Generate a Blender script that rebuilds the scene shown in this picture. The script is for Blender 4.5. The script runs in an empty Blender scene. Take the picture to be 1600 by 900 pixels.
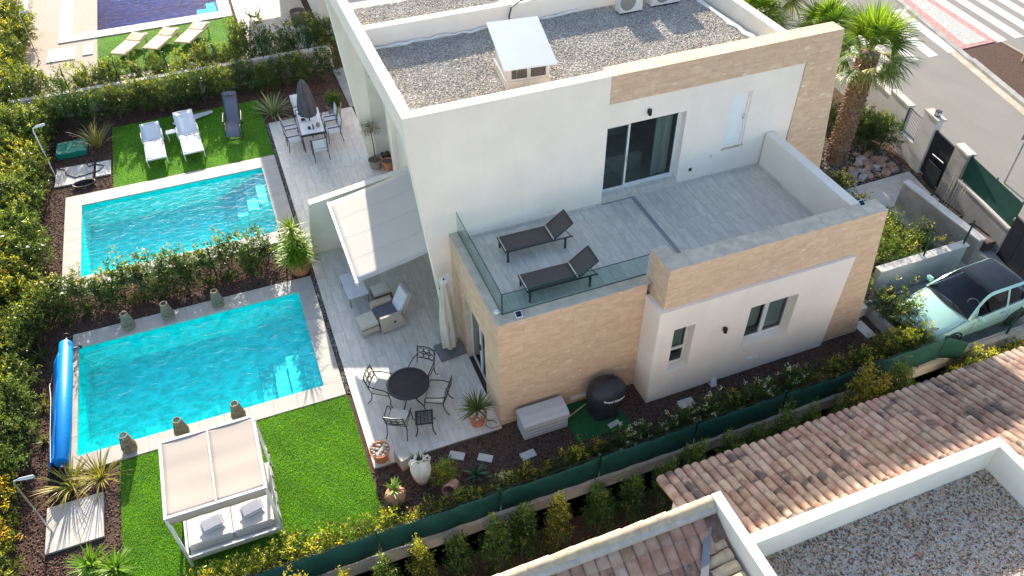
import bpy, bmesh, math, random
import numpy as np
from mathutils import Vector, Matrix
R = random.Random(7)
rad = math.radians
scene = bpy.context.scene
COL = scene.collection

# ------------------------------------------------------------------ camera
cam_data = bpy.data.cameras.new('camera'); cam = bpy.data.objects.new('camera', cam_data)
COL.objects.link(cam); scene.camera = cam
cam_data.sensor_width = 36; cam_data.lens = 1231.07/1600*36; cam_data.clip_start = 0.1; cam_data.clip_end = 2000
def cam_matrix(yaw, pit, rol, loc):
    up = Vector((0, 0, 1)); fh = Vector((math.sin(yaw), math.cos(yaw), 0)); r = Vector((math.cos(yaw), -math.sin(yaw), 0))
    f = fh*math.cos(pit) - up*math.sin(pit); u = up*math.cos(pit) + fh*math.sin(pit)
    r2 = r*math.cos(rol) + u*math.sin(rol); u2 = u*math.cos(rol) - r*math.sin(rol)
    m = Matrix((r2, u2, -f)).transposed().to_4x4(); m.translation = loc
    return m
cam.matrix_world = cam_matrix(rad(20.6846), rad(43.0356), rad(-0.782), Vector((0, 0, 16)))

# ------------------------------------------------------------------ sky and sun
SUN = Vector((0.33, 2.66, 1.0))
elev = math.atan2(SUN.z, math.hypot(SUN.x, SUN.y)); azim = math.atan2(SUN.x, SUN.y)
world = bpy.data.worlds.new('World'); scene.world = world; world.use_nodes = True
wn = world.node_tree.nodes; wn.clear()
sky = wn.new('ShaderNodeTexSky'); sky.sky_type = 'NISHITA'; sky.sun_disc = False
sky.sun_elevation = elev; sky.sun_rotation = azim; sky.altitude = 50; sky.air_density = 1.0; sky.dust_density = 1.2; sky.ozone_density = 0.4
bg = wn.new('ShaderNodeBackground'); bg.inputs[1].default_value = 0.13
wo = wn.new('ShaderNodeOutputWorld')
world.node_tree.links.new(sky.outputs[0], bg.inputs[0]); world.node_tree.links.new(bg.outputs[0], wo.inputs[0])
sl = bpy.data.lights.new('sun', 'SUN'); sl.energy = 4.4; sl.angle = rad(0.53); sl.color = (1.0, 0.90, 0.76)
so = bpy.data.objects.new('sun', sl); COL.objects.link(so)
so.rotation_euler = (-SUN).to_track_quat('-Z', 'Y').to_euler(); so.location = (5, 30, 30)
vs = scene.view_settings; vs.view_transform = 'Standard'; vs.look = 'None'; vs.exposure = 1.55; vs.gamma = 1.0
vs.use_curve_mapping = False

# ------------------------------------------------------------------ materials
MATS = {}
def M(name, col, rough=0.65, var=0.12, scale=6, stretch=(1, 1, 1), bump=0.0, bscale=80, metal=0.0, rnd=0.0,
      spec=0.4, col2=None, thr=(0.35, 0.65), detail=5, attr=None, hue=0.0, rot=(0, 0, 0), bdist=0.01):
    m = bpy.data.materials.new(name); m.use_nodes = True; MATS[name] = m
    nt = m.node_tree; N = nt.nodes; L = nt.links.new
    b = N['Principled BSDF']; b.inputs['Roughness'].default_value = rough; b.inputs['Metallic'].default_value = metal
    b.inputs['Specular IOR Level'].default_value = spec
    tc = N.new('ShaderNodeTexCoord'); mp = N.new('ShaderNodeMapping')
    mp.inputs['Scale'].default_value = stretch; mp.inputs['Rotation'].default_value = rot
    L(tc.outputs['Object'], mp.inputs['Vector']); vec = mp.outputs[0]
    oi = N.new('ShaderNodeObjectInfo')
    if rnd:
        ad = N.new('ShaderNodeVectorMath'); ad.operation = 'ADD'
        sc = N.new('ShaderNodeMath'); sc.operation = 'MULTIPLY'; sc.inputs[1].default_value = 57.0
        L(oi.outputs['Random'], sc.inputs[0]); L(vec, ad.inputs[0]); L(sc.outputs[0], ad.inputs[1]); vec = ad.outputs[0]
    nz = N.new('ShaderNodeTexNoise'); nz.inputs['Scale'].default_value = scale; nz.inputs['Detail'].default_value = detail
    L(vec, nz.inputs['Vector'])
    rp = N.new('ShaderNodeValToRGB'); c2 = col2 or tuple(min(1, c*(1+var)) for c in col)
    c1 = col if col2 else tuple(c*(1-var) for c in col)
    rp.color_ramp.elements[0].position, rp.color_ramp.elements[1].position = thr
    rp.color_ramp.elements[0].color = (*c1, 1); rp.color_ramp.elements[1].color = (*c2, 1)
    L(nz.outputs['Fac'], rp.inputs[0]); c = rp.outputs[0]
    if attr:
        at = N.new('ShaderNodeAttribute'); at.attribute_name = 'leafcol'
        mx = N.new('ShaderNodeMix'); mx.data_type = 'RGBA'; mx.blend_type = 'MULTIPLY'; mx.inputs[0].default_value = 1
        L(c, mx.inputs[6]); L(at.outputs['Color'], mx.inputs[7]); c = mx.outputs[2]
    if rnd or hue:
        hs = N.new('ShaderNodeHueSaturation'); mr = N.new('ShaderNodeMapRange')
        mr.inputs[3].default_value = 1-rnd; mr.inputs[4].default_value = 1+rnd
        L(oi.outputs['Random'], mr.inputs[0]); L(mr.outputs[0], hs.inputs['Value'])
        if hue:
            m2 = N.new('ShaderNodeMath'); m2.operation = 'MULTIPLY'; m2.inputs[1].default_value = 7.31
            fr = N.new('ShaderNodeMath'); fr.operation = 'FRACT'; mh = N.new('ShaderNodeMapRange')
            mh.inputs[3].default_value = .5-hue; mh.inputs[4].default_value = .5+hue
            L(oi.outputs['Random'], m2.inputs[0]); L(m2.outputs[0], fr.inputs[0]); L(fr.outputs[0], mh.inputs[0]); L(mh.outputs[0], hs.inputs['Hue'])
        L(c, hs.inputs['Color']); c = hs.outputs[0]
    L(c, b.inputs['Base Color'])
    if bump:
        n2 = N.new('ShaderNodeTexNoise'); n2.inputs['Scale'].default_value = bscale; n2.inputs['Detail'].default_value = 4
        L(vec, n2.inputs['Vector']); bp = N.new('ShaderNodeBump'); bp.inputs['Strength'].default_value = bump
        bp.inputs['Distance'].default_value = bdist
        L(n2.outputs['Fac'], bp.inputs['Height']); L(bp.outputs[0], b.inputs['Normal'])
    m['out_color'] = 0
    return m
def overlay(m, col, scale, thr, stretch=(1, 1, 1), amount=1.0, rot=(0, 0, 0), detail=3, voronoi=False):
    """lay a second colour over a material where a noise passes a threshold"""
    nt = m.node_tree; N = nt.nodes; L = nt.links.new; b = N['Principled BSDF']
    src = b.inputs['Base Color'].links[0].from_socket
    tc = N.new('ShaderNodeTexCoord'); mp = N.new('ShaderNodeMapping'); mp.inputs['Scale'].default_value = stretch
    mp.inputs['Rotation'].default_value = rot
    oi = N.new('ShaderNodeObjectInfo'); sc = N.new('ShaderNodeMath'); sc.operation = 'MULTIPLY'; sc.inputs[1].default_value = 31.0
    ad = N.new('ShaderNodeVectorMath'); ad.operation = 'ADD'
    L(tc.outputs['Object'], ad.inputs[0]); L(oi.outputs['Random'], sc.inputs[0]); L(sc.outputs[0], ad.inputs[1]); L(ad.outputs[0], mp.inputs['Vector'])
    nz = N.new('ShaderNodeTexNoise'); nz.inputs['Scale'].default_value = scale; nz.inputs['Detail'].default_value = detail
    L(mp.outputs[0], nz.inputs['Vector'])
    mr = N.new('ShaderNodeMapRange'); mr.inputs[1].default_value, mr.inputs[2].default_value = thr; mr.inputs[4].default_value = amount
    L(nz.outputs['Fac'], mr.inputs[0])
    mx = N.new('ShaderNodeMix'); mx.data_type = 'RGBA'; mx.inputs[7].default_value = (*col, 1)
    L(mr.outputs[0], mx.inputs[0]); L(src, mx.inputs[6]); L(mx.outputs[2], b.inputs['Base Color'])
    return m
def leafmat(name, trans=0.3, rough=0.45, rnd=0.12, hue=0.012):
    m = M(name, (1, 1, 1), rough=rough, var=0.0, attr=True, rnd=rnd, hue=hue, spec=0.35)
    nt = m.node_tree; N = nt.nodes; L = nt.links.new; b = N['Principled BSDF']
    t = N.new('ShaderNodeBsdfTranslucent'); mx = N.new('ShaderNodeMixShader'); mx.inputs[0].default_value = trans
    src = b.inputs['Base Color'].links[0].from_socket
    g = N.new('ShaderNodeMix'); g.data_type = 'RGBA'; g.blend_type = 'MULTIPLY'; g.inputs[0].default_value = 1
    g.inputs[7].default_value = (1.3, 1.35, .55, 1); L(src, g.inputs[6]); L(g.outputs[2], t.inputs[0])
    L(b.outputs[0], mx.inputs[1]); L(t.outputs[0], mx.inputs[2]); L(mx.outputs[0], N['Material Output'].inputs[0])
    return m
def glassmat(name, tint, rough=0.02, spec_tint=1.0, ior=1.5, graze=1.0):
    m = bpy.data.materials.new(name); m.use_nodes = True; MATS[name] = m
    N = m.node_tree.nodes; L = m.node_tree.links.new; N.remove(N['Principled BSDF'])
    lw = N.new('ShaderNodeLayerWeight'); lw.inputs[0].default_value = .5
    pw = N.new('ShaderNodeMath'); pw.operation = 'POWER'; pw.inputs[1].default_value = 5.0; L(lw.outputs['Facing'], pw.inputs[0])
    r0 = ((ior-1)/(ior+1))**2; f = N.new('ShaderNodeMath'); f.operation = 'MULTIPLY_ADD'; f.inputs[1].default_value = (1-r0)*graze; f.inputs[2].default_value = r0; L(pw.outputs[0], f.inputs[0])
    t = N.new('ShaderNodeBsdfTransparent'); t.inputs[0].default_value = (*tint, 1)
    g = N.new('ShaderNodeBsdfGlossy'); g.inputs['Roughness'].default_value = rough
    mx = N.new('ShaderNodeMixShader'); L(f.outputs[0], mx.inputs[0]); L(t.outputs[0], mx.inputs[1]); L(g.outputs[0], mx.inputs[2])
    L(mx.outputs[0], N['Material Output'].inputs[0])
    return m
def watermat(name, tint, wave=22, strength=0.27, caus=0.4, glint=.16, graze=.35):
    m = glassmat(name, tint, glint, ior=1.25, graze=graze); N = m.node_tree.nodes; L = m.node_tree.links.new
    tc = N.new('ShaderNodeTexCoord'); mp = N.new('ShaderNodeMapping'); mp.inputs['Scale'].default_value = (1, 1.5, 1)
    mp.inputs['Rotation'].default_value = (0, 0, .5); L(tc.outputs['Object'], mp.inputs['Vector'])
    n1 = N.new('ShaderNodeTexNoise'); n1.inputs['Scale'].default_value = 3.2; n1.inputs['Detail'].default_value = 3; n1.inputs['Distortion'].default_value = .6
    L(mp.outputs[0], n1.inputs['Vector'])
    n2 = N.new('ShaderNodeTexNoise'); n2.inputs['Scale'].default_value = 11; n2.inputs['Detail'].default_value = 2
    L(mp.outputs[0], n2.inputs['Vector'])
    b1 = N.new('ShaderNodeBump'); b1.inputs['Strength'].default_value = 1.0; b1.inputs['Distance'].default_value = strength*.42
    b2 = N.new('ShaderNodeBump'); b2.inputs['Strength'].default_value = 1.0; b2.inputs['Distance'].default_value = strength*.05
    L(n1.outputs['Fac'], b1.inputs['Height']); L(n2.outputs['Fac'], b2.inputs['Height']); L(b1.outputs[0], b2.inputs['Normal'])
    for n in N:
        if n.bl_idname in ('ShaderNodeBsdfGlossy', 'ShaderNodeLayerWeight'): L(b2.outputs[0], n.inputs['Normal'])
    # caustic light painted into the water: a cell pattern scales the transparency tint
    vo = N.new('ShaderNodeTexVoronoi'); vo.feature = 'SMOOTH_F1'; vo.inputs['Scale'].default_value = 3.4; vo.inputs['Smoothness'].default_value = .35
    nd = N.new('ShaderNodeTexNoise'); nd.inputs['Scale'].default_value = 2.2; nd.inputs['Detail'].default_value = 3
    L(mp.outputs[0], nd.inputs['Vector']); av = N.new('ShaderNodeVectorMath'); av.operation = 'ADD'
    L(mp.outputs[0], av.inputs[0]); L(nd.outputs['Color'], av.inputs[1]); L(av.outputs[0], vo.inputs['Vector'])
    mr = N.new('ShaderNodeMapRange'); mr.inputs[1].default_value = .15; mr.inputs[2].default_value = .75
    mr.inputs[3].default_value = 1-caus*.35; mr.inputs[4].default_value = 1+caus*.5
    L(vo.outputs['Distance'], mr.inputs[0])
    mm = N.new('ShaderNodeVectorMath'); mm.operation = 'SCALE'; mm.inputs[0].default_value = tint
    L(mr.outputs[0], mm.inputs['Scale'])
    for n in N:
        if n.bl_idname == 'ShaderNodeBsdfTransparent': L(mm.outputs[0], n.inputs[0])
    return m

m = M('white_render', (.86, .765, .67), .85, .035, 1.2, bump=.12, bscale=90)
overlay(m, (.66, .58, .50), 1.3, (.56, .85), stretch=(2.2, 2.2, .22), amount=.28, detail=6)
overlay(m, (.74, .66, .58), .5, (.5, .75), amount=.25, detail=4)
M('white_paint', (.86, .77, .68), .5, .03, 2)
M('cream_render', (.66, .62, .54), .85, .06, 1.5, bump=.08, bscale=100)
M('wall_cream_old', (.52, .47, .39), .9, .16, 1.3, bump=.15, bscale=60)
m = M('stone', (.585, .40, .26), .75, .2, 3.2, stretch=(1, 1, 2.6), rot=(0, .35, 0), rnd=.025, bump=.12, bscale=30, col2=(.69, .50, .345))
overlay(m, (.86, .73, .55), 2.4, (.62, .74), stretch=(1.1, 1.1, 4.2), rot=(0, .3, 0), amount=.75)
overlay(m, (.50, .335, .195), 7, (.58, .8), stretch=(1, 1, 5), rot=(0, .3, 0), amount=.5)
m = M('stone_cap', (.52, .445, .35), .75, .15, 4, rnd=.05, bump=.1, bscale=40)
m = M('plank_tile', (.56, .515, .45), .42, .1, 3, stretch=(4, .8, 1), rnd=.07, spec=.45, col2=(.68, .63, .56))
overlay(m, (.40, .37, .335), 2.0, (.60, .76), stretch=(6, 1.3, 1), amount=.6)
m = M('coping_stone', (.44, .405, .36), .7, .07, 2.5, rnd=.03, bump=.08, bscale=90)
M('concrete', (.30, .29, .27), .85, .18, 2.0, bump=.2, bscale=30)
M('slab', (.50, .47, .43), .8, .1, 3, bump=.12, bscale=60, rnd=.05)
m = M('mulch', (.060, .038, .030), .95, .5, 30, bump=1.0, bscale=55, col2=(.15, .095, .075), bdist=.03, spec=.1)
m = M('bark', (1, 1, 1), .95, .2, 20, attr=True, spec=.1)
m = M('soil', (.10, .075, .055), .95, .35, 12, bump=.8, bscale=40, col2=(.17, .12, .085))
m = M('turf_base', (.045, .15, .012), .95, .25, 20, bump=.6, bscale=120)
m = leafmat('turf_blade', .35, .6, 0, 0)
M('turf_mat', (.015, .10, .028), .95, .25, 30, bump=.6, bscale=150)
m = M('asphalt', (.20, .185, .167), .9, .06, 1.2, bump=.15, bscale=160, stretch=(1, .35, 1), detail=8)
overlay(m, (.19, .178, .16), .35, (.52, .75), amount=.6, detail=6)
overlay(m, (.30, .285, .26), 26, (.6, .72), amount=.5)
m = M('kerb_stone', (.42, .37, .29), .85, .12, 3, rnd=.06)
M('road_paint', (.52, .51, .49), .7, .08, 9)
m = M('gravel', (.42, .385, .34), .95, .4, 40, bump=1.0, bscale=45, bdist=.03, col2=(.62, .58, .53))
M('pebble', (1, 1, 1), .85, .1, 20, attr=True)
M('membrane', (.70, .69, .66), .7, .1, 5, bump=.3, bscale=8)
M('pool_floor', (.008, .74, .72), .5, .06, 2.5, stretch=(1, 1, 1))
M('pool_floor_deep', (.002, .16, .42), .5, .2, 3)
M('pool_step', (.16, .56, .60), .5, .08, 6)
M('mosaic_dark', (.05, .25, .30), .4, .3, 30)
watermat('water', (.34, .98, .985))
watermat('water_deep', (.15, .60, .98), strength=.15, caus=.2, glint=.12, graze=.15)
glassmat('clear_glass', (.80, .90, .885)); glassmat('window_glass', (.74, .80, .78))
glassmat('car_glass', (.40, .45, .50))
M('glass_edge', (.02, .07, .06), .2, .1)
M('room_dark', (.055, .05, .045), .9, .2, 2); M('room_wall', (.46, .42, .34), .9, .1, 2); M('curtain', (.46, .47, .44), .9, .1, 3, stretch=(20, 20, .3))
M('bed_linen', (.28, .27, .25), .9, .1, 4); M('gold_panel', (.30, .22, .08), .5, .2, 5)
M('black_metal', (.012, .012, .014), .45, .3, 12, spec=.5)
M('dark_metal', (.03, .033, .036), .4, .2, 8); M('grey_metal', (.32, .33, .34), .35, .1, 6, metal=.6)
M('steel', (.55, .56, .57), .28, .05, 6, metal=.9); M('white_metal', (.68, .67, .66), .4, .02, 3)
M('drain_metal', (.27, .265, .28), .4, .1, 20)
M('cushion', (.56, .51, .43), .9, .06, 8, bump=.15, bscale=200)
M('awning_fabric', (.46, .44, .405), .9, .03, 1.2, bump=.05, bscale=20)
M('canopy_fabric', (.43, .365, .31), .9, .04, 1.4, bump=.08, bscale=15)
M('parasol_fabric', (.56, .51, .44), .9, .12, 5, stretch=(2, 2, .5), bump=.4, bscale=9)
M('parasol_grey', (.075, .072, .085), .85, .2, 6, stretch=(3, 3, .4), bump=.3, bscale=10)
M('mattress', (.62, .585, .56), .9, .04, 3); M('pillow', (.60, .59, .62), .9, .05, 6)
M('sling_brown', (.085, .072, .065), .6, .12, 40); M('sling_white', (.66, .68, .72), .6, .05, 30); M('sling_grey', (.13, .13, .17), .6, .15, 30)
m = M('wicker', (.43, .385, .33), .75, .3, 70, bump=.7, bscale=110, stretch=(1, 1, 2), bdist=.006); M('wicker_dark', (.20, .15, .11), .8, .3, 60)
M('rattan', (.30, .235, .17), .7, .25, 30)
M('terracotta', (.50, .20, .095), .8, .2, 5, bump=.15, bscale=50, rnd=.1); M('terracotta_pale', (.52, .27, .19), .85, .2, 6, bump=.2, bscale=40)
m = M('amphora_white', (.64, .62, .54), .8, .12, 6, bump=.15, bscale=40); overlay(m, (.40, .36, .28), 5, (.55, .75), amount=.4)
M('pot_stone', (.30, .265, .21), .85, .2, 8, bump=.3, bscale=40); M('pot_dark', (.09, .05, .035), .8, .2, 6)
M('box_plastic', (.46, .455, .46), .55, .05, 5, stretch=(1, 8, 8)); M('box_side', (.52, .525, .53), .55, .04, 5)
M('bbq_cover', (.028, .028, .033), .55, .25, 6, bump=.5, bscale=9); M('print_white', (.78, .78, .78), .6, .02, 3)
m = M('green_screen', (.004, .050, .038), .8, .25, 3, stretch=(1, 1, 1), bump=.3, bscale=120)
overlay(m, (.008, .085, .064), 30, (.5, .6), stretch=(3, 3, .1), amount=.6)
overlay(m, (.008, .085, .062), 30, (.52, .62), stretch=(.1, .1, 3), amount=.5)
M('fence_green', (.008, .05, .04), .5, .15, 8); M('green_plastic', (.006, .23, .15), .5, .06, 4)
m = M('roof_tile', (.25, .135, .095), .85, .25, 4, rnd=.25, hue=.016, bump=.2, bscale=40, col2=(.38, .27, .20))
overlay(m, (.46, .38, .30), 2.2, (.50, .72), amount=.6); overlay(m, (.065, .052, .050), 2.4, (.575, .66), amount=.85, detail=8)
m = M('ridge_tile', (.50, .38, .245), .85, .16, 7, rnd=.07, hue=.008, bump=.15, bscale=50); overlay(m, (.17, .13, .10), 6, (.62, .76), amount=.6)
M('roof_bed', (.16, .10, .075), .95, .25, 8); M('mortar', (.48, .41, .33), .9, .12, 7, bump=.3, bscale=30)
M('cover_blue', (.002, .27, .72), .35, .05, 4, spec=.5); M('cover_sheet', (.004, .20, .66), .35, .08, 9, bump=.3, bscale=20)
M('trunk', (.17, .12, .085), .9, .35, 14, bump=.6, bscale=30); M('palm_boot', (.25, .155, .09), .9, .4, 10, rnd=.15)
leafmat('leaf', .40, .33); leafmat('leaf_gloss', .35, .30); leafmat('blade', .30, .45, .08); leafmat('petal', .3, .6, .05)
M('rock_red', (.34, .22, .165), .9, .3, 5, rnd=.15, bump=.5, bscale=18); M('rock_grey', (.34, .335, .34), .9, .25, 5, rnd=.12, bump=.4, bscale=18)
M('car_paint', (.36, .59, .525), .24, .02, 3, spec=.6); MATS['car_paint'].node_tree.nodes['Principled BSDF'].inputs['Coat Weight'].default_value = .9
M('car_black', (.012, .012, .013), .3, .1, 5); M('tyre', (.018, .018, .018), .85, .2, 20); M('chrome', (.75, .76, .77), .12, .02, 4, metal=1.0)
M('lamp_clear', (.7, .74, .76), .12, .05, 9, spec=.8); M('lamp_red', (.35, .02, .015), .2, .05, 5); M('seat_fabric', (.26, .24, .21), .8, .1, 5)
M('black_wood', (.02, .02, .022), .6, .3, 6, stretch=(1, 1, 8)); M('gate_dark', (.018, .02, .027), .5, .25, 6, bump=.15, bscale=40)
M('planter_box', (.10, .075, .065), .8, .2, 8); M('stake', (.38, .34, .26), .8, .2, 10); M('tan_wood', (.50, .36, .19), .6, .12, 5, stretch=(1, 6, 6))
M('hose', (.012, .02, .022), .5, .1, 4); M('cable_white', (.7, .7, .68), .5, .1, 4); M('solar', (.012, .016, .035), .15, .1, 60)
M('ac_white', (.64, .63, .60), .5, .06, 4); M('ac_grille', (.22, .215, .20), .6, .2, 30)
M('hatch_white', (.72, .71, .70), .5, .02, 2); M('hatch_beige', (.55, .51, .44), .7, .08, 4); M('vent_white', (.62, .61, .585), .6, .04, 5)
# block paving: red and grey setts
m = M('sett_red', (.40, .17, .15), .85, .25, 18, bump=.4, bscale=20); overlay(m, (.50, .42, .38), 14, (.52, .6), amount=.6)
m = M('sett_grey', (.40, .39, .37), .85, .2, 18, bump=.4, bscale=20); overlay(m, (.28, .275, .27), 16, (.5, .58), amount=.7)
M('sign_grey', (.22, .225, .23), .45, .1, 5, metal=.4)

M('parapet_cream', (.84, .77, .66), .8, .04, 2)
M('pale_gravel', (.40, .33, .27), .95, .25, 30, bump=.8, bscale=60, col2=(.54, .46, .39), spec=.1)
M('door_white', (.80, .80, .80), .35, .03, 2)
m = M('roof_tile_red', (.30, .135, .085), .85, .25, 4, rnd=.22, hue=.012, bump=.2, bscale=40, col2=(.46, .27, .19))
overlay(m, (.50, .40, .32), 2.2, (.54, .74), amount=.6); overlay(m, (.075, .050, .045), 3.0, (.61, .69), amount=.7, detail=7)
# ------------------------------------------------------------------ builders
OFF = {}
def tag(o, label=None, cat=None, group=None, kind=None):
    if label: o['label'] = label
    if cat: o['category'] = cat
    if group: o['group'] = group
    if kind: o['kind'] = kind
    return o
def thing(name, loc, label, cat, group=None, rz=0.0, local=False):
    o = bpy.data.objects.new(name, None); COL.objects.link(o); o.location = loc; o.rotation_euler = (0, 0, rz)
    o.empty_display_size = .2
    OFF[o] = Vector((0, 0, 0)) if local else Vector(loc)
    return tag(o, label, cat, group)
def link(name, me, mat, parent=None, loc=(0, 0, 0), rot=None):
    o = bpy.data.objects.new(name, me); COL.objects.link(o)
    if mat is not None and not me.materials:
        for k in (mat if isinstance(mat, (list, tuple)) else [mat]): me.materials.append(MATS[k])
    if parent is not None:
        o.parent = parent; OFF[o] = OFF.get(parent, Vector((0, 0, 0)))
    o.location = loc
    if rot: o.rotation_euler = rot
    return o
class MB:
    """collects faces; build() links them as one mesh object. verts are in the space of the parent's OFF"""
    def __init__(s): s.v = []; s.f = []; s.mi = []; s.c = []
    def add(s, vs, fs, mi=0):
        n = len(s.v); s.v += [tuple(p) for p in vs]; s.f += [tuple(i+n for i in f) for f in fs]; s.mi += [mi]*len(fs); return s
    def box(s, x0, x1, y0, y1, z0, z1, mi=0):
        return s.add([(x0,y0,z0),(x1,y0,z0),(x1,y1,z0),(x0,y1,z0),(x0,y0,z1),(x1,y0,z1),(x1,y1,z1),(x0,y1,z1)],
                     [(0,3,2,1),(4,5,6,7),(0,1,5,4),(1,2,6,5),(2,3,7,6),(3,0,4,7)], mi)
    def obox(s, c, ax, ay, az, hx, hy, hz, mi=0):
        c, ax, ay, az = Vector(c), Vector(ax).normalized()*hx, Vector(ay).normalized()*hy, Vector(az).normalized()*hz
        vs = [c+ax*i+ay*j+az*k for k in (-1, 1) for (i, j) in ((-1,-1),(1,-1),(1,1),(-1,1))]
        return s.add(vs, [(0,3,2,1),(4,5,6,7),(0,1,5,4),(1,2,6,5),(2,3,7,6),(3,0,4,7)], mi)
    def prism(s, poly, d, mi=0):
        """polygon of 3D points (counter-clockwise seen from the side -d) extruded by d"""
        n = len(poly); d = Vector(d); vs = [Vector(p) for p in poly]; vs += [p+d for p in vs]
        fs = [tuple(range(n-1, -1, -1)), tuple(range(n, 2*n))] + [(i, (i+1) % n, n+(i+1) % n, n+i) for i in range(n)]
        return s.add(vs, fs, mi)
    def tube(s, pts, r, n=6, mi=0, cap=True, r2=None):
        pts = [Vector(p) for p in pts]; rs = r if isinstance(r, (list, tuple)) else [r + (0 if r2 is None else (r2-r)*i/(len(pts)-1)) for i in range(len(pts))]
        vs = []; prev = None
        for i, p in enumerate(pts):
            t = (pts[min(i+1, len(pts)-1)] - pts[max(i-1, 0)]).normalized()
            a = prev - t*prev.dot(t) if prev is not None else t.orthogonal()
            if a.length < 1e-6: a = t.orthogonal()
            a.normalize(); prev = a; b = t.cross(a)
            vs += [p + (a*math.cos(2*math.pi*k/n) + b*math.sin(2*math.pi*k/n))*rs[i] for k in range(n)]
        fs = [(i*n+k, i*n+(k+1) % n, (i+1)*n+(k+1) % n, (i+1)*n+k) for i in range(len(pts)-1) for k in range(n)]
        if cap: fs += [tuple(range(n-1, -1, -1)), tuple((len(pts)-1)*n+k for k in range(n))]
        return s.add(vs, fs, mi)
    def lathe(s, c, prof, n=20, mi=0, sx=1, sy=1):
        c = Vector(c); vs = []
        for (r, z) in prof: vs += [c + Vector((r*sx*math.cos(2*math.pi*k/n), r*sy*math.sin(2*math.pi*k/n), z)) for k in range(n)]
        fs = [(i*n+k, i*n+(k+1) % n, (i+1)*n+(k+1) % n, (i+1)*n+k) for i in range(len(prof)-1) for k in range(n)]
        if prof[0][0] > 1e-4: fs.append(tuple(range(n-1, -1, -1)))
        if prof[-1][0] > 1e-4: fs.append(tuple((len(prof)-1)*n+k for k in range(n)))
        return s.add(vs, fs, mi)
    def grid(s, P, nu, nv, mi=0):
        """P(i,j) -> point; quads over an nu x nv lattice"""
        vs = [P(i, j) for j in range(nv+1) for i in range(nu+1)]
        return s.add(vs, [(j*(nu+1)+i, j*(nu+1)+i+1, (j+1)*(nu+1)+i+1, (j+1)*(nu+1)+i) for j in range(nv) for i in range(nu)], mi)
    def build(s, name, mat, parent=None, smooth=False, bevel=0.0, solid=0.0, subsurf=0, angle=40):
        vs = s.v
        if parent is not None:
            o3 = OFF.get(parent, Vector((0, 0, 0))); loc = (0, 0, 0)
        else:
            a = np.array(vs); lo, hi = a.min(0), a.max(0); o3 = Vector(((lo[0]+hi[0])/2, (lo[1]+hi[1])/2, lo[2])); loc = o3
        me = bpy.data.meshes.new(name); me.from_pydata([(x-o3[0], y-o3[1], z-o3[2]) for x, y, z in vs], [], s.f)
        o = link(name, me, mat, parent, loc)
        if parent is None: OFF[o] = Vector(loc)
        if isinstance(mat, (list, tuple)): me.polygons.foreach_set('material_index', s.mi)
        if bevel or solid or subsurf or True:
            bm = bmesh.new(); bm.from_mesh(me)
            if bevel:
                bmesh.ops.remove_doubles(bm, verts=bm.verts, dist=1e-5)
                bmesh.ops.bevel(bm, geom=[e for e in bm.edges if len(e.link_faces) == 2 and e.calc_face_angle(0) > .5], offset=bevel, segments=2, affect='EDGES', clamp_overlap=True)
            if not solid: bmesh.ops.recalc_face_normals(bm, faces=bm.faces)
            bm.to_mesh(me); bm.free()
        if smooth:
            me.polygons.foreach_set('use_smooth', [True]*len(me.polygons))
            me.set_sharp_from_angle(angle=rad(angle))
        if solid:
            md = o.modifiers.new('solid', 'SOLIDIFY'); md.thickness = solid; md.offset = 0
        if subsurf:
            md = o.modifiers.new('sub', 'SUBSURF'); md.levels = subsurf; md.render_levels = subsurf
        return o
def copy_tree(o, parent=None, loc=None, rz=None, label=None, scale=None):
    c = o.copy(); COL.objects.link(c)
    if parent is not None: c.parent = parent
    for ch in o.children: copy_tree(ch, c)
    if loc is not None: c.location = loc
    if rz is not None: c.rotation_euler = (0, 0, rz)
    if scale is not None: c.scale = (scale,)*3
    if label: c['label'] = label
    return c
CACHE = {}
def piece(name, x0, x1, y0, y1, z0, z1, mat, parent):
    """a small box part with shared mesh data"""
    k = (name, mat, round(x1-x0, 3), round(y1-y0, 3), round(z1-z0, 3))
    if k not in CACHE:
        w, l, h = (x1-x0)/2, (y1-y0)/2, z1-z0; e = min(.003, h*.4)
        me = bpy.data.meshes.new(name)
        vs = [(-w,-l,0),(w,-l,0),(w,l,0),(-w,l,0),(-w,-l,h-e),(w,-l,h-e),(w,l,h-e),(-w,l,h-e),(-w+e,-l+e,h),(w-e,-l+e,h),(w-e,l-e,h),(-w+e,l-e,h)]
        me.from_pydata(vs, [], [(0,3,2,1),(0,1,5,4),(1,2,6,5),(2,3,7,6),(3,0,4,7),(4,5,9,8),(5,6,10,9),(6,7,11,10),(7,4,8,11),(8,9,10,11)])
        me.materials.append(MATS[mat]); CACHE[k] = me
    o3 = OFF[parent]
    return link(name, CACHE[k], None, parent, ((x0+x1)/2-o3.x, (y0+y1)/2-o3.y, z0-o3.z))
def planks(parent, x0, x1, y0, y1, z, w, l, mat='plank_tile', name='floor_tile', along='y', holes=(), th=.018):
    g = .0035; i = 0; a0, a1, b0, b1 = (x0, x1, y0, y1) if along == 'y' else (y0, y1, x0, x1)
    a = a0
    while a < a1-.02:
        ae = min(a+w, a1); b = b0 - l*((i*.37) % 1.0); i += 1
        while b < b1-.02:
            s, e = max(b, b0), min(b+l, b1); b += l
            if e-s < .03: continue
            r = (a+g/2, ae-g/2, s+g/2, e-g/2) if along == 'y' else (s+g/2, e-g/2, a+g/2, ae-g/2)
            cx, cy = (r[0]+r[1])/2, (r[2]+r[3])/2
            if any(h[0] < cx < h[1] and h[2] < cy < h[3] for h in holes): continue
            piece(name, r[0], r[1], r[2], r[3], z-th, z, mat, parent)
        a = ae
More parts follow.
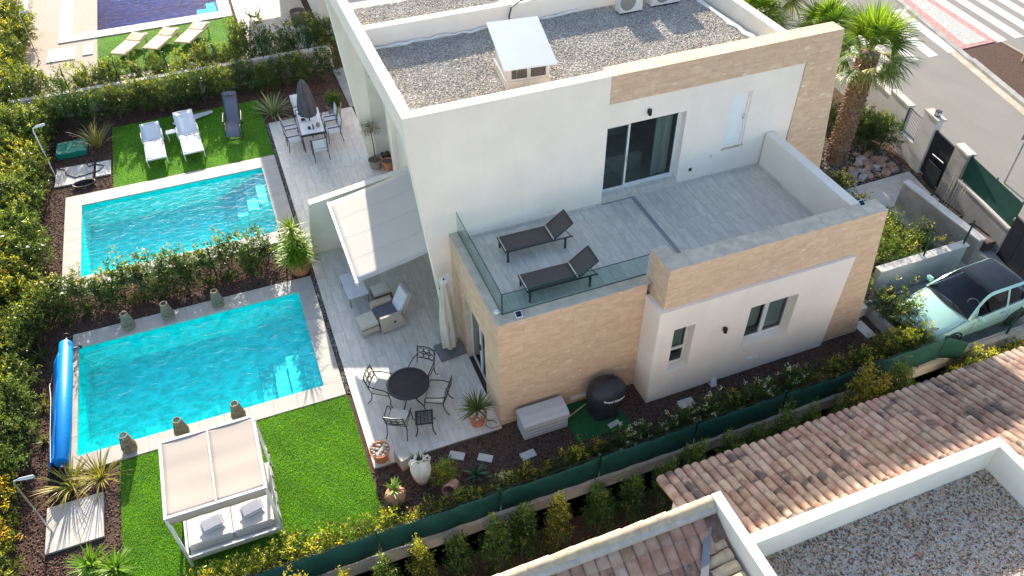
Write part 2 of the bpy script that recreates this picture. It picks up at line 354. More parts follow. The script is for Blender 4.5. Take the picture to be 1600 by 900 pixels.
def clip(poly, a, b, c):
    """keep the part of a 2D polygon with a*u+b*v<=c"""
    out = []
    for i in range(len(poly)):
        p, q = poly[i], poly[(i+1) % len(poly)]; dp, dq = a*p[0]+b*p[1]-c, a*q[0]+b*q[1]-c
        if dp <= 0: out.append(p)
        if (dp < 0 < dq) or (dq < 0 < dp):
            t = dp/(dp-dq); out.append((p[0]+t*(q[0]-p[0]), p[1]+t*(q[1]-p[1])))
    return out
def cladding(parent, o, u, v, n, poly, w=.62, h=.31, th=.012, mat='stone', name='stone_panel', g=.004, holes=()):
    """stone panels over a convex polygon given in (u,v) on a wall plane"""
    o, u, v, n = Vector(o), Vector(u), Vector(v), Vector(n)
    us = [p[0] for p in poly]; vs = [p[1] for p in poly]
    area = sum(poly[i][0]*poly[(i+1) % len(poly)][1]-poly[(i+1) % len(poly)][0]*poly[i][1] for i in range(len(poly)))
    if area < 0: poly = poly[::-1]
    j = 0; vv = min(vs)
    while vv < max(vs)-.01:
        uu = min(us) - w*(.5 if j % 2 else 0); j += 1
        while uu < max(us)-.01:
            cell = [(uu+g/2, vv+g/2), (uu+w-g/2, vv+g/2), (uu+w-g/2, vv+h-g/2), (uu+g/2, vv+h-g/2)]; uu += w
            for i in range(len(poly)):
                p, q = poly[i], poly[(i+1) % len(poly)]; a, b = q[1]-p[1], -(q[0]-p[0])
                cell = clip(cell, a, b, a*p[0]+b*p[1])
                if len(cell) < 3: break
            cells = [cell] if len(cell) >= 3 else []
            for hh in holes:
                nxt = []
                for c in cells:
                    for cc in (clip(c, 1, 0, hh[0]), clip(c, -1, 0, -hh[1]), clip(clip(clip(c, -1, 0, -hh[0]), 1, 0, hh[1]), 0, 1, hh[2]), clip(clip(clip(c, -1, 0, -hh[0]), 1, 0, hh[1]), 0, -1, -hh[3])):
                        if len(cc) >= 3: nxt.append(cc)
                cells = nxt
            for c in cells:
                cx = sum(p[0] for p in c)/len(c); cy = sum(p[1] for p in c)/len(c)
                ar = abs(sum(c[i][0]*c[(i+1) % len(c)][1]-c[(i+1) % len(c)][0]*c[i][1] for i in range(len(c))))/2
                if ar < .004: continue
                key = (name, mat, tuple(n), tuple((round(p[0]-cx, 3), round(p[1]-cy, 3)) for p in c))
                if key not in CACHE:
                    k = len(c); pts = [u*(p[0]-cx)+v*(p[1]-cy) for p in c]; t = th*(.85+.3*R.random())
                    me = bpy.data.meshes.new(name); me.from_pydata([tuple(p) for p in pts]+[tuple(p+n*t) for p in pts], [], [tuple(range(k, 2*k))]+[(i, (i+1) % k, k+(i+1) % k, k+i) for i in range(k)])
                    me.materials.append(MATS[mat]); CACHE[key] = me
                link(name, CACHE[key], None, parent, o+u*cx+v*cy-OFF[parent])
        vv += h
def wall_with_holes(mb, x0, x1, z0, z1, y, depth, holes, mi=0):
    """front face at y (seen from -Y) with rectangular holes and reveals going back by depth"""
    xs = sorted({x0, x1, *[h[0] for h in holes], *[h[1] for h in holes]}); zs = sorted({z0, z1, *[h[2] for h in holes], *[h[3] for h in holes]})
    for a, b in zip(xs, xs[1:]):
        for c, d in zip(zs, zs[1:]):
            if any(h[0] <= a and b <= h[1] and h[2] <= c and d <= h[3] for h in holes): continue
            mb.add([(a,y,c),(b,y,c),(b,y,d),(a,y,d)], [(0,1,2,3)], mi)
    for a, b, c, d in holes:
        mb.add([(a,y,c),(a,y+depth,c),(a,y+depth,d),(a,y,d)], [(0,1,2,3)], mi); mb.add([(b,y,c),(b,y,d),(b,y+depth,d),(b,y+depth,c)], [(0,1,2,3)], mi)
        mb.add([(a,y,c),(b,y,c),(b,y+depth,c),(a,y+depth,c)], [(0,1,2,3)], mi); mb.add([(a,y,d),(a,y+depth,d),(b,y+depth,d),(b,y,d)], [(0,1,2,3)], mi)

# ------------------------------------------------------------------ foliage
def attr_mesh(name, V, F, C):
    me = bpy.data.meshes.new(name); nv, nf = len(V), len(F)
    me.vertices.add(nv); me.vertices.foreach_set('co', np.asarray(V, np.float32).ravel())
    k = F.shape[1]; me.loops.add(nf*k); me.loops.foreach_set('vertex_index', F.astype(np.int32).ravel())
    me.polygons.add(nf); me.polygons.foreach_set('loop_start', np.arange(0, nf*k, k, dtype=np.int32))
    me.polygons.foreach_set('loop_total', np.full(nf, k, dtype=np.int32))
    me.update(calc_edges=True); at = me.color_attributes.new('leafcol', 'FLOAT_COLOR', 'POINT')
    at.data.foreach_set('color', np.c_[C, np.ones(nv)].astype(np.float32).ravel()); me.validate()
    return me
def leaves(P, D, S, size, ratio, col, fold=.18):
    """diamond leaves: base P, axis D, side S"""
    n = len(P); D = D/np.linalg.norm(D, axis=1)[:, None]; S = S - D*(S*D).sum(1)[:, None]; S /= np.linalg.norm(S, axis=1)[:, None]+1e-9
    Nn = np.cross(D, S); L = size[:, None]; W = L*ratio
    V = np.stack([P, P+D*L*.45+S*W*.5+Nn*L*fold*.5, P+D*L-Nn*L*.05, P+D*L*.45-S*W*.5+Nn*L*fold*.5], 1).reshape(-1, 3)
    return V, np.arange(4*n).reshape(n, 4), np.repeat(col, 4, 0)
def bush_mesh(seed, rx, ry, h, ntw=170, nl=13, leaf=.06, green=(.055, .12, .022), tip=(.55, .36, .03), tipfrac=.15, ratio=.42, cone=0.0, floor=.12, lump=.25, flower=None, spread=.11):
    g = np.random.default_rng(seed); d = g.normal(size=(ntw*2, 3)); d /= np.linalg.norm(d, axis=1)[:, None]
    d = d[d[:, 2] > -.75][:ntw]; n = len(d)
    ph = g.random(6)*6.3
    lumps = 1 + lump*(np.sin(4*d[:, 0]+ph[0])*np.sin(3*d[:, 1]+ph[1]) + .6*np.sin(6*d[:, 2]+ph[2]+3*d[:, 0])) + g.normal(size=n)*.09
    rr = np.where(g.random(n) < .72, .82+.2*g.random(n), .35+.5*g.random(n))*lumps
    T = np.c_[d[:, 0]*rx*rr, d[:, 1]*ry*rr, np.maximum(h*(.5+floor/2)+d[:, 2]*h*.5*rr, h*floor*.6)]
    if cone: T[:, :2] *= (1-cone*np.clip(T[:, 2]/h, 0, 1))[:, None]
    tw = d*np.array([.8, .8, .5]) + np.array([0, 0, .55]) + g.normal(size=(n, 3))*.25; tw /= np.linalg.norm(tw, axis=1)[:, None]
    Pi = np.repeat(np.arange(n), nl); m = len(Pi); t = g.random(m)
    P = T[Pi] - tw[Pi]*(t*spread*1.7)[:, None] + g.normal(size=(m, 3))*spread*.25
    D = tw[Pi]*.55 + g.normal(size=(m, 3))*.75 + np.array([0, 0, .12]); S = g.normal(size=(m, 3))
    br = (.6+.7*g.random(m))*(.55+.95*g.random(n)**1.3)[Pi]
    col = np.array(green)*br[:, None]*np.c_[1+.35*g.random(m), np.ones(m), 1+.2*g.random(m)]
    hi = (T[:, 2]/h + g.normal(size=n)*.22); cut = np.quantile(hi, 1-tipfrac) if tipfrac > 0 else 9
    yes = (hi[Pi] > cut) & (t < .62)
    tc = np.array(tip)*(.6+.7*g.random(m))[:, None]*np.c_[.8+.4*g.random(m), .75+.45*g.random(m), np.ones(m)]
    col = np.where(yes[:, None], tc, col)
    V, F, C = leaves(P, D, S, leaf*(.6+.7*g.random(m)), ratio, col)
    if flower:
        q = np.where((hi > np.quantile(hi, 1-flower)))[0]; q = np.repeat(q, 7); k = len(q)
        P2 = T[q]+tw[q]*.03+g.normal(size=(k, 3))*.03; D2 = g.normal(size=(k, 3))+tw[q]; V2, F2, C2 = leaves(P2, D2, g.normal(size=(k, 3)), np.full(k, .05), .8, np.tile([.62, .62, .58], (k, 1)))
        F = np.r_[F, F2+len(V)]; V = np.r_[V, V2]; C = np.r_[C, C2]
    return attr_mesh('crown', V, F, C)
def stems_mb(h, r, seed, n=5):
    rr = random.Random(seed); mb = MB()
    for i in range(n):
        a = rr.random()*6.28; p = [(0.03*math.cos(a), .03*math.sin(a), 0)]
        for k in range(1, 4): p.append((r*.6*math.cos(a)*k/3+rr.uniform(-.03, .03), r*.6*math.sin(a)*k/3+rr.uniform(-.03, .03), h*.75*k/3))
        mb.tube(p, .014, 5, r2=.005)
    return mb
BUSH = {}
def bush_kind(key, nvar, **kw):
    BUSH[key] = []
    for i in range(nvar):
        me = bush_mesh(hash_seed(key)+i, **kw); me.materials.append(MATS['leaf'])
        st = bpy.data.meshes.new('stem'); mb = stems_mb(kw['h'], (kw['rx']+kw['ry'])/2, i); st.from_pydata(mb.v, [], mb.f); st.materials.append(MATS['trunk'])
        BUSH[key].append((me, st, kw))
def hash_seed(s): return sum(ord(c)*(i+3) for i, c in enumerate(s)) % 9973
bcount = {}
def bush(kind, x, y, z, label, scale=1.0, group=None, name='hedge_shrub', sz=1.0, cat='shrub', i=None):
    me, st, kw = BUSH[kind][R.randrange(len(BUSH[kind])) if i is None else i]
    o = thing(name, (x, y, z), label, cat, group, rz=R.random()*6.28, local=True)
    o.scale = (scale*R.uniform(.93, 1.07), scale*R.uniform(.93, 1.07), scale*sz)
    link('crown', me, None, o); link('stem', st, None, o)
    return o
def blades_mesh(seed, n, length, width, tilt=(0.1, 1.3), droop=.5, cols=((.20, .27, .04), (.34, .32, .07)), base_r=.05, seg=5, z0=0.0, zspread=0.0, tipcol=None, lenvar=.35):
    g = np.random.default_rng(seed); V = []; F = []; C = []; k = 0
    for i in range(n):
        a = g.random()*6.283; el = tilt[0] + (tilt[1]-tilt[0])*g.random()**.8; Ln = length*(1-lenvar*g.random()); w = width*(.7+.5*g.random())
        zz = z0 + zspread*g.random(); c = np.array(cols[0])*(1-g.random()) ; mixf = g.random(); c = np.array(cols[0])*(1-mixf)+np.array(cols[1])*mixf; c = c*(.7+.5*g.random())
        dr = droop*(.4+.9*g.random()); side = np.array([-math.sin(a), math.cos(a), 0]); p = np.array([math.cos(a)*base_r, math.sin(a)*base_r, zz]); th = el
        for s in range(seg+1):
            f = s/seg; ww = w*(.55+.45*math.sin(min(1, f*2.2)*1.57))*(1-f**2.2) + .0012
            V += [p-side*ww, p+side*ww]; cc = c if tipcol is None else c*(1-f**3)+np.array(tipcol)*f**3; C += [cc, cc]
            if s < seg: F.append((k, k+1, k+3, k+2)); k += 2
            d = np.array([math.cos(a)*math.sin(th), math.sin(a)*math.sin(th), math.cos(th)]); p = p + d*Ln/seg; th += dr/seg*(1+f)
        k += 2
    return attr_mesh('leaves', np.array(V), np.array(F), np.array(C))
# ------------------------------------------------------------------ ground
POOLS = [(-6.0, .11, 14.35, 18.28), (-6.0, .05, 21.36, 25.30), (-6.56, .05, 39.45, 44.2)]
def ground_sheet():
    xs = sorted({-300, 300, *[p[0] for p in POOLS], *[p[1] for p in POOLS]}); ys = sorted({-300, 8.9, 300, *[p[2] for p in POOLS], *[p[3] for p in POOLS]})
    mb = MB()
    for a, b in zip(xs, xs[1:]):
        for c, d in zip(ys, ys[1:]):
            if any(p[0] <= a and b <= p[1] and p[2] <= c and d <= p[3] for p in POOLS): continue
            z = -.95 if d <= 8.9 else -.06
            mb.add([(a, c, z), (b, c, z), (b, d, z), (a, d, z)], [(0, 1, 2, 3)])
        mb.add([(a, 8.9, -.95), (b, 8.9, -.95), (b, 8.9, -.06), (a, 8.9, -.06)], [(0, 1, 2, 3)])
    o = mb.build('ground', 'mulch'); tag(o, kind='structure')
ground_sheet()
def sheet(name, x0, x1, y0, y1, z0, z1, mat, parent=None):
    o = MB().box(x0, x1, y0, y1, z0, z1).build(name, mat, parent)
    if parent is None: tag(o, kind='structure')
    return o

# ------------------------------------------------------------------ scattered small pieces
def scatter(name, rects, dens, size, cols, mat, z, seed, flat=.6, label=None, cat=None, holes=(), zfun=None):
    g = np.random.default_rng(seed); P = []
    for (x0, x1, y0, y1) in rects:
        n = int((x1-x0)*(y1-y0)*dens); q = np.c_[x0+(x1-x0)*g.random(n), y0+(y1-y0)*g.random(n)]
        for (a, b, c, d) in holes: q = q[~((q[:, 0] > a) & (q[:, 0] < b) & (q[:, 1] > c) & (q[:, 1] < d))]
        P.append(q)
    P = np.concatenate(P); n = len(P); zz = np.full(n, z) if zfun is None else zfun(P)
    U = np.array([(1,0,0),(0,1,0),(-1,0,0),(0,-1,0),(0,0,1),(0,0,-1)], float); U[:4, 2] = .15*np.array([1,-1,1,-1])
    a = g.random(n)*6.283; s = size*(.55+.8*g.random(n)); r = .6+.6*g.random(n)
    ca, sa = np.cos(a), np.sin(a); X = U[None, :, 0]*s[:, None]; Y = U[None, :, 1]*(s*r)[:, None]; Z = U[None, :, 2]*(s*flat)[:, None]
    tl = g.normal(size=n)*.35; Z = Z + X*tl[:, None]
    V = np.stack([P[:, 0, None]+X*ca[:, None]-Y*sa[:, None], P[:, 1, None]+X*sa[:, None]+Y*ca[:, None], zz[:, None]+Z], 2).reshape(-1, 3)
    T = np.array([(0,1,4),(1,2,4),(2,3,4),(3,0,4),(1,0,5),(2,1,5),(3,2,5),(0,3,5)]); F = (np.arange(n)[:, None, None]*6+T[None]).reshape(-1, 3)
    k = np.array(cols); C = k[g.integers(0, len(k), n)]*(.7+.6*g.random(n))[:, None]
    me = attr_mesh(name, V, F, np.repeat(C, 6, 0)); o = link(name, me, mat)
    return tag(o, label, cat, kind='stuff')
BARK = [(.14, .082, .062), (.088, .052, .041), (.19, .12, .092), (.055, .036, .03), (.13, .09, .075)]
scatter('bark_mulch', [(-7.6, -6.12, 10, 18.85), (-6.7, -5.0, 9.6, 13.85), (-6.4, .56, 18.85, 20.75), (.62, 15.4, 9.1, 11.35), (-7.4, -6.5, 20.7, 31), (-6.5, -4.96, 25.95, 31), (-4.96, 3.6, 29.4, 31.5), (13.5, 18.5, 9.6, 11.7)],
        330, .026, BARK, 'bark', -.052, 3, .35, 'loose brown bark mulch covering the planting beds', 'mulch', holes=[(4.0, 7.72, 11.2, 12)])
scatter('edge_gravel', [(.59, .69, 13.9, 28.2)], 2600, .02, [(.09, .075, .06), (.30, .27, .23), (.05, .045, .04), (.45, .42, .38)], 'pebble', -.05, 5, .7, 'narrow strip of dark pebbles between pool coping and patio', 'gravel')

# ------------------------------------------------------------------ lawns of artificial grass
def lawn(name, x0, x1, y0, y1, dens, label, seed, cols, length=.035):
    base = thing(name, ((x0+x1)/2, (y0+y1)/2, -.05), None, None); base['kind'] = 'structure'
    MB().box(x0, x1, y0, y1, -.058, -.022).build('turf_backing', 'turf_base', base)
    g = np.random.default_rng(seed); n = int((x1-x0)*(y1-y0)*dens)
    P = np.c_[x0+(x1-x0)*g.random(n), y0+(y1-y0)*g.random(n), np.full(n, -.022)]
    lean = np.c_[np.sin(P[:, 0]*3.1+P[:, 1]*1.7), np.cos(P[:, 1]*2.6-P[:, 0]*1.3), np.zeros(n)]*.35
    D = g.normal(size=(n, 3))*np.array([.55, .55, .1]) + lean + np.array([0, 0, 1.0]); S = g.normal(size=(n, 3))
    k = np.array(cols); col = k[g.integers(0, len(k), n)]*(.65+.6*g.random(n))[:, None]
    pt = np.sin(P[:, 0]*1.9+np.sin(P[:, 1]*1.3)*1.5)*np.sin(P[:, 1]*2.3+np.cos(P[:, 0]*1.1)*1.4); col = col*(1+.16*pt+.08*np.sin(P[:, 0]*7+P[:, 1]*5))[:, None]
    D /= np.linalg.norm(D, axis=1)[:, None]; S -= D*(S*D).sum(1)[:, None]; S /= np.linalg.norm(S, axis=1)[:, None]
    L = (length*(.6+.6*g.random(n)))[:, None]; W = .0055
    V = np.stack([P-S*W, P+S*W, P+D*L+np.array([0, 0, -.002])], 1).reshape(-1, 3); o3 = OFF[base]
    me = attr_mesh('grass_blades', V-np.array(o3), np.arange(3*n).reshape(n, 3), np.repeat(col, 3, 0))
    o = link('grass_blades', me, 'turf_blade', base); o['kind'] = 'stuff'
    return base
GR = [(.21, .47, .004), (.27, .53, .008), (.15, .39, .004), (.35, .55, .03)]
lawn('lawn', -5.0, .60, 9.6, 13.84, 4200, None, 11, GR)
lawn('lawn', -4.95, .57, 25.96, 30.2, 2600, None, 12, GR)
lawn('lawn', -5.46, .60, 34.6, 38.6, 1300, None, 13, GR)

# ------------------------------------------------------------------ swimming pools
def pool(x0, x1, y0, y1, cop, depth, water, floor, label, steps=(), wz=-.11):
    t = thing('swimming_pool', ((x0+x1)/2, (y0+y1)/2, -depth), label, 'pool')
    mb = MB(); zt = -.03
    mb.add([(x0,y0,-depth),(x1,y0,-depth),(x1,y1,-depth),(x0,y1,-depth)], [(0,1,2,3)])
    for a, b in (((x0,y0),(x1,y0)), ((x1,y0),(x1,y1)), ((x1,y1),(x0,y1)), ((x0,y1),(x0,y0))):
        mb.add([(*a,-depth),(*b,-depth),(*b,zt),(*a,zt)], [(0,3,2,1)])
    o = mb.build('basin', floor, t)
    cx0, cx1, cy0, cy1 = cop
    def strip(a0, a1, b0, b1, along):
        n = max(1, round(((a1-a0) if along == 'x' else (b1-b0))/.62)); g = .002
        for i in range(n):
            if along == 'x': w = (a1-a0)/n; piece('coping_stone', a0+i*w+g, a0+(i+1)*w-g, b0, b1, -.055, 0, 'coping_stone', t)
            else: w = (b1-b0)/n; piece('coping_stone', a0, a1, b0+i*w+g, b0+(i+1)*w-g, -.055, 0, 'coping_stone', t)
    e = .025
    strip(cx0, cx1, cy0, y0+e, 'x'); strip(cx0, cx1, y1-e, cy1, 'x'); strip(cx0, x0+e, y0+e, y1-e, 'y'); strip(x1-e, cx1, y0+e, y1-e, 'y')
    for (a, b, c, d, z) in steps:
        s = MB().box(a, b, c, d, -depth+.002, z).build('step', 'pool_step', t)
        for i in range(max(1, round((d-c)/.3))):   # dark mosaic nosing tiles along the edge of the step
            yy = c+.3*i; piece('step_tile', a+.004, b-.008, yy+.006, min(yy+.294, d-.006), z+.001, z+.006, 'pool_step', s)
        MB().box(a-.006, a+.03, c, d, z-.02, z+.004).build('nosing', 'mosaic_dark', s)
    w = MB(); w.add([(x0-.01,y0-.01,wz),(x1+.01,y0-.01,wz),(x1+.01,y1+.01,wz),(x0-.01,y1+.01,wz)], [(0,1,2,3)])
    w.build('water', water, t)
    return t
pool(-6.0, .11, 14.35, 18.28, (-6.14, .57, 13.87, 18.83), .95, 'water', 'pool_floor', 'turquoise rectangular pool with lanterns on its coping, beside the white canopy daybed',
     [(-.32, .108, 14.352, 16.2, -.28), (-.72, -.321, 14.352, 16.2, -.45), (-1.12, -.721, 14.352, 16.2, -.62), (-1.52, -1.121, 14.352, 16.2, -.79)])
pool(-6.0, .05, 21.36, 25.30, (-6.5, .57, 20.80, 25.93), .95, 'water', 'pool_floor', 'turquoise pool behind the low hedge, beside the lawn with white loungers',
     [(-.35, .048, 23.45, 25.298, -.28), (-.75, -.351, 23.45, 25.298, -.45), (-1.15, -.751, 23.45, 25.298, -.62), (-1.55, -1.151, 23.45, 25.298, -.79)])
pool(-6.56, .05, 39.45, 44.2, (-7.12, .58, 38.75, 44.8), 1.3, 'water_deep', 'pool_floor_deep', 'deep blue pool with white coping at the far end of the gardens',
     [(-.5, .048, 39.46, 41.5, -.35), (-1.0, -.501, 39.46, 41.5, -.6)])

# ------------------------------------------------------------------ patios
def patio(x0, x1, y0, y1, extra=(), holes=()):
    p = thing('patio', ((x0+x1)/2, (y0+y1)/2, -.06), None, None); p['kind'] = 'structure'
    mb = MB().box(x0, x1, y0, y1, -.07, -.021)
    for e in extra: mb.box(*e, -.07, -.021)
    mb.build('patio_slab', 'concrete', p)
    planks(p, x0, x1, y0, y1, 0, .30, 1.2)
    for e in extra: planks(p, *e, 0, .30, 1.2)
    return p
patio(.70, 3.97, 11.36, 19.78, extra=[(3.971, 4.44, 15.24, 19.78)])
patio(.70, 3.97, 20.06, 28.22, extra=[(3.971, 4.44, 20.06, 24.2)])
sheet('patio', .72, 3.9, 33.5, 47, -.058, 0, 'coping_stone')
sheet('path', 3.9, 9, 28.3, 31.6, -.058, -.01, 'concrete')

# ------------------------------------------------------------------ street
SX = .2; SD = Vector((SX, 1, 0)).normalized(); SNRM = Vector((1, -SX, 0)).normalized()
def wx(y, off=0.0): return 21.15 + SX*(y-15.1) + off
def strip_poly(name, pts, z0, z1, mat, parent=None, kind=True):
    o = MB().prism([(x, y, z0) for x, y in pts], (0, 0, z1-z0)).build(name, mat, parent)
    if parent is None and kind: tag(o, kind='structure')
    return o
def kx(y): return 28.72 + .235*(y-20)
road = strip_poly('road', [(wx(-40, .12), -40), (80, -40), (80, 70), (wx(70, .12), 70)], -.12, -.03, 'asphalt')
for i in range(12):     # zebra crossing right of the island
    x = 31.75 + i*.98
    strip_poly('zebra_stripe', [(x, 22.9), (x+.53, 22.9), (x+.53+.75, 28.3), (x+.75, 28.3)], -.0295, -.024, 'road_paint', road)
for i in range(5):      # zebra crossing left of the island
    x = 29.0 - i*1.06
    strip_poly('zebra_stripe', [(x, 22.92), (x+.5, 22.92), (x+.5+.75, 27.3), (x+.75, 27.3)], -.0295, -.024, 'road_paint', road)
strip_poly('gutter', [(kx(8)-.34, 8), (kx(8), 8), (kx(22.9), 22.9), (kx(22.9)-.34, 22.9)], -.03, -.022, 'kerb_stone')
isl = thing('pavement', (30.5, 24, -.03), None, None); isl['kind'] = 'structure'
yy = 8.0
while yy < 34:
    o = strip_poly('kerb_stone', [(kx(yy)+.01, yy+.006), (kx(yy)+.27, yy+.006), (kx(yy+1)+.27, yy+.994), (kx(yy+1)+.01, yy+.994)], -.03, .10 if yy < 22 else .05, 'concrete', isl); yy += 1
strip_poly('paving_border', [(kx(22.9)+.28, 22.9), (31.6, 22.9), (32.6, 30), (kx(30)+.28, 30)], -.03, .045, 'sett_red', isl)
strip_poly('paving_field', [(kx(23.1)+.62, 23.1), (31.3, 23.1), (32.25, 30), (kx(30)+.62, 30)], -.02, .052, 'sett_grey', isl)
strip_poly('planting_bed', [(kx(8)+.28, 8), (31.3, 8), (31.75, 22.75), (kx(22.75)+.28, 22.75)], -.03, .06, 'mulch')
bed = MB(); bed.tube([(31.72, 22.7, .07), (31.3, 8, .07)], .05, 6); bed.build('bed_edging', 'kerb_stone', isl)
strip_poly('driveway', [(14.8, 9.06), (20.3, 9.06), (20.75, 12.1), (18.9, 12.1), (18.9, 11.7), (15.2, 11.7), (15.2, 10.2), (14.8, 10.2)], -.058, -.012, 'concrete')
strip_poly('path', [(16.2, 14.9), (20.9, 15.1), (21.15, 16.45), (16.2, 16.35)], -.058, .0, 'slab')
strip_poly('path', [(18.95, 11.9), (20.6, 11.9), (21.0, 15.05), (18.95, 15.05)], -.058, -.03, 'concrete')

sheet('gravel_bed', -9.2, -5.47, 32.05, 46, -.058, -.045, 'pale_gravel')
sheet('gravel_bed', -5.46, 3.9, 32.05, 34.58, -.058, -.045, 'pale_gravel')
# ------------------------------------------------------------------ the house
H = thing('villa', (8.5, 16, 0), 'white two-storey villa with sandstone-clad frames, roof terrace and gravel flat roof', 'house')
FL = 3.23      # terrace floor
RT = 7.0       # top of the roof parapet
GZ = 6.47      # roof gravel
# upper front: white slab with a slanted left end
left_wall = MB().prism([(3.13, 14.93, RT), (3.13, 14.93, 6.38), (3.72, 14.93, -.06), (8.21, 14.93, -.06), (8.21, 14.93, RT)], (0, .30, 0))
left_wall.build('front_wall', 'white_render', H)
door_hole = (8.21, 10.50, 3.43, 5.55); door2_hole = (11.80, 12.44, 4.10, 5.73)
pn = MB(); wall_with_holes(pn, 8.21, 13.93, 3.1, 6.23, 14.985, .26, [door_hole, door2_hole])
pn.add([(8.21,14.985,3.1),(13.93,14.985,3.1),(13.93,15.22,3.1),(8.21,15.22,3.1)], [(0,1,2,3)])
pn.build('terrace_wall', 'white_render', H)
# body behind
bd = MB(); bd.box(8.0, 13.45, 15.26, 24.2, 3.3, 3.38); bd.box(13.2, 13.45, 15.24, 24.4, 0, 6.98)          # right side wall
bd.box(4.45, 4.7, 15.24, 24.2, -.06, 6.4)                                                                 # recessed left wall
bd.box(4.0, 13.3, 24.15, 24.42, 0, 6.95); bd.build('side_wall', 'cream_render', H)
fa = MB(); fa.box(3.13, 3.39, 15.232, 24.2, 6.38, RT); fa.box(3.392, 4.6, 15.24, 24.19, 6.385, 6.41); fa.build('roof_fascia', 'white_render', H)
MB().prism([(3.13, 24.2, RT), (3.13, 24.2, 6.38), (3.72, 24.2, -.06), (13.4, 24.2, -.06), (13.4, 24.2, RT)], (0, .30, 0)).build('end_wall', 'white_render', H)
# a pier of the covered porch
MB().box(4.30, 4.46, 22.6, 23.0, -.02, 6.384).build('porch_pier', 'white_render', H)
# stone frame of the upper floor: beam and slanted pillar, standing out past the body on the right
su = MB(); su.box(8.21, 13.93, 14.95, 15.42, 6.23, 6.96); su.prism([(13.93, 14.95, 6.96), (13.93, 14.95, -.05), (15.80, 14.95, -.05), (14.86, 14.95, 6.96)], (0, .47, 0))
su = su.build('stone_frame', 'stone_cap', H)
cladding(su, (0, 14.95, 0), (1, 0, 0), (0, 0, 1), (0, -1, 0), [(8.215, 6.232), (13.93, 6.232), (13.93, 6.96), (8.215, 6.96)])
cladding(su, (0, 14.95, 0), (1, 0, 0), (0, 0, 1), (0, -1, 0), [(13.93, 2.4), (15.47, 2.4), (14.86, 6.96), (13.93, 6.96)])
cladding(su, (0, 0, 6.96), (1, 0, 0), (0, 1, 0), (0, 0, 1), [(8.22, 14.945), (14.86, 14.945), (14.86, 15.42), (8.22, 15.42)], w=.6, h=.48, th=.02)
# roof deck, parapets
MB().box(3.39, 13.2, 15.22, 24.3, 6.40, GZ-.035).build('roof_deck', 'gravel', H)
pp = MB(); pp.box(3.392, 13.199, 19.6, 19.86, GZ-.1, 6.99); pp.build('dividing_parapet', 'white_render', H)
def edge_roll(p0, p1, r=.06, wob=.05, n=26, sd=3):
    rr = random.Random(sd); a, b = Vector(p0), Vector(p1); d = (b-a).normalized(); nn = Vector((-d.y, d.x, 0)); pts = []
    for i in range(n+1): pts.append(a+(b-a)*i/n+nn*rr.uniform(-wob, wob)+Vector((0, 0, rr.uniform(-.03, .04))))
    MB().tube(pts, [r*rr.uniform(.5, 1.2) for _ in pts], 6).build('roof_membrane', 'membrane', H, smooth=True)
edge_roll((3.5, 19.5, GZ), (9.5, 19.52, GZ), .05, .05); edge_roll((3.46, 17.6, GZ+.02), (3.5, 15.4, GZ+.02), .06, .09, 14, 5); edge_roll((3.46, 22.6, GZ), (3.5, 19.95, GZ), .06, .08, 14, 9)
edge_roll((13.05, 18.9, GZ), (13.1, 15.6, GZ), .10, .02, 10, 7)
PEB = [(.50, .455, .39), (.42, .38, .33), (.58, .53, .465), (.34, .31, .27), (.46, .40, .335), (.62, .58, .52)]
def roof_z(P): return GZ - .022 + .012*np.sin(P[:, 0]*2.9)*np.sin(P[:, 1]*3.1)
pb = scatter('roof_gravel', [(3.42, 13.18, 15.24, 19.58), (3.42, 13.18, 19.88, 22.2)], 1350, .024, PEB, 'pebble', 0, 21, .65, zfun=roof_z)
pb.parent = H; pb.location = -OFF[H]; OFF[pb] = OFF[H]
# lower front: stone wall, white projecting block, stone band
lw = MB(); lw.box(3.98, 7.72, 11.47, 11.80, -.06, 3.50); lw.box(3.98, 4.30, 11.80, 12.46, -.06, 3.50); lw.box(3.98, 4.30, 13.95, 14.93, -.06, 3.50); lw.box(3.98, 4.30, 12.46, 13.95, 2.25, 3.50)
lw = lw.build('ground_floor_wall', 'stone_cap', H)
cladding(lw, (0, 11.47, 0), (1, 0, 0), (0, 0, 1), (0, -1, 0), [(3.97, -.05), (7.70, -.05), (7.70, 3.5), (3.97, 3.5)], holes=[(5.85, 6.45, .08, .24)])
cladding(lw, (3.98, 0, 0), (0, -1, 0), (0, 0, 1), (-1, 0, 0), [(-14.925, -.05), (-11.46, -.05), (-11.46, 3.5), (-14.925, 3.5)], holes=[(-13.95, -12.46, -.06, 2.25)])
cap = MB(); cap.box(3.955, 7.82, 11.445, 11.80, 3.512, 3.54); cap.box(3.955, 4.24, 11.80, 14.928, 3.512, 3.54); cap.build('wall_cap', 'stone_cap', lw)
blk = MB(); wh = [(8.17, 8.75, .95, 2.46), (10.32, 11.72, 1.02, 2.42)]
wall_with_holes(blk, 7.70, 13.09, -.06, 3.16, 10.76, .29, wh)
blk.add([(7.70,10.76,-.06),(7.70,10.76,3.16),(7.70,11.47,3.16),(7.70,11.47,-.06)], [(0,1,2,3)]); blk.add([(7.70,10.76,3.16),(13.09,10.76,3.16),(13.18,10.76,3.16),(13.18,11.0,3.16),(7.70,11.0,3.16)], [(0,1,2,3,4)])
blk.add([(13.09,10.76,-.06),(13.12,10.76,-.06),(13.18,10.76,3.16),(13.09,10.76,3.16)], [(0,1,2,3)]); blk.add([(13.12,10.76,-.06),(13.12,10.86,-.06),(13.18,10.86,3.16),(13.18,10.76,3.16)], [(0,1,2,3)])
blk.add([(7.70,11.0,3.16),(7.86,11.0,3.16),(7.86,11.468,3.16),(7.70,11.468,3.16)], [(0,1,2,3)]); blk.build('projecting_wall', 'white_render', H)
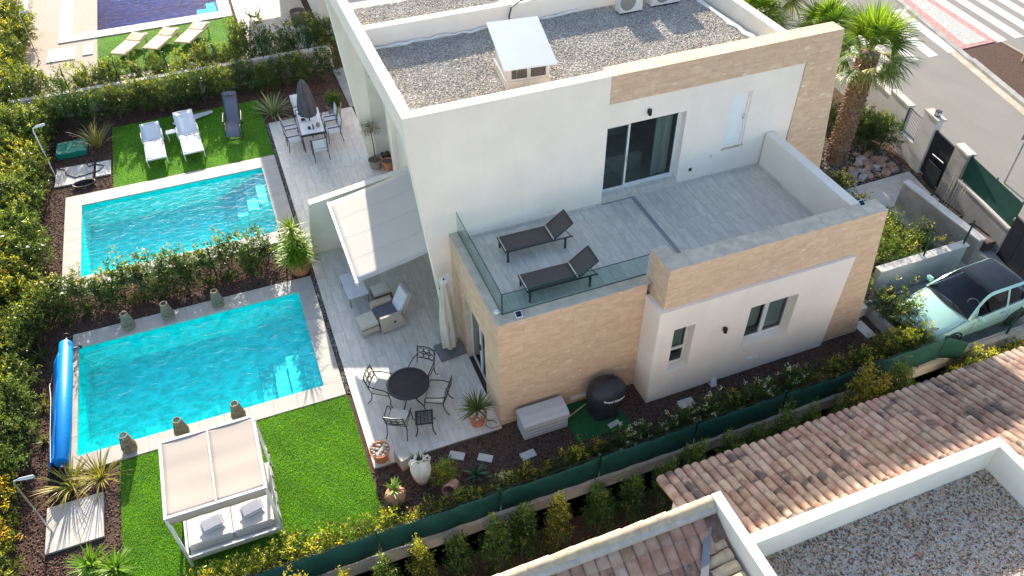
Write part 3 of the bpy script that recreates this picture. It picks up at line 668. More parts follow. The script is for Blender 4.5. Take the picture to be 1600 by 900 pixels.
sb = MB(); sb.box(7.84, 13.20, 10.86, 11.32, 3.163, 4.36); sb.prism([(13.20, 10.86, 4.36), (13.20, 10.86, 3.163), (13.12, 10.86, 0), (13.12, 10.86, -.05), (14.38, 10.86, -.05), (13.78, 10.86, 4.36)], (0, .46, 0))
sb.box(7.84, 8.20, 11.32, 11.68, 3.1, 4.36)
sb = sb.build('stone_band', 'stone_cap', H)
cladding(sb, (0, 10.86, 0), (1, 0, 0), (0, 0, 1), (0, -1, 0), [(7.83, 3.165), (13.20, 3.165), (13.20, 4.36), (7.83, 4.36)])
cladding(sb, (0, 10.86, 0), (1, 0, 0), (0, 0, 1), (0, -1, 0), [(13.185, -.05), (14.38, -.05), (13.78, 4.36), (13.20, 4.36)])
cladding(sb, (7.84, 0, 0), (0, -1, 0), (0, 0, 1), (-1, 0, 0), [(-11.68, 3.165), (-10.85, 3.165), (-10.85, 4.36), (-11.68, 4.36)], w=.42)
cladding(sb, (0, 0, 4.36), (1, 0, 0), (0, 1, 0), (0, 0, 1), [(7.83, 10.85), (13.78, 10.85), (13.78, 11.32), (7.83, 11.32)], w=.6, h=.48, th=.018, mat='stone_cap')
cladding(sb, (0, 0, 4.36), (1, 0, 0), (0, 1, 0), (0, 0, 1), [(7.83, 11.324), (8.20, 11.324), (8.20, 11.69), (7.83, 11.69)], w=.6, h=.48, th=.018, mat='stone_cap')
rw = MB(); rw.box(13.15, 13.42, 11.33, 14.94, -.06, 4.30); rw.box(13.42, 13.45, 14.94, 15.3, 0, 3.2); rw.build('terrace_side_wall', 'white_render', H)
ins = MB(); ins.box(4.31, 13.14, 14.70, 14.92, 0, 3.1); ins.build('inner_wall', 'room_wall', H)
# terrace
T = MB().box(4.24, 13.148, 11.805, 14.98, 3.0, FL-.02).box(8.22, 13.148, 11.325, 11.804, 3.0, FL-.02).build('terrace_slab', 'concrete', H)
planks(T, 4.24, 9.10, 11.81, 14.925, FL, .30, 1.2); planks(T, 9.22, 13.148, 11.33, 14.98, FL, .30, 1.2)
planks(T, 8.22, 9.10, 11.33, 11.808, FL, .30, 1.2)
MB().box(9.102, 9.218, 11.33, 14.98, FL-.018, FL-.003).build('drain_channel', 'drain_metal', T)
sk = MB(); sk.box(4.24, 8.205, 14.905, 14.928, FL+.001, FL+.08); sk.box(10.51, 13.148, 14.965, 14.984, FL+.001, FL+.08); sk.box(8.215, 10.505, 14.968, 14.984, FL+.001, 3.43); sk.box(13.128, 13.149, 11.33, 14.96, FL+.001, FL+.08); sk.build('skirting', 'plank_tile', T)
planks(T, 8.22, 10.495, 14.99, 15.24, 3.445, .25, 1.2, along='x', name='sill_tile', th=.012)
# glass balustrade
gb = thing('glass_balustrade', (4.19, 11.75, 3.54), 'clear glass balustrade around the open corner of the roof terrace', 'balustrade')
def pane(a, b):
    a, b = Vector((*a, 0)), Vector((*b, 0)); d = (b-a).normalized(); n = Vector((-d.y, d.x, 0))*.008; mb = MB()
    q = [a+d*.006, b-d*.006]; mb.prism([q[0]-n+Vector((0, 0, 3.545)), q[1]-n+Vector((0, 0, 3.545)), q[1]+n+Vector((0, 0, 3.545)), q[0]+n+Vector((0, 0, 3.545))], (0, 0, .60))
    p = mb.build('pane', 'clear_glass', gb)
    e = MB(); e.tube([q[0]+Vector((0, 0, 4.152)), q[1]+Vector((0, 0, 4.152))], .011, 4); e.tube([q[0]+Vector((0, 0, 3.548)), q[1]+Vector((0, 0, 3.548))], .012, 4); e.build('glass_edge', 'glass_edge', p)
pane((4.19, 14.92), (4.19, 13.3)); pane((4.19, 13.3), (4.19, 11.75)); pane((4.19, 11.75), (6.0, 11.75)); pane((6.0, 11.75), (7.83, 11.75))
MB().box(4.175, 4.205, 11.735, 11.765, 3.545, 4.155).build('corner_joint', 'glass_edge', gb)

# windows and doors
def frame(mb, x0, x1, z0, z1, y, w=.06, d=.05):
    mb.box(x0, x1, y, y+d, z0, z0+w); mb.box(x0, x1, y, y+d, z1-w, z1); mb.box(x0, x0+w, y, y+d, z0+w, z1-w); mb.box(x1-w, x1, y, y+d, z0+w, z1-w)
sd = MB(); frame(sd, 8.215, 10.495, 3.447, 5.545, 15.16); frame(sd, 8.275, 8.98, 3.507, 5.485, 15.13, .055, .04); frame(sd, 8.93, 10.435, 3.507, 5.485, 15.175, .055, .04)
sdo = sd.build('sliding_door', 'white_metal', H)
MB().box(8.335, 8.925, 15.145, 15.155, 3.565, 5.43).build('pane', 'window_glass', sdo); MB().box(8.99, 10.38, 15.19, 15.2, 3.565, 5.43).build('pane', 'window_glass', sdo)
MB().box(8.955, 8.97, 15.10, 15.13, 4.3, 4.5).build('handle', 'steel', sdo)
rm = MB(); rm.add([(7.2,15.24,3.4),(11.6,15.24,3.4),(11.6,18.6,3.4),(7.2,18.6,3.4)], [(0,1,2,3)]); rm.add([(7.2,18.6,3.4),(11.6,18.6,3.4),(11.6,18.6,6),(7.2,18.6,6)], [(0,1,2,3)])
rm.add([(7.2,15.24,3.4),(7.2,18.6,3.4),(7.2,18.6,6),(7.2,15.24,6)], [(0,1,2,3)]); rm.add([(11.6,15.24,3.4),(11.6,18.6,3.4),(11.6,18.6,6),(11.6,15.24,6)], [(0,1,2,3)]); rm.add([(7.2,15.24,6),(11.6,15.24,6),(11.6,18.6,6),(7.2,18.6,6)], [(0,1,2,3)])
rm.build('bedroom_shell', 'room_wall', H)
bed_ = MB(); bed_.box(8.0, 9.9, 15.9, 16.9, 3.41, 3.95); bed_.box(8.0, 9.9, 16.95, 17.05, 3.41, 4.4); bed_.build('bed', 'bed_linen', H, bevel=.03)
for cx in (8.75, 9.75):
    sp = MB()
    for k in range(1, 7): sp.tube([(cx+.085*k*math.cos(a*.3927), 17.08, 4.62+.085*k*math.sin(a*.3927)) for a in range(17)], .014, 5, cap=False)
    sp.build('spiral_ornament', 'gold_panel', H)
cu = MB(); cu.grid(lambda i, j: (9.85+.5*i/24, 15.34+.04*math.sin(i*1.9), 3.45+2.1*j), 24, 1); cu.build('curtain', 'curtain', H, smooth=True)
d2 = MB(); d2.box(11.805, 12.435, 15.08, 15.13, 4.105, 5.725); d2o = d2.build('utility_door', 'door_white', H)
fr2 = MB(); frame(fr2, 11.80, 12.44, 4.10, 5.73, 15.03, .045, .05); fr2.build('door_frame', 'white_paint', d2o)
hd = MB(); hd.tube([(12.36, 15.08, 5.0), (12.36, 15.03, 5.0), (12.26, 15.02, 5.0)], .012, 6); hd.build('handle', 'steel', d2o); MB().box(12.345, 12.375, 15.07, 15.081, 4.86, 4.91).build('keyhole', 'black_metal', d2o)
MB().box(11.79, 12.46, 14.955, 14.984, 4.05, 4.098).build('door_sill', 'stone_cap', d2o)
w1 = MB(); frame(w1, 8.175, 8.745, .955, 2.455, 10.99, .06, .05); w1.box(8.235, 8.685, 10.985, 11.04, 1.44, 1.53); w1o = w1.build('window', 'white_metal', H)
MB().box(8.235, 8.685, 11.005, 11.012, 1.53, 2.395).build('pane', 'window_glass', w1o); MB().box(8.235, 8.685, 11.005, 11.012, 1.015, 1.44).build('pane', 'window_glass', w1o)
w2 = MB(); frame(w2, 10.325, 11.715, 1.025, 2.415, 10.99, .06, .05); w2.box(10.96, 11.08, 10.98, 11.04, 1.085, 2.355); w2o = w2.build('window', 'white_metal', H)
MB().box(10.385, 10.96, 11.005, 11.012, 1.085, 2.355).build('pane', 'window_glass', w2o); MB().box(11.08, 11.655, 11.005, 11.012, 1.085, 2.355).build('pane', 'window_glass', w2o)
sl_ = MB(); sl_.box(8.16, 8.76, 10.745, 10.99, .925, .953); sl_.box(10.31, 11.73, 10.745, 10.99, .995, 1.023); sl_.build('window_sill', 'white_paint', H)
rb = MB(); rb.add([(7.9,11.06,.3),(12.4,11.06,.3),(12.4,13.6,.3),(7.9,13.6,.3)], [(0,1,2,3)]); rb.add([(7.9,13.6,.3),(12.4,13.6,.3),(12.4,13.6,2.95),(7.9,13.6,2.95)], [(0,1,2,3)]); rb.add([(7.9,11.06,.3),(7.9,13.6,.3),(7.9,13.6,2.95),(7.9,11.06,2.95)], [(0,1,2,3)]); rb.add([(12.4,11.06,.3),(12.4,13.6,.3),(12.4,13.6,2.95),(12.4,11.06,2.95)], [(0,1,2,3)]); rb.add([(7.9,11.06,2.95),(12.4,11.06,2.95),(12.4,13.6,2.95),(7.9,13.6,2.95)], [(0,1,2,3)]); rb.build('room_shell', 'room_wall', H)
bl = MB(); bl.box(10.39, 10.95, 11.10, 11.12, 1.3, 2.36); bl.box(11.09, 11.65, 11.10, 11.12, 1.1, 2.36); bl.box(8.24, 8.68, 11.10, 11.12, 1.3, 2.4); bl.build('window_blind', 'curtain', H)
pd = MB()
for (a, b) in ((12.47, 13.2), (13.2, 13.94)):
    pd.box(4.10, 4.15, a, b, -.01, .06); pd.box(4.10, 4.15, a, b, 2.18, 2.24); pd.box(4.10, 4.15, a, a+.06, .06, 2.18); pd.box(4.10, 4.15, b-.06, b, .06, 2.18)
pdo = pd.build('patio_door', 'white_metal', H); MB().box(4.12, 4.13, 12.53, 13.14, .06, 2.18).build('pane', 'window_glass', pdo); MB().box(4.12, 4.13, 13.26, 13.88, .06, 2.18).build('pane', 'window_glass', pdo)
MB().box(4.6, 4.65, 12.3, 14.1, 0, 2.4).build('curtain', 'curtain', H); MB().box(4.075, 4.10, 13.17, 13.2, .95, 1.15).build('handle', 'black_metal', pdo)
# small fittings on the walls
def vent(x0, x1, z0, z1, y, parent, label=None):
    v = MB().box(x0, x1, y-.025, y, z0, z1).build('vent_grille', 'vent_white', parent); n = int((z1-z0)/.03); mb = MB()
    for i in range(n): mb.box(x0+.015, x1-.015, y-.032, y-.026, z0+.012+i*.03, z0+.024+i*.03)
    mb.build('vent_slat', 'white_paint', v)
vent(5.87, 6.43, .09, .23, 11.46, H); vent(10.62, 11.0, .36, .46, 10.76, H)
def sconce(x, y, z, d, label):
    t = thing('wall_lamp', (x, y, z), label, 'lamp'); dx, dy = d
    MB().obox((x+dx*.012, y+dy*.012, z), (dy, dx, 0), (0, 0, 1), (dx, dy, 0), .035, .06, .012).build('back_plate', 'black_metal', t)
    MB().lathe((x+dx*.075, y+dy*.075, z-.085), [(.038, 0), (.046, .01), (.046, .15), (.036, .17), (.0, .17)], 12).build('lamp_body', 'black_metal', t, smooth=True)
sconce(9.36, 14.98, 5.80, (0, -1), 'small black cylindrical wall lamp above the sliding door on the roof terrace')
sconce(9.63, 10.755, 1.97, (0, -1), 'small black wall lamp between the two ground-floor windows')
sconce(4.16, 24.19, 3.35, (0, -1), 'small black wall lamp above the standard olive tree')
MB().box(10.85, 10.94, 14.975, 14.984, 3.60, 3.70).build('power_socket', 'black_metal', H)
tp = MB(); tp.tube([(11.46, 14.98, 3.97), (11.46, 14.93, 3.98), (11.46, 14.92, 3.93)], .012, 6); tp.build('wall_tap', 'steel', H)

# roof equipment
hx = thing('roof_hatch', (6.6, 16.4, GZ), 'beige box hatch under a large sloping white lid on the gravel roof', 'hatch', rz=rad(-6), local=True)
hb = MB(); hb.box(-.55, .55, -.35, .95, -.05, .22); hb.box(-.52, .52, -.33, -.29, .22, .62); hb.prism([(-.52, -.29, .22), (-.52, .9, .22), (-.52, .9, .95), (-.52, -.29, .62)], (.04, 0, 0)); hb.prism([(.48, -.29, .22), (.48, .9, .22), (.48, .9, .95), (.48, -.29, .62)], (.04, 0, 0)); hb.build('hatch_box', 'hatch_beige', hx)
MB().box(-.42, -.04, -.345, -.331, .28, .52).build('hatch_window', 'sling_brown', hx); MB().box(.06, .44, -.345, -.331, .28, .56).build('hatch_window', 'sling_brown', hx)
MB().prism([(-.66, -.55, .62), (.66, -.55, .62), (.66, 1.15, 1.06), (-.66, 1.15, 1.06)], (0, 0, .035)).build('hatch_lid', 'hatch_white', hx, bevel=.01)
lt = MB(); lt.tube([(-.3, -.35, .3), (-.3, -.42, .62)], .012, 5); lt.tube([(.4, -.35, .3), (.42, -.42, .62)], .012, 5); lt.build('stay_rod', 'grey_metal', hx)
def ac(x, y, z, label, w=.85):
    t = thing('air_conditioner', (x, y, z), label, 'air conditioner', 'air conditioners on the gravel roof')
    MB().box(x-w/2, x+w/2, y-.16, y+.16, z+.05, z+.68).build('casing', 'ac_white', t, bevel=.015)
    MB().lathe((0, 0, 0), [(.24, -.005), (.24, .012), (.20, .012), (.19, .004)], 20).build('fan_guard', 'ac_grille', t).matrix_local = Matrix.Translation((-.12, -.162, .36)) @ Matrix.Rotation(rad(90), 4, 'X') @ Matrix.Translation(OFF[t])
    MB().box(x-w/2+.05, x+w/2-.05, y-.13, y-.07, z, z+.05).build('foot', 'dark_metal', t); MB().box(x-w/2+.05, x+w/2-.05, y+.07, y+.13, z, z+.05).build('foot', 'dark_metal', t)
ac(10.83, 19.05, GZ-.02, 'beige air conditioner unit on the gravel roof, left of the pair', .72); ac(12.0, 19.15, GZ-.02, 'wide air conditioner unit on the gravel roof, right of the pair', .95)
bk = thing('block_stack', (8.0, 20.1, GZ), 'beige concrete blocks stacked behind the dividing roof parapet', 'blocks')
for i in range(5): MB().box(7.35+i*.42, 7.75+i*.42, 20.05, 20.3, GZ-.02, 6.93).build('block', 'hatch_beige', bk)
cb = MB(); cb.tube([(9.2, 20.0, 7.03), (8.4, 19.8, 7.03), (7.75, 19.62, 7.04), (7.45, 19.5, 6.95), (7.38, 19.5, 6.7), (7.36, 19.3, GZ+.03)], .022, 6); tag(cb.build('roof_cable', 'hose', smooth=True), 'black cable lying over the white dividing parapet of the roof', 'cable')

# privacy wall and awning
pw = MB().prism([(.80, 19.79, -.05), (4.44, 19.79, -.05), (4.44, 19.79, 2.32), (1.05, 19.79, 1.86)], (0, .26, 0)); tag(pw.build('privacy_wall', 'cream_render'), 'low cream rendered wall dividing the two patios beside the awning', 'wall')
aw = thing('awning', (4.4, 17.6, 2.6), 'white fabric awning stretched out over the patio from the house wall', 'awning')
AX0, AX1, AZ0, AZ1, AY0, AY1 = 1.58, 4.43, 1.98, 2.62, 15.72, 19.5
am = MB(); am.grid(lambda i, j: (AX0+.04+(AX1-AX0-.04)*i/20, AY0+.02+(AY1-AY0-.04)*j/16, AZ0+.03+(AZ1-AZ0)*i/20-.05*math.sin(math.pi*i/20)), 20, 16)
am.build('fabric', 'awning_fabric', aw, smooth=True, solid=.004)
seam = MB()
for yy in (16.67, 17.62, 18.56): seam.tube([(AX0+.05+(AX1-AX0-.06)*i/8, yy, AZ0+.034+(AZ1-AZ0)*i/8-.05*math.sin(math.pi*i/8)) for i in range(9)], .002, 4)
seam.build('seam', 'awning_fabric', aw)
ab = MB(); ab.box(AX0-.03, AX0+.04, AY0-.02, AY1+.02, AZ0-.06, AZ0+.035); ab.build('front_bar', 'white_metal', aw, bevel=.008)
MB().box(AX1-.05, AX1+.015, AY0-.02, AY1+.02, AZ1-.02, AZ1+.12).build('cassette', 'white_metal', aw)
for yy in (AY0+.08, AY1-.08):
    m_ = MB(); m_.tube([(AX0+.02, yy, AZ0-.03), ((AX0+AX1)/2+.2, yy+(.5 if yy < 17 else -.5), (AZ0+AZ1)/2-.1), (AX1-.03, yy, AZ1-.05)], .022, 6); m_.build('folding_arm', 'white_metal', aw)
# ------------------------------------------------------------------ terrace loungers
def sling_lounger(name, loc, rz, label, mats=('sling_brown', 'dark_metal'), L=1.9, W=.60, seat=.35, back=.62, rise=.38, group=None, arms=False, pad=0.0):
    """long axis +X, head at +X"""
    t = thing(name, loc, label, 'lounger', group, rz, local=True); fab, met = mats; xs = L-back
    f = MB()
    for s in (-1, 1): f.tube([(0, s*W/2, seat-.02), (xs, s*W/2, seat-.02), (L-.12, s*W/2, seat-.02)] if not pad else [(0, s*W/2, seat-.02), (L, s*W/2, seat-.02)], .02, 6)
    f.tube([(0, -W/2, seat-.02), (0, W/2, seat-.02)], .02, 6); f.build('frame', met, t)
    for (x, s) in ((.06, -1), (.06, 1), (L-.32, -1), (L-.32, 1)):
        MB().obox((x, s*(W/2+.005), (seat-.03)/2), (1, 0, 0), (0, 1, 0), (0, 0, 1), .024, .018, (seat-.03)/2).build('leg', met, t)
    sm = MB(); sm.grid(lambda i, j: (.02+(xs-.04)*i/10, -W/2+.012+(W-.024)*j/4, seat+.004+pad-.012*math.sin(math.pi*j/4)), 10, 4); sm.build('seat', fab, t, smooth=True, solid=.012+pad)
    bx, bz = math.sqrt(max(back**2-rise**2, .01)), rise
    bm = MB(); bm.grid(lambda i, j: (xs+bx*i/6, -W/2+.012+(W-.024)*j/4, seat+.004+pad+bz*i/6-.012*math.sin(math.pi*j/4)), 6, 4); bm.build('backrest', fab, t, smooth=True, solid=.012+pad)
    bf = MB()
    for s in (-1, 1): bf.tube([(xs, s*W/2, seat), (xs+bx, s*W/2, seat+bz)], .014, 5)
    bf.tube([(xs+bx, -W/2, seat+bz), (xs+bx, W/2, seat+bz)], .014, 5); bf.tube([(xs+bx*.6, -W/2+.06, seat+bz*.55), (L-.16, -W/2+.06, seat-.03)], .012, 5); bf.tube([(xs+bx*.6, W/2-.06, seat+bz*.55), (L-.16, W/2-.06, seat-.03)], .012, 5); bf.build('backrest_frame', met, t)
    MB().box(xs-.018, xs+.012, -W/2+.01, W/2-.01, seat+.006+pad, seat+.016+pad).build('cross_bar', 'steel' if mats[0] == 'sling_brown' else met, t)
    MB().box(.004, .03, -W/2+.02, W/2-.02, seat+.004, seat+.014).build('foot_bar', 'steel' if mats[0] == 'sling_brown' else met, t)
    if arms:
        for s in (-1, 1): m_ = MB(); m_.tube([(xs-.12, s*(W/2+.03), seat), (xs-.08, s*(W/2+.03), seat+.2), (xs+.35, s*(W/2+.03), seat+.2)], .016, 6); m_.build('armrest', met, t)
    return t
sling_lounger('sun_lounger', (5.02, 14.0, FL), rad(-1), 'dark brown sun lounger on the roof terrace, next to the white wall')
sling_lounger('sun_lounger', (4.99, 12.5, FL), rad(-1), 'dark brown sun lounger on the roof terrace, next to the front glass')
# solar lamps and hexagonal lamp on the terrace wall
def solar(x, y, z, label, tilt=.5, s=.085):
    t = thing('solar_lamp', (x, y, z), label, 'lamp', local=True)
    MB().obox((0, 0, .05), (1, 0, 0), (0, math.cos(tilt), math.sin(tilt)), (0, -math.sin(tilt), math.cos(tilt)), s, s, .012).build('housing', 'white_metal', t, bevel=.006)
    MB().obox((0, -math.sin(tilt)*.016, .05+math.cos(tilt)*.016), (1, 0, 0), (0, math.cos(tilt), math.sin(tilt)), (0, -math.sin(tilt), math.cos(tilt)), s*.74, s*.74, .004).build('solar_cell', 'solar', t)
    MB().tube([(0, .03, 0), (0, .03, .06)], .015, 6).build('bracket', 'white_metal', t)
solar(4.52, 11.58, 3.542, 'small solar lamp on the front terrace cap by the glass corner')
solar(13.30, 11.25, 4.38, 'small solar lamp on the far right end of the stone terrace band')
t = thing('hexagonal_lamp', (4.10, 11.86, 3.542), 'small white hexagonal lamp on the left terrace cap outside the glass', 'lamp')
MB().lathe((4.10, 11.86, 3.545), [(.07, 0), (.075, .02), (.06, .05), (0, .055)], 6).build('lamp_head', 'white_metal', t); MB().tube([(4.12, 11.84, 3.56), (4.18, 11.78, 3.6)], .01, 5).build('lamp_arm', 'white_metal', t)
def spot(x, y, z, label, rz=0):
    t = thing('garden_spotlight', (x, y, z), label, 'lamp', rz=rz, local=True)
    MB().prism([(-.08, -.05, 0), (.08, -.05, 0), (.08, .09, 0), (-.08, .09, 0)], (0, 0, .03)).build('base', 'white_metal', t); MB().obox((0, .02, .13), (1, 0, 0), (0, .5, 1), (0, -1, .5), .08, .10, .02).build('lamp_head', 'white_metal', t, bevel=.008)
spot(9.62, 10.62, -.05, 'small white wedge lamp standing at the foot of the white wall')

# ------------------------------------------------------------------ dining set
def table_round(loc, r, h):
    t = thing('round_table', loc, 'round black cast-metal table with perforated top on the patio', 'table', local=True)
    mb = MB(); mb.lathe((0, 0, 0), [(r-.02, h-.014), (r+.008, h-.012), (r+.014, h+.002), (r, h+.012), (r-.045, h+.01), (r-.05, h-.01)], 40); top = mb.build('table_rim', 'black_metal', t, smooth=True)
    for k, a0 in enumerate((52, 142)):
        lt = MB(); d = Vector((math.cos(rad(a0)), math.sin(rad(a0)), 0)); n = Vector((-d.y, d.x, 0)); s = -r+.05
        while s < r-.04:
            hl = math.sqrt(max((r-.04)**2-s*s, 0)); lt.obox(n*s+Vector((0, 0, h-.001-.0012*k)), d, n, (0, 0, 1), hl, .0075, .004); s += .078
        lt.build('table_lattice', 'black_metal', t)
    c = MB(); c.lathe((0, 0, 0), [(.06, h-.006), (.06, h+.004), (0, h+.005)], 20); c.build('centre_rosette', 'black_metal', t)
    for k in range(4):
        a = rad(45+90*k); c_, s_ = math.cos(a), math.sin(a)
        MB().tube([(c_*.10, s_*.10, h-.02), (c_*.24, s_*.24, h-.10), (c_*.13, s_*.13, h*.5), (c_*.22, s_*.22, .16), (c_*.38, s_*.38, .02)], .018, 6).build('leg', 'black_metal', t, smooth=True)
    return t
table_round((2.07, 13.0, 0), .53, .72)
def cast_chair():
    """seat faces +Y"""
    t = thing('garden_chair', (0, 0, 0), 'x', 'chair', 'black cast-metal chairs around the round table', local=True); W, D, S = .25, .24, .42
    MB().obox((0, 0, S+.03), (1, 0, 0), (0, 1, 0), (0, 0, 1), W-.015, D-.01, .03).build('seat_cushion', 'cushion', t, bevel=.02, smooth=True)
    f = MB(); f.tube([(-W, -D, S), (W, -D, S), (W, D, S), (-W, D, S), (-W, -D, S)], .014, 5); f.build('seat_frame', 'black_metal', t)
    for s in (-1, 1):
        MB().tube([(s*W, D-.02, S), (s*(W+.01), D+.02, S*.6), (s*(W+.02), D-.01, S*.3), (s*(W+.04), D+.05, .012)], .014, 6).build('leg', 'black_metal', t, smooth=True)
        MB().tube([(s*W, -D, S), (s*(W-.0), -D-.01, S*.6), (s*W, -D-.06, S*.25), (s*(W+.02), -D-.14, .012)], .014, 6).build('leg', 'black_metal', t, smooth=True)
        MB().tube([(s*W, -D-.08, S+.26), (s*(W+.04), -D+.1, S+.26), (s*(W+.045), D-.08, S+.23), (s*(W+.01), D-.02, S+.12), (s*W, D-.02, S)], .014, 6).build('armrest', 'black_metal', t, smooth=True)
    def bp(u, v): return Vector((u*(W-.01)*(1+.04*v), -D-.02-.13*v-.03*(1-u*u), S+.02+.46*v))
    b = MB()
    for s in (-1, 1): b.tube([bp(s, v/5) for v in range(6)]+[bp(s, 1.08)], .014, 6)
    b.tube([bp(u/6, 1+.06*(1-(u/6)**2)) for u in range(-6, 7)], .014, 6); b.tube([bp(u/6, .32) for u in range(-6, 7)], .011, 6); b.build('back_frame', 'black_metal', t, smooth=True)
    g = MB()
    for (cu, cv, ru, rv) in ((-.62, .82, .3, .15), (0, .82, .3, .16), (.62, .82, .3, .15), (-.62, .5, .3, .15), (0, .5, .3, .16), (.62, .5, .3, .15), (-.31, .66, .24, .11), (.31, .66, .24, .11), (0, .66, .14, .07)):
        g.tube([bp(cu+ru*math.cos(a*.5236), cv+rv*math.sin(a*.5236)) for a in range(13)], .0085, 5, cap=False)
    for u in (-.31, .31): g.tube([bp(u, .33), bp(u, 1.02)], .008, 5)
    g.build('back_scrollwork', 'black_metal', t)
    return t
ch = cast_chair()
spots = [((2.55, 13.50, 0), rad(140), 'black metal garden chair with cream seat pushed in behind the table, towards the parasol'), ((1.50, 13.36, 0), rad(237), 'black metal garden chair with cream seat at the table, towards the pool'),
         ((2.66, 12.62, 0), rad(62), 'black metal garden chair with cream seat between the table and the potted spiky palm'), ((1.60, 12.28, 0), rad(-28), 'black metal garden chair with cream seat nearest the lawn, left of the small stool')]
for i, (l, rz, lab) in enumerate(spots):
    o = ch if i == 0 else copy_tree(ch)
    o.location = l; o.rotation_euler = (0, 0, rz); o['label'] = lab
t = thing('stool', (2.19, 12.06, 0), 'small square black metal stool beside the round table', 'stool', rz=rad(-14), local=True)
s_ = MB(); s_.tube([(-.21, -.21, .42), (.21, -.21, .42), (.21, .21, .42), (-.21, .21, .42), (-.21, -.21, .42)], .018, 5); s_.build('seat_rim', 'black_metal', t)
for i in range(9):
    v = -.18+.045*i; MB().box(-.205, .205, v-.014, v+.014, .417, .424).build('slat', 'black_metal', t); 
    if i % 2 == 0: MB().box(v-.013, v+.013, -.205, .205, .4255, .43).build('slat', 'black_metal', t)
for (a, b) in ((-1, -1), (1, -1), (1, 1), (-1, 1)): MB().tube([(a*.2, b*.2, .42), (a*.185, b*.185, .25), (a*.2, b*.2, .1), (a*.25, b*.25, .01)], .016, 6).build('leg', 'black_metal', t, smooth=True)

# ------------------------------------------------------------------ wicker lounge chairs
def arm_box(mb, x0, x1, y0, y1, z0, z1): mb.box(x0, x1, y0, y1, z0, z1)
t = thing('recliner_armchair', (2.28, 16.02, 0), 'pale grey wicker recliner armchair with raised footrest, facing the pool', 'armchair', rz=rad(8), local=True)  # faces -X
MB().box(-.32, .34, -.30, .30, .10, .36).build('seat_box', 'wicker', t, bevel=.015); MB().box(-.31, .30, -.285, .285, .36, .46).build('seat_cushion', 'sling_grey', t, bevel=.03, smooth=True)
for s in (-1, 1):
    a_ = MB().prism([(-.34, s*.37-.05, .06), (.40, s*.37-.05, .06), (.26, s*.37-.05, .60), (-.34, s*.37-.05, .62)], (0, .10, 0)).build('arm_panel', 'wicker', t, bevel=.012)
    if s < 0: MB().lathe((0, 0, 0), [(.035, 0), (.035, .012), (0, .012)], 14).build('adjuster_knob', 'black_metal', a_).matrix_local = Matrix.Translation((.06, -.422, .36)) @ Matrix.Rotation(rad(90), 4, 'X')
MB().prism([(.30, -.29, .34), (.42, -.29, .34), (.72, -.29, 1.02), (.62, -.29, 1.05)], (0, .58, 0)).build('backrest', 'wicker', t, bevel=.02); MB().prism([(.24, -.27, .44), (.31, -.27, .40), (.61, -.27, 1.0), (.55, -.27, 1.03)], (0, .54, 0)).build('back_cushion', 'pillow', t, bevel=.025, smooth=True)
MB().prism([(-.36, -.28, .34), (-.36, -.28, .42), (-.86, -.28, .38), (-.86, -.28, .30)], (0, .56, 0)).build('footrest', 'cushion', t, bevel=.02, smooth=True); MB().box(-.88, -.37, -.30, .30, .12, .29).build('footrest_box', 'wicker', t, bevel=.012)
for (a, b) in ((-.84, -.27), (-.84, .27), (.34, -.33), (.34, .33), (-.30, -.36), (-.30, .36)): MB().tube([(a, b, 0), (a, b, .14)], .015, 6).build('foot', 'grey_metal', t)
t = thing('ottoman', (2.33, 17.0, 0), 'brown wicker ottoman standing behind the recliner armchair', 'ottoman', rz=rad(6), local=True)
MB().box(-.26, .26, -.24, .24, .05, .36).build('ottoman_body', 'wicker_dark', t, bevel=.015); MB().box(-.25, .25, -.23, .23, .36, .44).build('ottoman_cushion', 'cushion', t, bevel=.025, smooth=True)
t = thing('side_table', (1.66, 17.5, 0), 'low grey-topped table half hidden under the awning edge', 'table', rz=rad(3), local=True)
MB().box(-.30, .30, -.55, .55, .36, .41).build('table_top', 'pillow', t, bevel=.01); 
for (a, b) in ((-.27, -.5), (.27, -.5), (-.27, .5), (.27, .5)): MB().box(a-.02, a+.02, b-.02, b+.02, 0, .36).build('leg', 'grey_metal', t)

# ------------------------------------------------------------------ folded parasols
def closed_parasol(loc, h, label, fab, base=True, r=.17, bare=.35, slab=None, top=.05, name='closed_parasol', lean=0, pole='dark_metal'):
    t = thing(name, loc, label, 'parasol', local=True); rr = random.Random(int(h*100)); n = 24
    MB().tube([(0, 0, 0), (lean, 0, h+.04)], .026, 8).build('pole', pole, t)
    c = MB(); prof = [(bare, .55), (bare+.03, .92), (bare+(h-bare)*.2, 1.0), (bare+(h-bare)*.45, .9), (bare+(h-bare)*.7, .72), (bare+(h-bare)*.88, .5), (h-.05, .35), (h, .16)]
    vs = []
    for (z, k) in prof:
        for i in range(n):
            a = 2*math.pi*i/n; q = r*k*(1+.16*math.sin(6*a+z*1.5)+.05*math.sin(11*a+3*z)); vs.append((lean*z/h+q*math.cos(a), q*math.sin(a), z+ (.03*math.sin(5*a) if z < bare+.05 else 0)))
    c.add(vs, [(i*n+k, i*n+(k+1) % n, (i+1)*n+(k+1) % n, (i+1)*n+k) for i in range(len(prof)-1) for k in range(n)]+[tuple((len(prof)-1)*n+k for k in range(n)), tuple(range(n-1, -1, -1))]); c.build('folded_canopy', fab, t, smooth=True)
    return t
pr = closed_parasol((3.57, 14.32, 0), 2.62, 'tall folded beige cantilever parasol in its cover on a dark slab base', 'parasol_fabric', r=.21, bare=.22)
MB().obox((0, 0, .045), (1, .08, 0), (-.08, 1, 0), (0, 0, 1), .38, .30, .045).build('base_slab', 'sign_grey', pr, bevel=.01)
MB().prism([(-.12, -.16, 2.52), (.20, -.12, 2.66), (.18, .12, 2.70), (-.12, .14, 2.54)], (0, 0, .05)).build('cover_top', 'parasol_fabric', pr, bevel=.02)
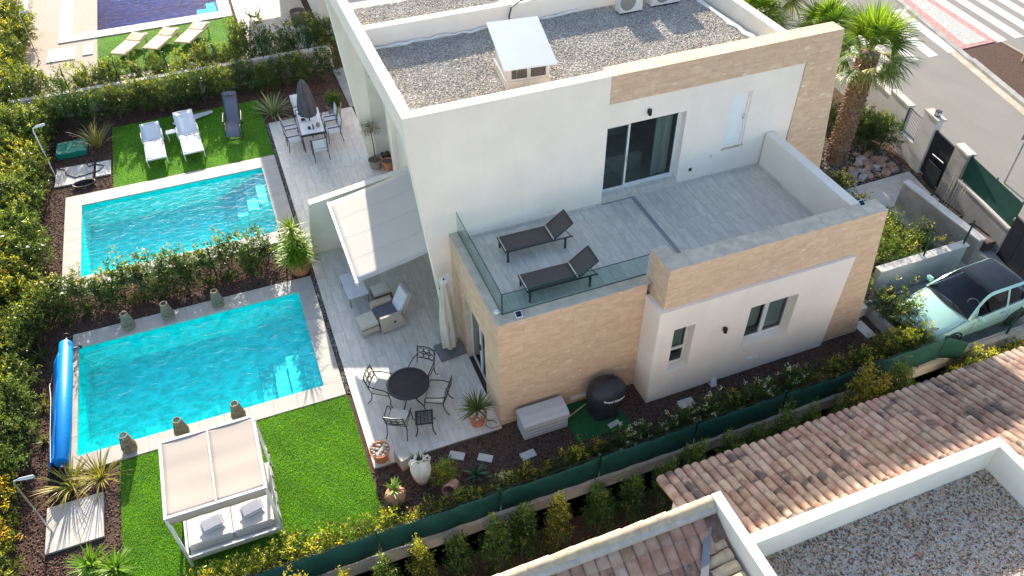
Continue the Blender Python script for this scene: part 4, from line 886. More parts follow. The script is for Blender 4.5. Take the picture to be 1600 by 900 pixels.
MB().lathe((-.16, -.14, 2.50), [(.02, 0), (.02, .02), (0, .02)], 8).build('drawstring_toggle', 'black_metal', pr)

# ------------------------------------------------------------------ storage box, covered barbecue
t = thing('storage_box', (4.93, 11.05, -.05), 'light grey plastic storage box with curved slatted lid against the stone wall', 'storage box')
MB().box(4.35, 5.52, 10.80, 11.30, -.03, .42).build('box_body', 'box_side', t, bevel=.015)
lid = MB(); prof = [(10.775, .42), (10.785, .50), (10.84, .56), (11.0, .60), (11.2, .61), (11.31, .60), (11.33, .42)]
lid.add([(4.33, y, z) for y, z in prof]+[(5.54, y, z) for y, z in prof], [(i, i+1, 8+i, 7+i) for i in range(6)]+[tuple(range(7)), tuple(range(13, 6, -1))]); lo = lid.build('box_lid', 'box_plastic', t)
for i in range(9): MB().box(4.345, 5.525, 10.86+i*.052, 10.866+i*.052, .572+.038*min(1, i/4), .578+.04*min(1, i/4)).build('lid_rib', 'box_side', lo)
for i in range(3): MB().box(4.37, 5.50, 10.792, 10.799, .06+.12*i, .068+.12*i).build('side_groove', 'sign_grey', t)
t = thing('turf_mat', (6.4, 10.85, -.05), 'dark green artificial-turf mat under the covered barbecue', 'mat')
MB().prism([(5.56, 11.42, -.055), (5.54, 10.28, -.055), (7.02, 10.24, -.055), (7.02, 11.42, -.055)], (0, 0, .025)).build('mat_sheet', 'turf_mat', t)
bb = thing('covered_barbecue', (6.60, 10.93, -.03), 'barbecue under a black fitted cover lettered in white, on the green mat', 'barbecue', local=True)
n = 28; prof = [(0, .40), (.12, .37), (.35, .42), (.55, .46), (.75, .475), (.90, .45), (1.02, .36), (1.10, .22), (1.13, .0)]; vs = []
for z, q in prof:
    for i in range(n):
        a = 2*math.pi*i/n; f = 1+(.10*math.sin(5*a+1.0)*max(0, 1-z/.9))+.02*math.sin(9*a+4*z); flat = 1.0
        vs.append((q*f*math.cos(a)*1.06, q*f*math.sin(a)*.86, z+(.05 if z == 0 and math.sin(3*a) > .2 else 0)))
mb = MB(); mb.add(vs, [(i*n+k, i*n+(k+1) % n, (i+1)*n+(k+1) % n, (i+1)*n+k) for i in range(len(prof)-1) for k in range(n)]); mb.build('cover', 'bbq_cover', bb, smooth=True, angle=80)
hnd = MB(); hnd.tube([(.06, .10, 1.10), (.08, .10, 1.19), (.20, .10, 1.19), (.22, .10, 1.08)], .03, 6); hnd.build('cover_bump', 'bbq_cover', bb, smooth=True)
fc = bpy.data.curves.new('cover_lettering', 'FONT'); fc.body = 'Royal Kitchen'; fc.size = .098; fc.extrude = .002; fc.align_x = 'CENTER'; fc.offset = .0035
fo = bpy.data.objects.new('cover_lettering', fc); COL.objects.link(fo)
dg = bpy.context.evaluated_depsgraph_get(); fm = bpy.data.meshes.new_from_object(fo.evaluated_get(dg)); bpy.data.objects.remove(fo)
w_ = np.empty(len(fm.vertices)*3); fm.vertices.foreach_get('co', w_); w_ = w_.reshape(-1, 3); yy = w_[:, 0]/.46
fm.vertices.foreach_set('co', np.c_[.04+.50*np.sin(yy), -.425*np.cos(yy)-w_[:, 2]-.006-.0*w_[:, 1], .80+w_[:, 1]].ravel().astype(np.float32)); link('cover_lettering', fm, 'print_white', bb)
sb_ = MB().obox((6.62, 10.42, .0), (1, .18, 0), (-.18, 1, 0), (0, 0, 1), .16, .07, .02).build('paving_brick', 'slab', bevel=.004); tag(sb_, 'grey brick lying at the foot of the covered barbecue', 'brick')
hs = MB().tube([(5.55, 10.95, .10), (6.2, 11.2, .09)], .018, 6).build('hose_pipe', 'stake'); tag(hs, 'pale pipe running from the storage box to the covered barbecue', 'pipe')
cb = MB(); cb.tube([(3.95, 11.43, .01), (3.70, 11.42, .012), (3.62, 11.55, .012), (3.66, 11.68, .012), (3.82, 11.66, .012), (3.90, 11.52, .012)], .008, 5); tag(cb.build('cable_loop', 'hose', smooth=True), 'thin dark cable looped on the patio corner by the stone wall', 'cable')

# stepping slabs in the front bed
def slab(x, y, l, w, rz, label, z=-.05, h=.035, mat='slab', group=None):
    o = MB().obox((x, y, z+h/2), (math.cos(rz), math.sin(rz), 0), (-math.sin(rz), math.cos(rz), 0), (0, 0, 1), l/2, w/2, h/2).build('stepping_slab', mat, bevel=.006); return tag(o, label, 'slab', group)
slab(2.66, 11.00, .38, .22, rad(-33), 'pale stepping slab nearest the white amphora in the front bed'); slab(3.28, 10.68, .36, .21, rad(-34), 'pale stepping slab second from the white amphora in the front bed')
slab(4.28, 10.38, .38, .22, rad(4), 'pale stepping slab in front of the grey storage box'); slab(3.56, 10.00, .34, .22, rad(-5), 'pale stepping slab half under the shrubs close to the green fence')
slab(8.66, 10.36, .42, .26, rad(0), 'pale stepping slab in front of the small ground-floor window'); slab(14.62, 10.80, .32, .62, rad(2), 'white rectangular slab in the bed right of the stone pillar')
slab(10.25, 9.92, .38, .24, rad(4), 'pale stepping slab among the shrubs in front of the wide ground-floor window')

# ------------------------------------------------------------------ pots
def pot(name, loc, r, h, label, mat='terracotta', taper=.72, fill='pebbles', cat='pot', rim=.03, seed=1, dark=True):
    t = thing(name, loc, label, cat, local=True)
    MB().lathe((0, 0, 0), [(r*taper, 0), (r*.97, h-rim*1.6), (r*1.06, h-rim*1.5), (r*1.07, h), (r*.95, h), (r*.90, h-.05), (0, h-.055)], 26).build('pot_body', mat, t, smooth=True, angle=30)
    if fill == 'pebbles':
        g = random.Random(seed); mb = MB(); k = int(90*(r/.3)**2)
        for i in range(k):
            a, q = g.random()*6.283, r*.84*math.sqrt(g.random()); s = g.uniform(.022, .042); c = Vector((q*math.cos(a), q*math.sin(a), h-.045+g.uniform(0, .03)))
            mb.lathe(c, [(0, -s*.6), (s*.8, -s*.3), (s, .1*s), (s*.6, s*.5), (0, s*.65)], 7, i % 2, sx=1, sy=g.uniform(.6, .9))
        o = mb.build('pot_pebbles', ('rock_grey', 'slab') if dark else ('slab', 'amphora_white'), t, smooth=True)
        o['kind'] = 'stuff'
    else: MB().lathe((0, 0, 0), [(r*.91, h-.05), (r*.91, h-.035), (0, h-.03)], 20).build('pot_soil', 'soil', t)
    return t
def spike_leaves(parent, seed, n, L, w, **k):
    me = blades_mesh(seed, n, L, w, **k); o = link('leaves', me, 'blade', parent); return o
pt = pot('potted_yucca', (.34, 19.22, -.05), .37, .50, 'tall bushy yucca in a large terracotta pot beside the privacy wall', cat='potted plant', seed=3)
for k, (dx, dy, h) in enumerate(((0, 0, 1.25), (.10, .05, .95), (-.11, .04, .85), (.02, -.11, .7), (.16, -.06, .6), (-.16, -.08, .6))):
    MB().tube([(dx*.4, dy*.4, .4), (dx, dy, h)], .03, 6).build('stem', 'trunk', pt)
    o = spike_leaves(pt, 40+k, 130, .62, .024, tilt=(.05, 1.75), droop=.6, cols=((.13, .26, .02), (.30, .40, .04)), zspread=.55 if k else .75, z0=h-.30, base_r=.02); o.location = (dx, dy, 0)
pt = pot('potted_spiky_palm', (3.46, 11.74, 0), .235, .36, 'spiky blue-green yucca in a terracotta pot with pebbles at the corner of the house', cat='potted plant', seed=4, dark=False)
spike_leaves(pt, 60, 95, .55, .017, tilt=(.05, 1.75), droop=.12, cols=((.09, .15, .045), (.15, .20, .07)), z0=.48, zspread=.10, base_r=.03, lenvar=.25); MB().tube([(0, 0, .3), (0, 0, .55)], .035, 7).build('stem', 'trunk', pt)
pt = pot('pebble_pot', (.93, 11.58, 0), .235, .36, 'terracotta pot filled with pale pebbles at the corner of the lawn', seed=6, dark=False)
MB().tube([(-.08, .1, .30), (-.10, .13, .46), (-.13, .14, .52)], .012, 5).build('dry_twig', 'trunk', pt)
wc = thing('white_block', (1.40, 11.28, -.02), 'white rectangular stone block at the edge of the patio', 'block', rz=rad(14), local=True); MB().box(-.13, .13, -.20, .20, 0, .36).build('block_body', 'coping_stone', wc, bevel=.008); MB().box(-.135, .135, -.205, .205, -.03, .06).build('block_plinth', 'terracotta_pale', wc)
# amphora, jug, fallen pot
t = thing('amphora', (1.68, 10.60, -.06), 'large white amphora with two handles and a small agave in its neck', 'amphora', local=True)
MB().lathe((0, 0, 0), [(.09, 0), (.12, .05), (.205, .30), (.245, .54), (.23, .70), (.165, .82), (.095, .88), (.09, .95), (.125, 1.0), (.115, 1.02), (.08, .97), (.07, .87), (0, .86)], 26).build('amphora_body', 'amphora_white', t, smooth=True)
for s in (-1, 1): MB().tube([(s*.11, 0, .97), (s*.20, 0, .97), (s*.245, 0, .87), (s*.21, 0, .74)], .026, 7).build('handle', 'amphora_white', t, smooth=True)
MB().tube([(-.01, -.243, .50), (.01, -.243, .62)], .006, 4).build('incised_mark', 'pot_stone', t)
spike_leaves(t, 70, 14, .34, .018, tilt=(.1, .9), droop=.2, cols=((.06, .13, .05), (.12, .20, .08)), z0=.86, base_r=.03)
t = thing('terracotta_jug', (.96, 10.28, -.06), 'weathered terracotta jug with a rosette plant, beside the lawn edge', 'jug', local=True)
MB().lathe((0, 0, 0), [(.13, 0), (.19, .08), (.235, .26), (.22, .40), (.15, .50), (.11, .55), (.13, .62), (.115, .63), (.09, .56), (0, .54)], 22).build('jug_body', 'terracotta_pale', t, smooth=True)
for s in (-1, 1): MB().tube([(s*.10, -.04, .58), (s*.20, -.05, .56), (s*.235, -.05, .44), (s*.20, -.04, .34)], .024, 6).build('handle', 'terracotta_pale', t, smooth=True)
def agave(parent, n, L, W, cols, z0=0, seed=1, tilt0=.25, tilt1=1.25, mat='blade'):
    g = random.Random(seed)
    for i in range(n):
        a = i*2.39996; f = i/n; me = blades_mesh(seed*50+i, 1, L*(.75+.3*f), W, tilt=(tilt0+(tilt1-tilt0)*f,)*2, droop=.35, cols=cols, base_r=.02, lenvar=.05)
        o = link('leaf', me, mat, parent, (0, 0, z0), (0, 0, a*1.0))
agave(t, 20, .30, .034, ((.16, .30, .04), (.30, .40, .10)), .58, 3)
t = thing('fallen_pot', (2.36, 10.20, -.06), 'terracotta pot lying on its side under a bright green shrub', 'pot', rz=rad(-40), local=True)
o = MB().lathe((0, 0, 0), [(.12, 0), (.17, .30), (.19, .30), (.19, .36), (.165, .36), (.15, .30), (.11, .03), (0, .03)], 20).build('pot_body', 'terracotta_pale', t, smooth=True); o.rotation_euler = (rad(72), 0, 0); o.location = (0, 0, .17)
for (x, y, L, n, sd, lab) in ((2.32, 10.83, .30, 18, 8, 'small blue-green agave just behind the bright green shrub'), (2.92, 10.33, .36, 24, 9, 'broad blue-green agave below the pale stepping slabs'), (1.05, 10.9, .12, 8, 10, 'tiny seedling agave beside the terracotta jug')):
    t = thing('agave', (x, y, -.05), lab, 'agave', local=True); agave(t, n, L, .036, ((.05, .13, .075), (.10, .20, .11)), .02, sd)

# ------------------------------------------------------------------ wicker lanterns round the pool
def lantern():
    t = thing('wicker_lantern', (0, 0, 0), 'x', 'lantern', 'wicker lanterns on the pool coping', local=True)
    n = 30; rp = lambda z: .175-.02*abs(z-.12)/.12 if z < .12 else .175-.085*((z-.12)/.43)
    for z, w in ((.012, .012), (.12, .014), (.33, .008), (.545, .014)): MB().tube([(rp(z)*math.cos(i*math.pi/8), rp(z)*math.sin(i*math.pi/8), z) for i in range(17)], w, 5, cap=False).build('hoop', 'rattan', t)
    c = MB()
    for i in range(n):
        a = 2*math.pi*i/n; c.tube([(rp(z)*math.cos(a+k), rp(z)*math.sin(a+k), z) for z, k in ((.01, 0), (.12, .0), (.33, .0), (.55, 0))], .0095, 4)
        c.tube([(rp(z)*math.cos(a+k), rp(z)*math.sin(a+k), z) for z, k in ((.01, 0), (.12, .31))], .006, 4); c.tube([(rp(z)*math.cos(a-k), rp(z)*math.sin(a-k), z) for z, k in ((.01, 0), (.12, .31))], .006, 4)
    o = c.build('canes', 'rattan', t); o['kind'] = 'stuff'
    MB().lathe((0, 0, 0), [(.15, 0), (.15, .015), (0, .015)], 14).build('base_plate', 'rattan', t); MB().lathe((0, 0, 0), [(.085, .016), (.085, .30), (.075, .30), (.075, .03), (0, .03)], 14).build('shadow_liner', 'wicker_dark', t)  # opaque inner cylinder added so the lantern casts a solid shadow
    MB().tube([(-.085, 0, .55), (-.11, 0, .48), (-.17, 0, .40)], .006, 4).build('handle', 'rattan', t)
    return t
ln = lantern()
for i, (x, y, lab) in enumerate(((-4.63, 18.55, 'wicker lantern on the far coping nearest the blue cover roller'), (-3.56, 18.56, 'wicker lantern in the middle of the far pool coping'), (-2.17, 18.56, 'wicker lantern on the far coping nearest the house'),
                                 (-4.74, 14.12, 'wicker lantern on the near coping, standing free left of the daybed'), (-3.50, 14.12, 'wicker lantern behind the left half of the canopy daybed'), (-2.12, 14.12, 'wicker lantern behind the right half of the canopy daybed'))):
    o = ln if i == 0 else copy_tree(ln)
    o.location = (x, y, 0); o.rotation_euler = (0, 0, i*1.1); o['label'] = lab

# ------------------------------------------------------------------ canopy daybed
db = thing('canopy_daybed', (-2.58, 11.4, 0), 'white square daybed with a beige fabric canopy and two pillows on the lawn', 'daybed')
X0, X1, Y0, Y1, ZT = -3.60, -1.56, 10.36, 12.38, 1.90
for (x, y) in ((X0, Y0), (X1-.06, Y0), (X0, Y1-.06), (X1-.06, Y1-.06)): MB().box(x, x+.06, y, y+.06, -.02, ZT-.03).build('post', 'white_metal', db)
r_ = MB(); r_.box(X0-.005, X1+.005, Y0-.005, Y0+.055, ZT-.03, ZT+.03); r_.box(X0-.005, X1+.005, Y1-.055, Y1+.005, ZT-.03, ZT+.03); r_.box(X0-.005, X0+.06, Y0+.055, Y1-.055, ZT-.03, ZT+.03); r_.box(X1-.06, X1+.005, Y0+.055, Y1-.055, ZT-.03, ZT+.03); r_.build('top_frame', 'white_metal', db)
xm = (X0+X1)/2; MB().box(xm-.018, xm+.018, Y0+.055, Y1-.055, ZT+.0, ZT+.038).build('ridge_bar', 'white_metal', db)
for (a, b, k) in ((X0+.06, xm-.02, 0), (xm+.02, X1-.06, 1)):
    c = MB(); c.grid(lambda i, j: (a+(b-a)*i/10, Y0+.03+(Y1-Y0-.06)*j/20, ZT+.02-.012*math.sin(math.pi*i/10)-.02*math.sin(math.pi*j/20)+.004*math.sin(j*.9+k)), 10, 20); c.build('canopy_cloth', 'canopy_fabric', db, smooth=True, solid=.004)
v = MB(); v.grid(lambda i, j: (X0+.03+(X1-X0-.06)*i/24, Y0-.014+.06*j/3+.006*math.sin(i*1.1)*j/3, ZT+.02-.30*j/3), 24, 3); v.build('valance', 'canopy_fabric', db, smooth=True, solid=.004)
v = MB(); v.grid(lambda i, j: (X1+.014-.012*j/3+.006*math.sin(i*1.1)*j/3, Y0+.03+(Y1-Y0-.06)*i/24, ZT+.02-.22*j/3), 24, 3); v.build('side_valance', 'canopy_fabric', db, smooth=True, solid=.004)
MB().box(X0+.06, X1-.06, Y0+.06, Y1-.06, .12, .20).build('bed_base', 'white_metal', db); MB().box(X0, X1, Y0-.004, Y0+.05, .30, .36).build('bed_rail', 'white_metal', db); MB().box(X1-.05, X1+.002, Y0+.055, Y1-.065, .30, .36).build('bed_rail', 'white_metal', db); MB().box(X0, X0+.05, Y0+.055, Y1-.065, .30, .36).build('bed_rail', 'white_metal', db)
for (a, b) in ((X0+.08, xm-.008), (xm+.008, X1-.14)): MB().box(a, b, Y0+.20, Y1-.12, .20, .44).build('mattress', 'mattress', db, bevel=.035, smooth=True)
for (cx, cy) in ((-2.98, 10.92), (-2.12, 10.98)): MB().obox((cx, cy, .51), (1, .22, 0), (-.2, 1, .25), (0, -.25, 1), .25, .16, .06).build('pillow', 'pillow', db, bevel=.05, smooth=True)
cu = MB(); cu.grid(lambda i, j: (X1-.03+.015*math.sin(i*2.1), Y0+.07+.16*i/10, .35+1.5*j/6), 10, 6); cu.build('side_curtain', 'mattress', db, smooth=True, solid=.004)
pan = MB(); pan.grid(lambda i, j: (X1+.012+.01*math.sin(i*.8+j), Y0+.07+(Y1-Y0-.14)*i/24, .36+.48*j/4), 24, 4); pan.build('side_panel', 'mattress', db, smooth=True, solid=.004)
for i in range(5): m_ = MB(); m_.tube([(X1+.03, Y0+.3+i*.36, .84), (X1+.045, Y0+.33+i*.36, .74), (X1+.03, Y0+.36+i*.36, .84)], .012, 4); m_.build('tie', 'sling_grey', db)

# ------------------------------------------------------------------ pool cover roller
rc = thing('pool_cover_roller', (-6.22, 16.1, -.05), 'long blue rolled-up pool cover on a wheeled roller at the left end of the pool', 'pool cover')
RY0, RY1, RZ, RX = 13.98, 18.12, .36, -6.17
o = MB(); o.tube([(RX, RY0, RZ), (RX, RY0+.02, RZ), (RX, (RY0+RY1)/2, RZ-.01), (RX, RY1-.02, RZ), (RX, RY1, RZ)], [.155, .172, .178, .172, .155], 28); o.build('cover_roll', 'cover_blue', rc, smooth=True)
for i, q in enumerate((.06, .10, .135)): MB().tube([(RX+q*math.cos(a*.3927), RY0-.004, RZ+q*math.sin(a*.3927)) for a in range(17)], .006, 4, cap=False).build('roll_layer', 'cover_sheet', rc)
sh = MB(); sh.grid(lambda i, j: (RX-.14-.27*i/6-.02*math.sin(j*.5)*i/6, RY0+.02+(RY1-RY0-.42)*j/30, RZ+.09-.40*(i/6)**1.3+.014*math.sin(j*.7+i)), 6, 30); sh.build('loose_sheet', 'cover_sheet', rc, smooth=True, solid=.006)
MB().tube([(RX, RY0-.14, RZ), (RX, RY1+.2, RZ)], .03, 10).build('axle', 'steel', rc, smooth=True)
for y in (RY0-.08, RY1+.12):
    s = MB(); s.tube([(RX-.22, y, .04), (RX, y, RZ), (RX+.22, y, .04)], .02, 6); s.box(RX-.24, RX+.24, y-.03, y+.03, .0, .05); s.build('stand', 'steel', rc)
    for s2 in (-1, 1): MB().lathe((0, 0, 0), [(.05, -.02), (.06, -.01), (.06, .01), (.05, .02)], 14).build('castor', 'black_metal', rc).matrix_local = Matrix.Translation(Vector((RX+s2*.22, y, .01))-OFF[rc]) @ Matrix.Rotation(rad(90), 4, 'X') @ Matrix.Translation(OFF[rc])
wheel = MB(); wheel.tube([(RX+.15*math.cos(a*.3927), RY1+.24, RZ+.15*math.sin(a*.3927)) for a in range(17)], .012, 6, cap=False)
for k in range(3): wheel.tube([(RX, RY1+.22, RZ), (RX+.15*math.cos(k*2.094), RY1+.24, RZ+.15*math.sin(k*2.094))], .009, 5)
wheel.build('hand_wheel', 'black_metal', rc, smooth=True)
st = MB(); st.tube([(-6.40, 14.05, .40), (-6.46, 15.0, .36), (-6.50, 16.2, .32), (-6.62, 16.9, .15), (-6.66, 17.2, -.03), (-6.60, 17.8, .0)], .007, 5); st.build('strap', 'cable_white', rc)
# shower slab and shower
def shower(x, y, hx, label, h=2.05, rz=0.0, mat='steel'):
    t = thing('outdoor_shower', (x, y, -.02), label, 'shower', rz=rz, local=True)
    MB().tube([(0, 0, 0), (0, 0, h*.5), (0, 0, h-.1), (.03, 0, h-.02), (.12, 0, h)], .022, 8).build('pole', mat, t, smooth=True)
    MB().tube([(.10, 0, h), (.14, 0, h), (.40, 0, h-.02), (.42, 0, h-.02)], [.024, .04, .05, .03], 10).build('shower_head', 'white_metal' if mat != 'steel' else 'steel', t, smooth=True)
    MB().lathe((0, 0, 0), [(.07, 0), (.07, .012), (.03, .02)], 14).build('base_flange', 'steel', t); MB().tube([(0, -.02, .98), (0, -.07, .98)], .018, 6).build('tap', 'steel', t)
    MB().tube([(0, -.025, 1.0), (.05, -.03, 1.02)], .012, 5).build('tap_lever', 'steel', t)
    return t
slab(-5.98, 12.46, 1.22, 1.24, 0, 'large pale square slab under the outdoor shower by the blue cover roller', z=-.055, h=.06)
shower(-6.46, 12.38, 0, 'steel outdoor shower on the large slab near the pool cover roller', rz=rad(-4))
# spiky plants of the plot
def spiky(x, y, label, seed, n=70, L=.85, w=.02, cols=((.20, .24, .035), (.42, .38, .09)), tilt=(.05, 1.25), droop=.7, z=-.05, name='spiky_plant', **k):
    t = thing(name, (x, y, z), label, 'plant', local=True); link('leaves', blades_mesh(seed, n, L, w, tilt=tilt, droop=droop, cols=cols, **k), 'blade', t)
    MB().lathe((0, 0, 0), [(.07, 0), (.05, .10), (0, .12)], 9).build('stem', 'trunk', t); return t
spiky(-6.06, 13.50, 'yellow-green spiky plant at the end of the pool cover roller', 1, 75, .95, .016, tipcol=(.40, .22, .08)); spiky(-5.42, 13.52, 'yellow-green spiky plant between the shower slab and the pool coping', 2, 75, .9, .016, tipcol=(.40, .22, .08))
GC = ((.10, .26, .02), (.24, .40, .05))
spiky(-5.62, 11.18, 'bright green yucca rosette nearest the shower slab at the bottom left', 3, 90, .52, .026, GC, (.05, 1.5), .35, zspread=.2); spiky(-5.12, 10.88, 'bright green yucca rosette touching the lawn at the bottom left', 4, 90, .52, .026, GC, (.05, 1.5), .35, zspread=.2); spiky(-5.75, 10.62, 'bright green yucca rosette at the very bottom left of the bed', 5, 90, .50, .026, GC, (.05, 1.5), .35, zspread=.2)
gb2 = MB().box(-6.25, -5.45, 9.75, 10.45, -.05, .22).build('green_box', 'green_plastic', bevel=.02); tag(gb2, 'green plastic chamber lid under the yuccas at the bottom left', 'chamber lid')
# ------------------------------------------------------------------ second garden (behind the middle hedge)
WL = dict(mats=('sling_white', 'white_metal'))
sling_lounger('sun_lounger', (-3.40, 26.75, -.02), rad(90+2), 'white sling lounger on the shaded lawn, left of the small table', L=2.15, W=.66, seat=.33, back=.8, rise=.30, arms=True, **WL)
sling_lounger('sun_lounger', (-2.12, 26.68, -.02), rad(90+3), 'white sling lounger on the shaded lawn, right of the small table', L=2.5, W=.68, seat=.33, back=1.2, rise=.38, arms=True, **WL)
t = thing('side_table', (-2.78, 28.35, -.02), 'tiny low white table between the two white loungers', 'table', local=True); MB().box(-.2, .2, -.14, .14, .36, .39).build('table_top', 'sling_white', t, bevel=.01)
for a in (-.16, .16):
    for b in (-.1, .1): MB().box(a-.012, a+.012, b-.012, b+.012, 0, .36).build('leg', 'white_metal', t)
MB().prism([(-2.75, 29.42, .04), (-2.55, 29.22, .04), (-1.2, 29.75, .04), (-1.22, 29.9, .04), (-2.6, 29.75, .04)], (0, 0, .05)).build('paddle_board_bag', 'pillow', bevel=.015); tag(bpy.context.scene.collection.objects[-1] if False else bpy.data.objects['paddle_board_bag'], 'flat grey bag lying behind the right white lounger', 'bag')
# grey zero-gravity recliner
t = thing('folding_recliner', (-.55, 28.1, -.02), 'dark grey folding recliner with curved arms on the shaded lawn', 'recliner', rz=rad(-8), local=True)   # faces -Y
pr_ = [(-.85, .30), (-.62, .42), (-.30, .44), (.05, .40), (.25, .46), (.62, .82), (.95, 1.16)]
sm = MB(); sm.grid(lambda i, j: (-.24+.48*j/4, pr_[i][0], pr_[i][1]-.02*math.sin(math.pi*j/4)), 6, 4); sm.build('sling_seat', 'sling_grey', t, smooth=True, solid=.012)
MB().obox((0, .90, 1.13), (1, 0, 0), (0, 1, .9), (0, -.9, 1), .21, .08, .03).build('head_cushion', 'sling_grey', t, bevel=.02)
for s in (-1, 1):
    f = MB(); f.tube([(s*.26, y, z) for y, z in pr_], .016, 6); f.tube([(s*.28, -.55, .0), (s*.28, .15, .42), (s*.28, .42, .62)], .015, 6); f.tube([(s*.28, .60, .0), (s*.28, .0, .40), (s*.28, -.3, .5)], .015, 6); f.build('frame', 'dark_metal', t, smooth=True)
    MB().tube([(s*.32, .38, .64), (s*.33, .1, .62), (s*.33, -.22, .58)], .026, 6).build('armrest', 'black_metal', t, smooth=True)
MB().tube([(-.28, -.55, .015), (.28, -.55, .015)], .015, 6).build('foot_bar', 'dark_metal', t); MB().tube([(-.28, .60, .015), (.28, .60, .015)], .015, 6).build('foot_bar', 'dark_metal', t)
gbx = MB().box(-6.85, -5.82, 28.58, 29.48, -.06, .16).build('green_box', 'green_plastic', bevel=.03); tag(gbx, 'dark green plastic chamber lid in the shaded bed by the far hedge', 'chamber lid')
slab(-6.24, 27.33, 1.24, 1.18, rad(-2), 'pale slab with dark hose under the white shower in the second garden', z=-.055, h=.05); slab(-5.28, 27.38, .50, .95, rad(-1), 'narrow pale slab beside the lawn of the second garden', z=-.055, h=.05)
shower(-6.88, 27.5, 0, 'white outdoor shower leaning over the slab in the second garden', h=1.95, rz=rad(25), mat='white_metal')
hs = MB(); rr = random.Random(5); hs.tube([(-6.8, 27.9, .01), (-6.55, 27.75, .012), (-6.5, 27.4, .012), (-6.2, 27.1, .012), (-5.8, 27.15, .012), (-5.4, 27.25, .012), (-5.25, 27.5, .012), (-5.5, 27.7, .012), (-5.75, 27.65, .012), (-5.85, 27.9, .012), (-5.7, 28.0, .012), (-5.62, 27.75, .012)], .018, 6); tag(hs.build('garden_hose', 'hose', smooth=True), 'dark garden hose curling over the slabs of the second garden', 'hose')
hc = MB()
for k in range(4): hc.tube([(-5.9+(.28+.03*k)*math.cos(a*.4189), 26.55+(.16+.02*k)*math.sin(a*.4189), -.03+.025*k) for a in range(16)], .017, 5, cap=False)
tag(hc.build('hose_coil', 'hose', smooth=True), 'coil of dark hose on the mulch below the slabs of the second garden', 'hose')
SC = ((.22, .21, .07), (.34, .30, .13))
spiky(-5.45, 28.95, 'tall straw-coloured spiky plant by the green chamber lid', 11, 80, 1.25, .016, SC, (.02, .95), .55); spiky(.98, 28.85, 'pale green striped spiky plant at the far end of the patio', 12, 110, 1.05, .022, ((.22, .27, .09), (.40, .42, .20)), (.02, 1.15), .6)
# dining table of the second patio
t = thing('dining_table', (2.12, 26.5, 0), 'long white-topped garden table with dishes under the grey parasol', 'table', rz=rad(-3), local=True)
for i in range(2): MB().box(-.42, .42, -.92+i*.93, -.92+i*.93+.91, .70, .73).build('table_top', 'sling_white' if True else '', t, bevel=.006)
rl = MB(); rl.box(-.43, .43, -.94, -.90, .66, .74); rl.box(-.43, .43, .92, .96, .66, .74); rl.box(-.45, -.41, -.94, .96, .66, .735); rl.box(.41, .45, -.94, .96, .66, .735); rl.build('table_frame', 'dark_metal', t)
for (a, b) in ((-.40, -.88), (.40, -.88), (-.40, .90), (.40, .90)): MB().box(a-.02, a+.02, b-.02, b+.02, 0, .66).build('leg', 'dark_metal', t)
for k, (a, b, h, r, mt, lab) in enumerate(((-.12, -.55, .10, .06, 'dark_metal', 'small dark bowl on the near end of the garden table'), (.02, -.62, .22, .035, 'sling_grey', 'dark bottle on the near end of the garden table'), (.22, -.5, .16, .08, 'pot_stone', 'stone jar on the near right of the garden table'), (-.22, .15, .06, .09, 'pot_dark', 'dark dish in the middle of the garden table'), (.25, .3, .2, .06, 'pot_stone', 'tall stone jar on the far right of the garden table'), (-.30, .62, .06, .05, 'dark_metal', 'small dark cup at the far left of the garden table'))):
    o = MB().lathe((2.12+a, 26.5+b, .735), [(r*.7, 0), (r, h*.4), (r*.8, h*.8), (r*.5, h), (r*.4, h*.95), (0, h*.6)], 12).build('table_ware', mt, smooth=True); tag(o, lab, 'dish')
def patio_chair():
    t = thing('patio_chair', (0, 0, 0), 'x', 'chair', 'black and white chairs round the long garden table', local=True); W, S = .26, .43
    MB().obox((0, 0, S), (1, 0, 0), (0, 1, 0), (0, 0, 1), W-.01, .23, .012).build('seat', 'sling_white', t)
    b = MB(); b.grid(lambda i, j: (-W+.01+(2*W-.02)*i/4, -.24-.10*j/4, S+.05+.46*j/4), 4, 4); b.build('backrest', 'sling_white', t, smooth=True, solid=.012)
    for s in (-1, 1):
        MB().tube([(s*W, .24, 0), (s*W, .22, S), (s*W, .20, S+.22), (s*W, -.27, S+.22)], .014, 5).build('front_leg', 'black_metal', t); MB().tube([(s*W, -.30, 0), (s*W, -.24, S), (s*W, -.345, S+.53)], .014, 5).build('back_leg', 'black_metal', t)
        MB().box(s*W-.022, s*W+.022, -.26, .20, S+.222, S+.24).build('armrest', 'black_metal', t)
    MB().tube([(-W, -.345, S+.53), (W, -.345, S+.53)], .014, 5).build('top_rail', 'black_metal', t)
    return t
pc = patio_chair()
for i, (x, y, rz, lab) in enumerate(((1.42, 26.85, -90, 'black and white patio chair on the left of the long table, farther back'), (1.42, 26.05, -90, 'black and white patio chair on the left of the long table, nearer the camera'), (2.86, 26.95, 90, 'black and white patio chair on the right of the long table, beside the stone pot'),
                                     (2.84, 26.1, 90, 'black and white patio chair on the right of the long table, nearer the camera'), (2.15, 25.1, 0, 'black and white patio chair at the near head of the long table'), (1.95, 27.95, 180, 'black and white patio chair at the far head of the long table'))):
    o = pc if i == 0 else copy_tree(pc)
    o.location = (x, y, 0); o.rotation_euler = (0, 0, rad(rz)); o['label'] = lab
closed_parasol((2.12, 26.55, .0), 2.35, 'folded dark grey parasol standing in the long garden table', 'parasol_grey', r=.30, bare=.95)
pt = pot('potted_citrus', (3.22, 27.75, 0), .28, .50, 'round green shrub in a large stone-coloured pot behind the long table', 'pot_stone', .8, 'soil', 'potted plant')
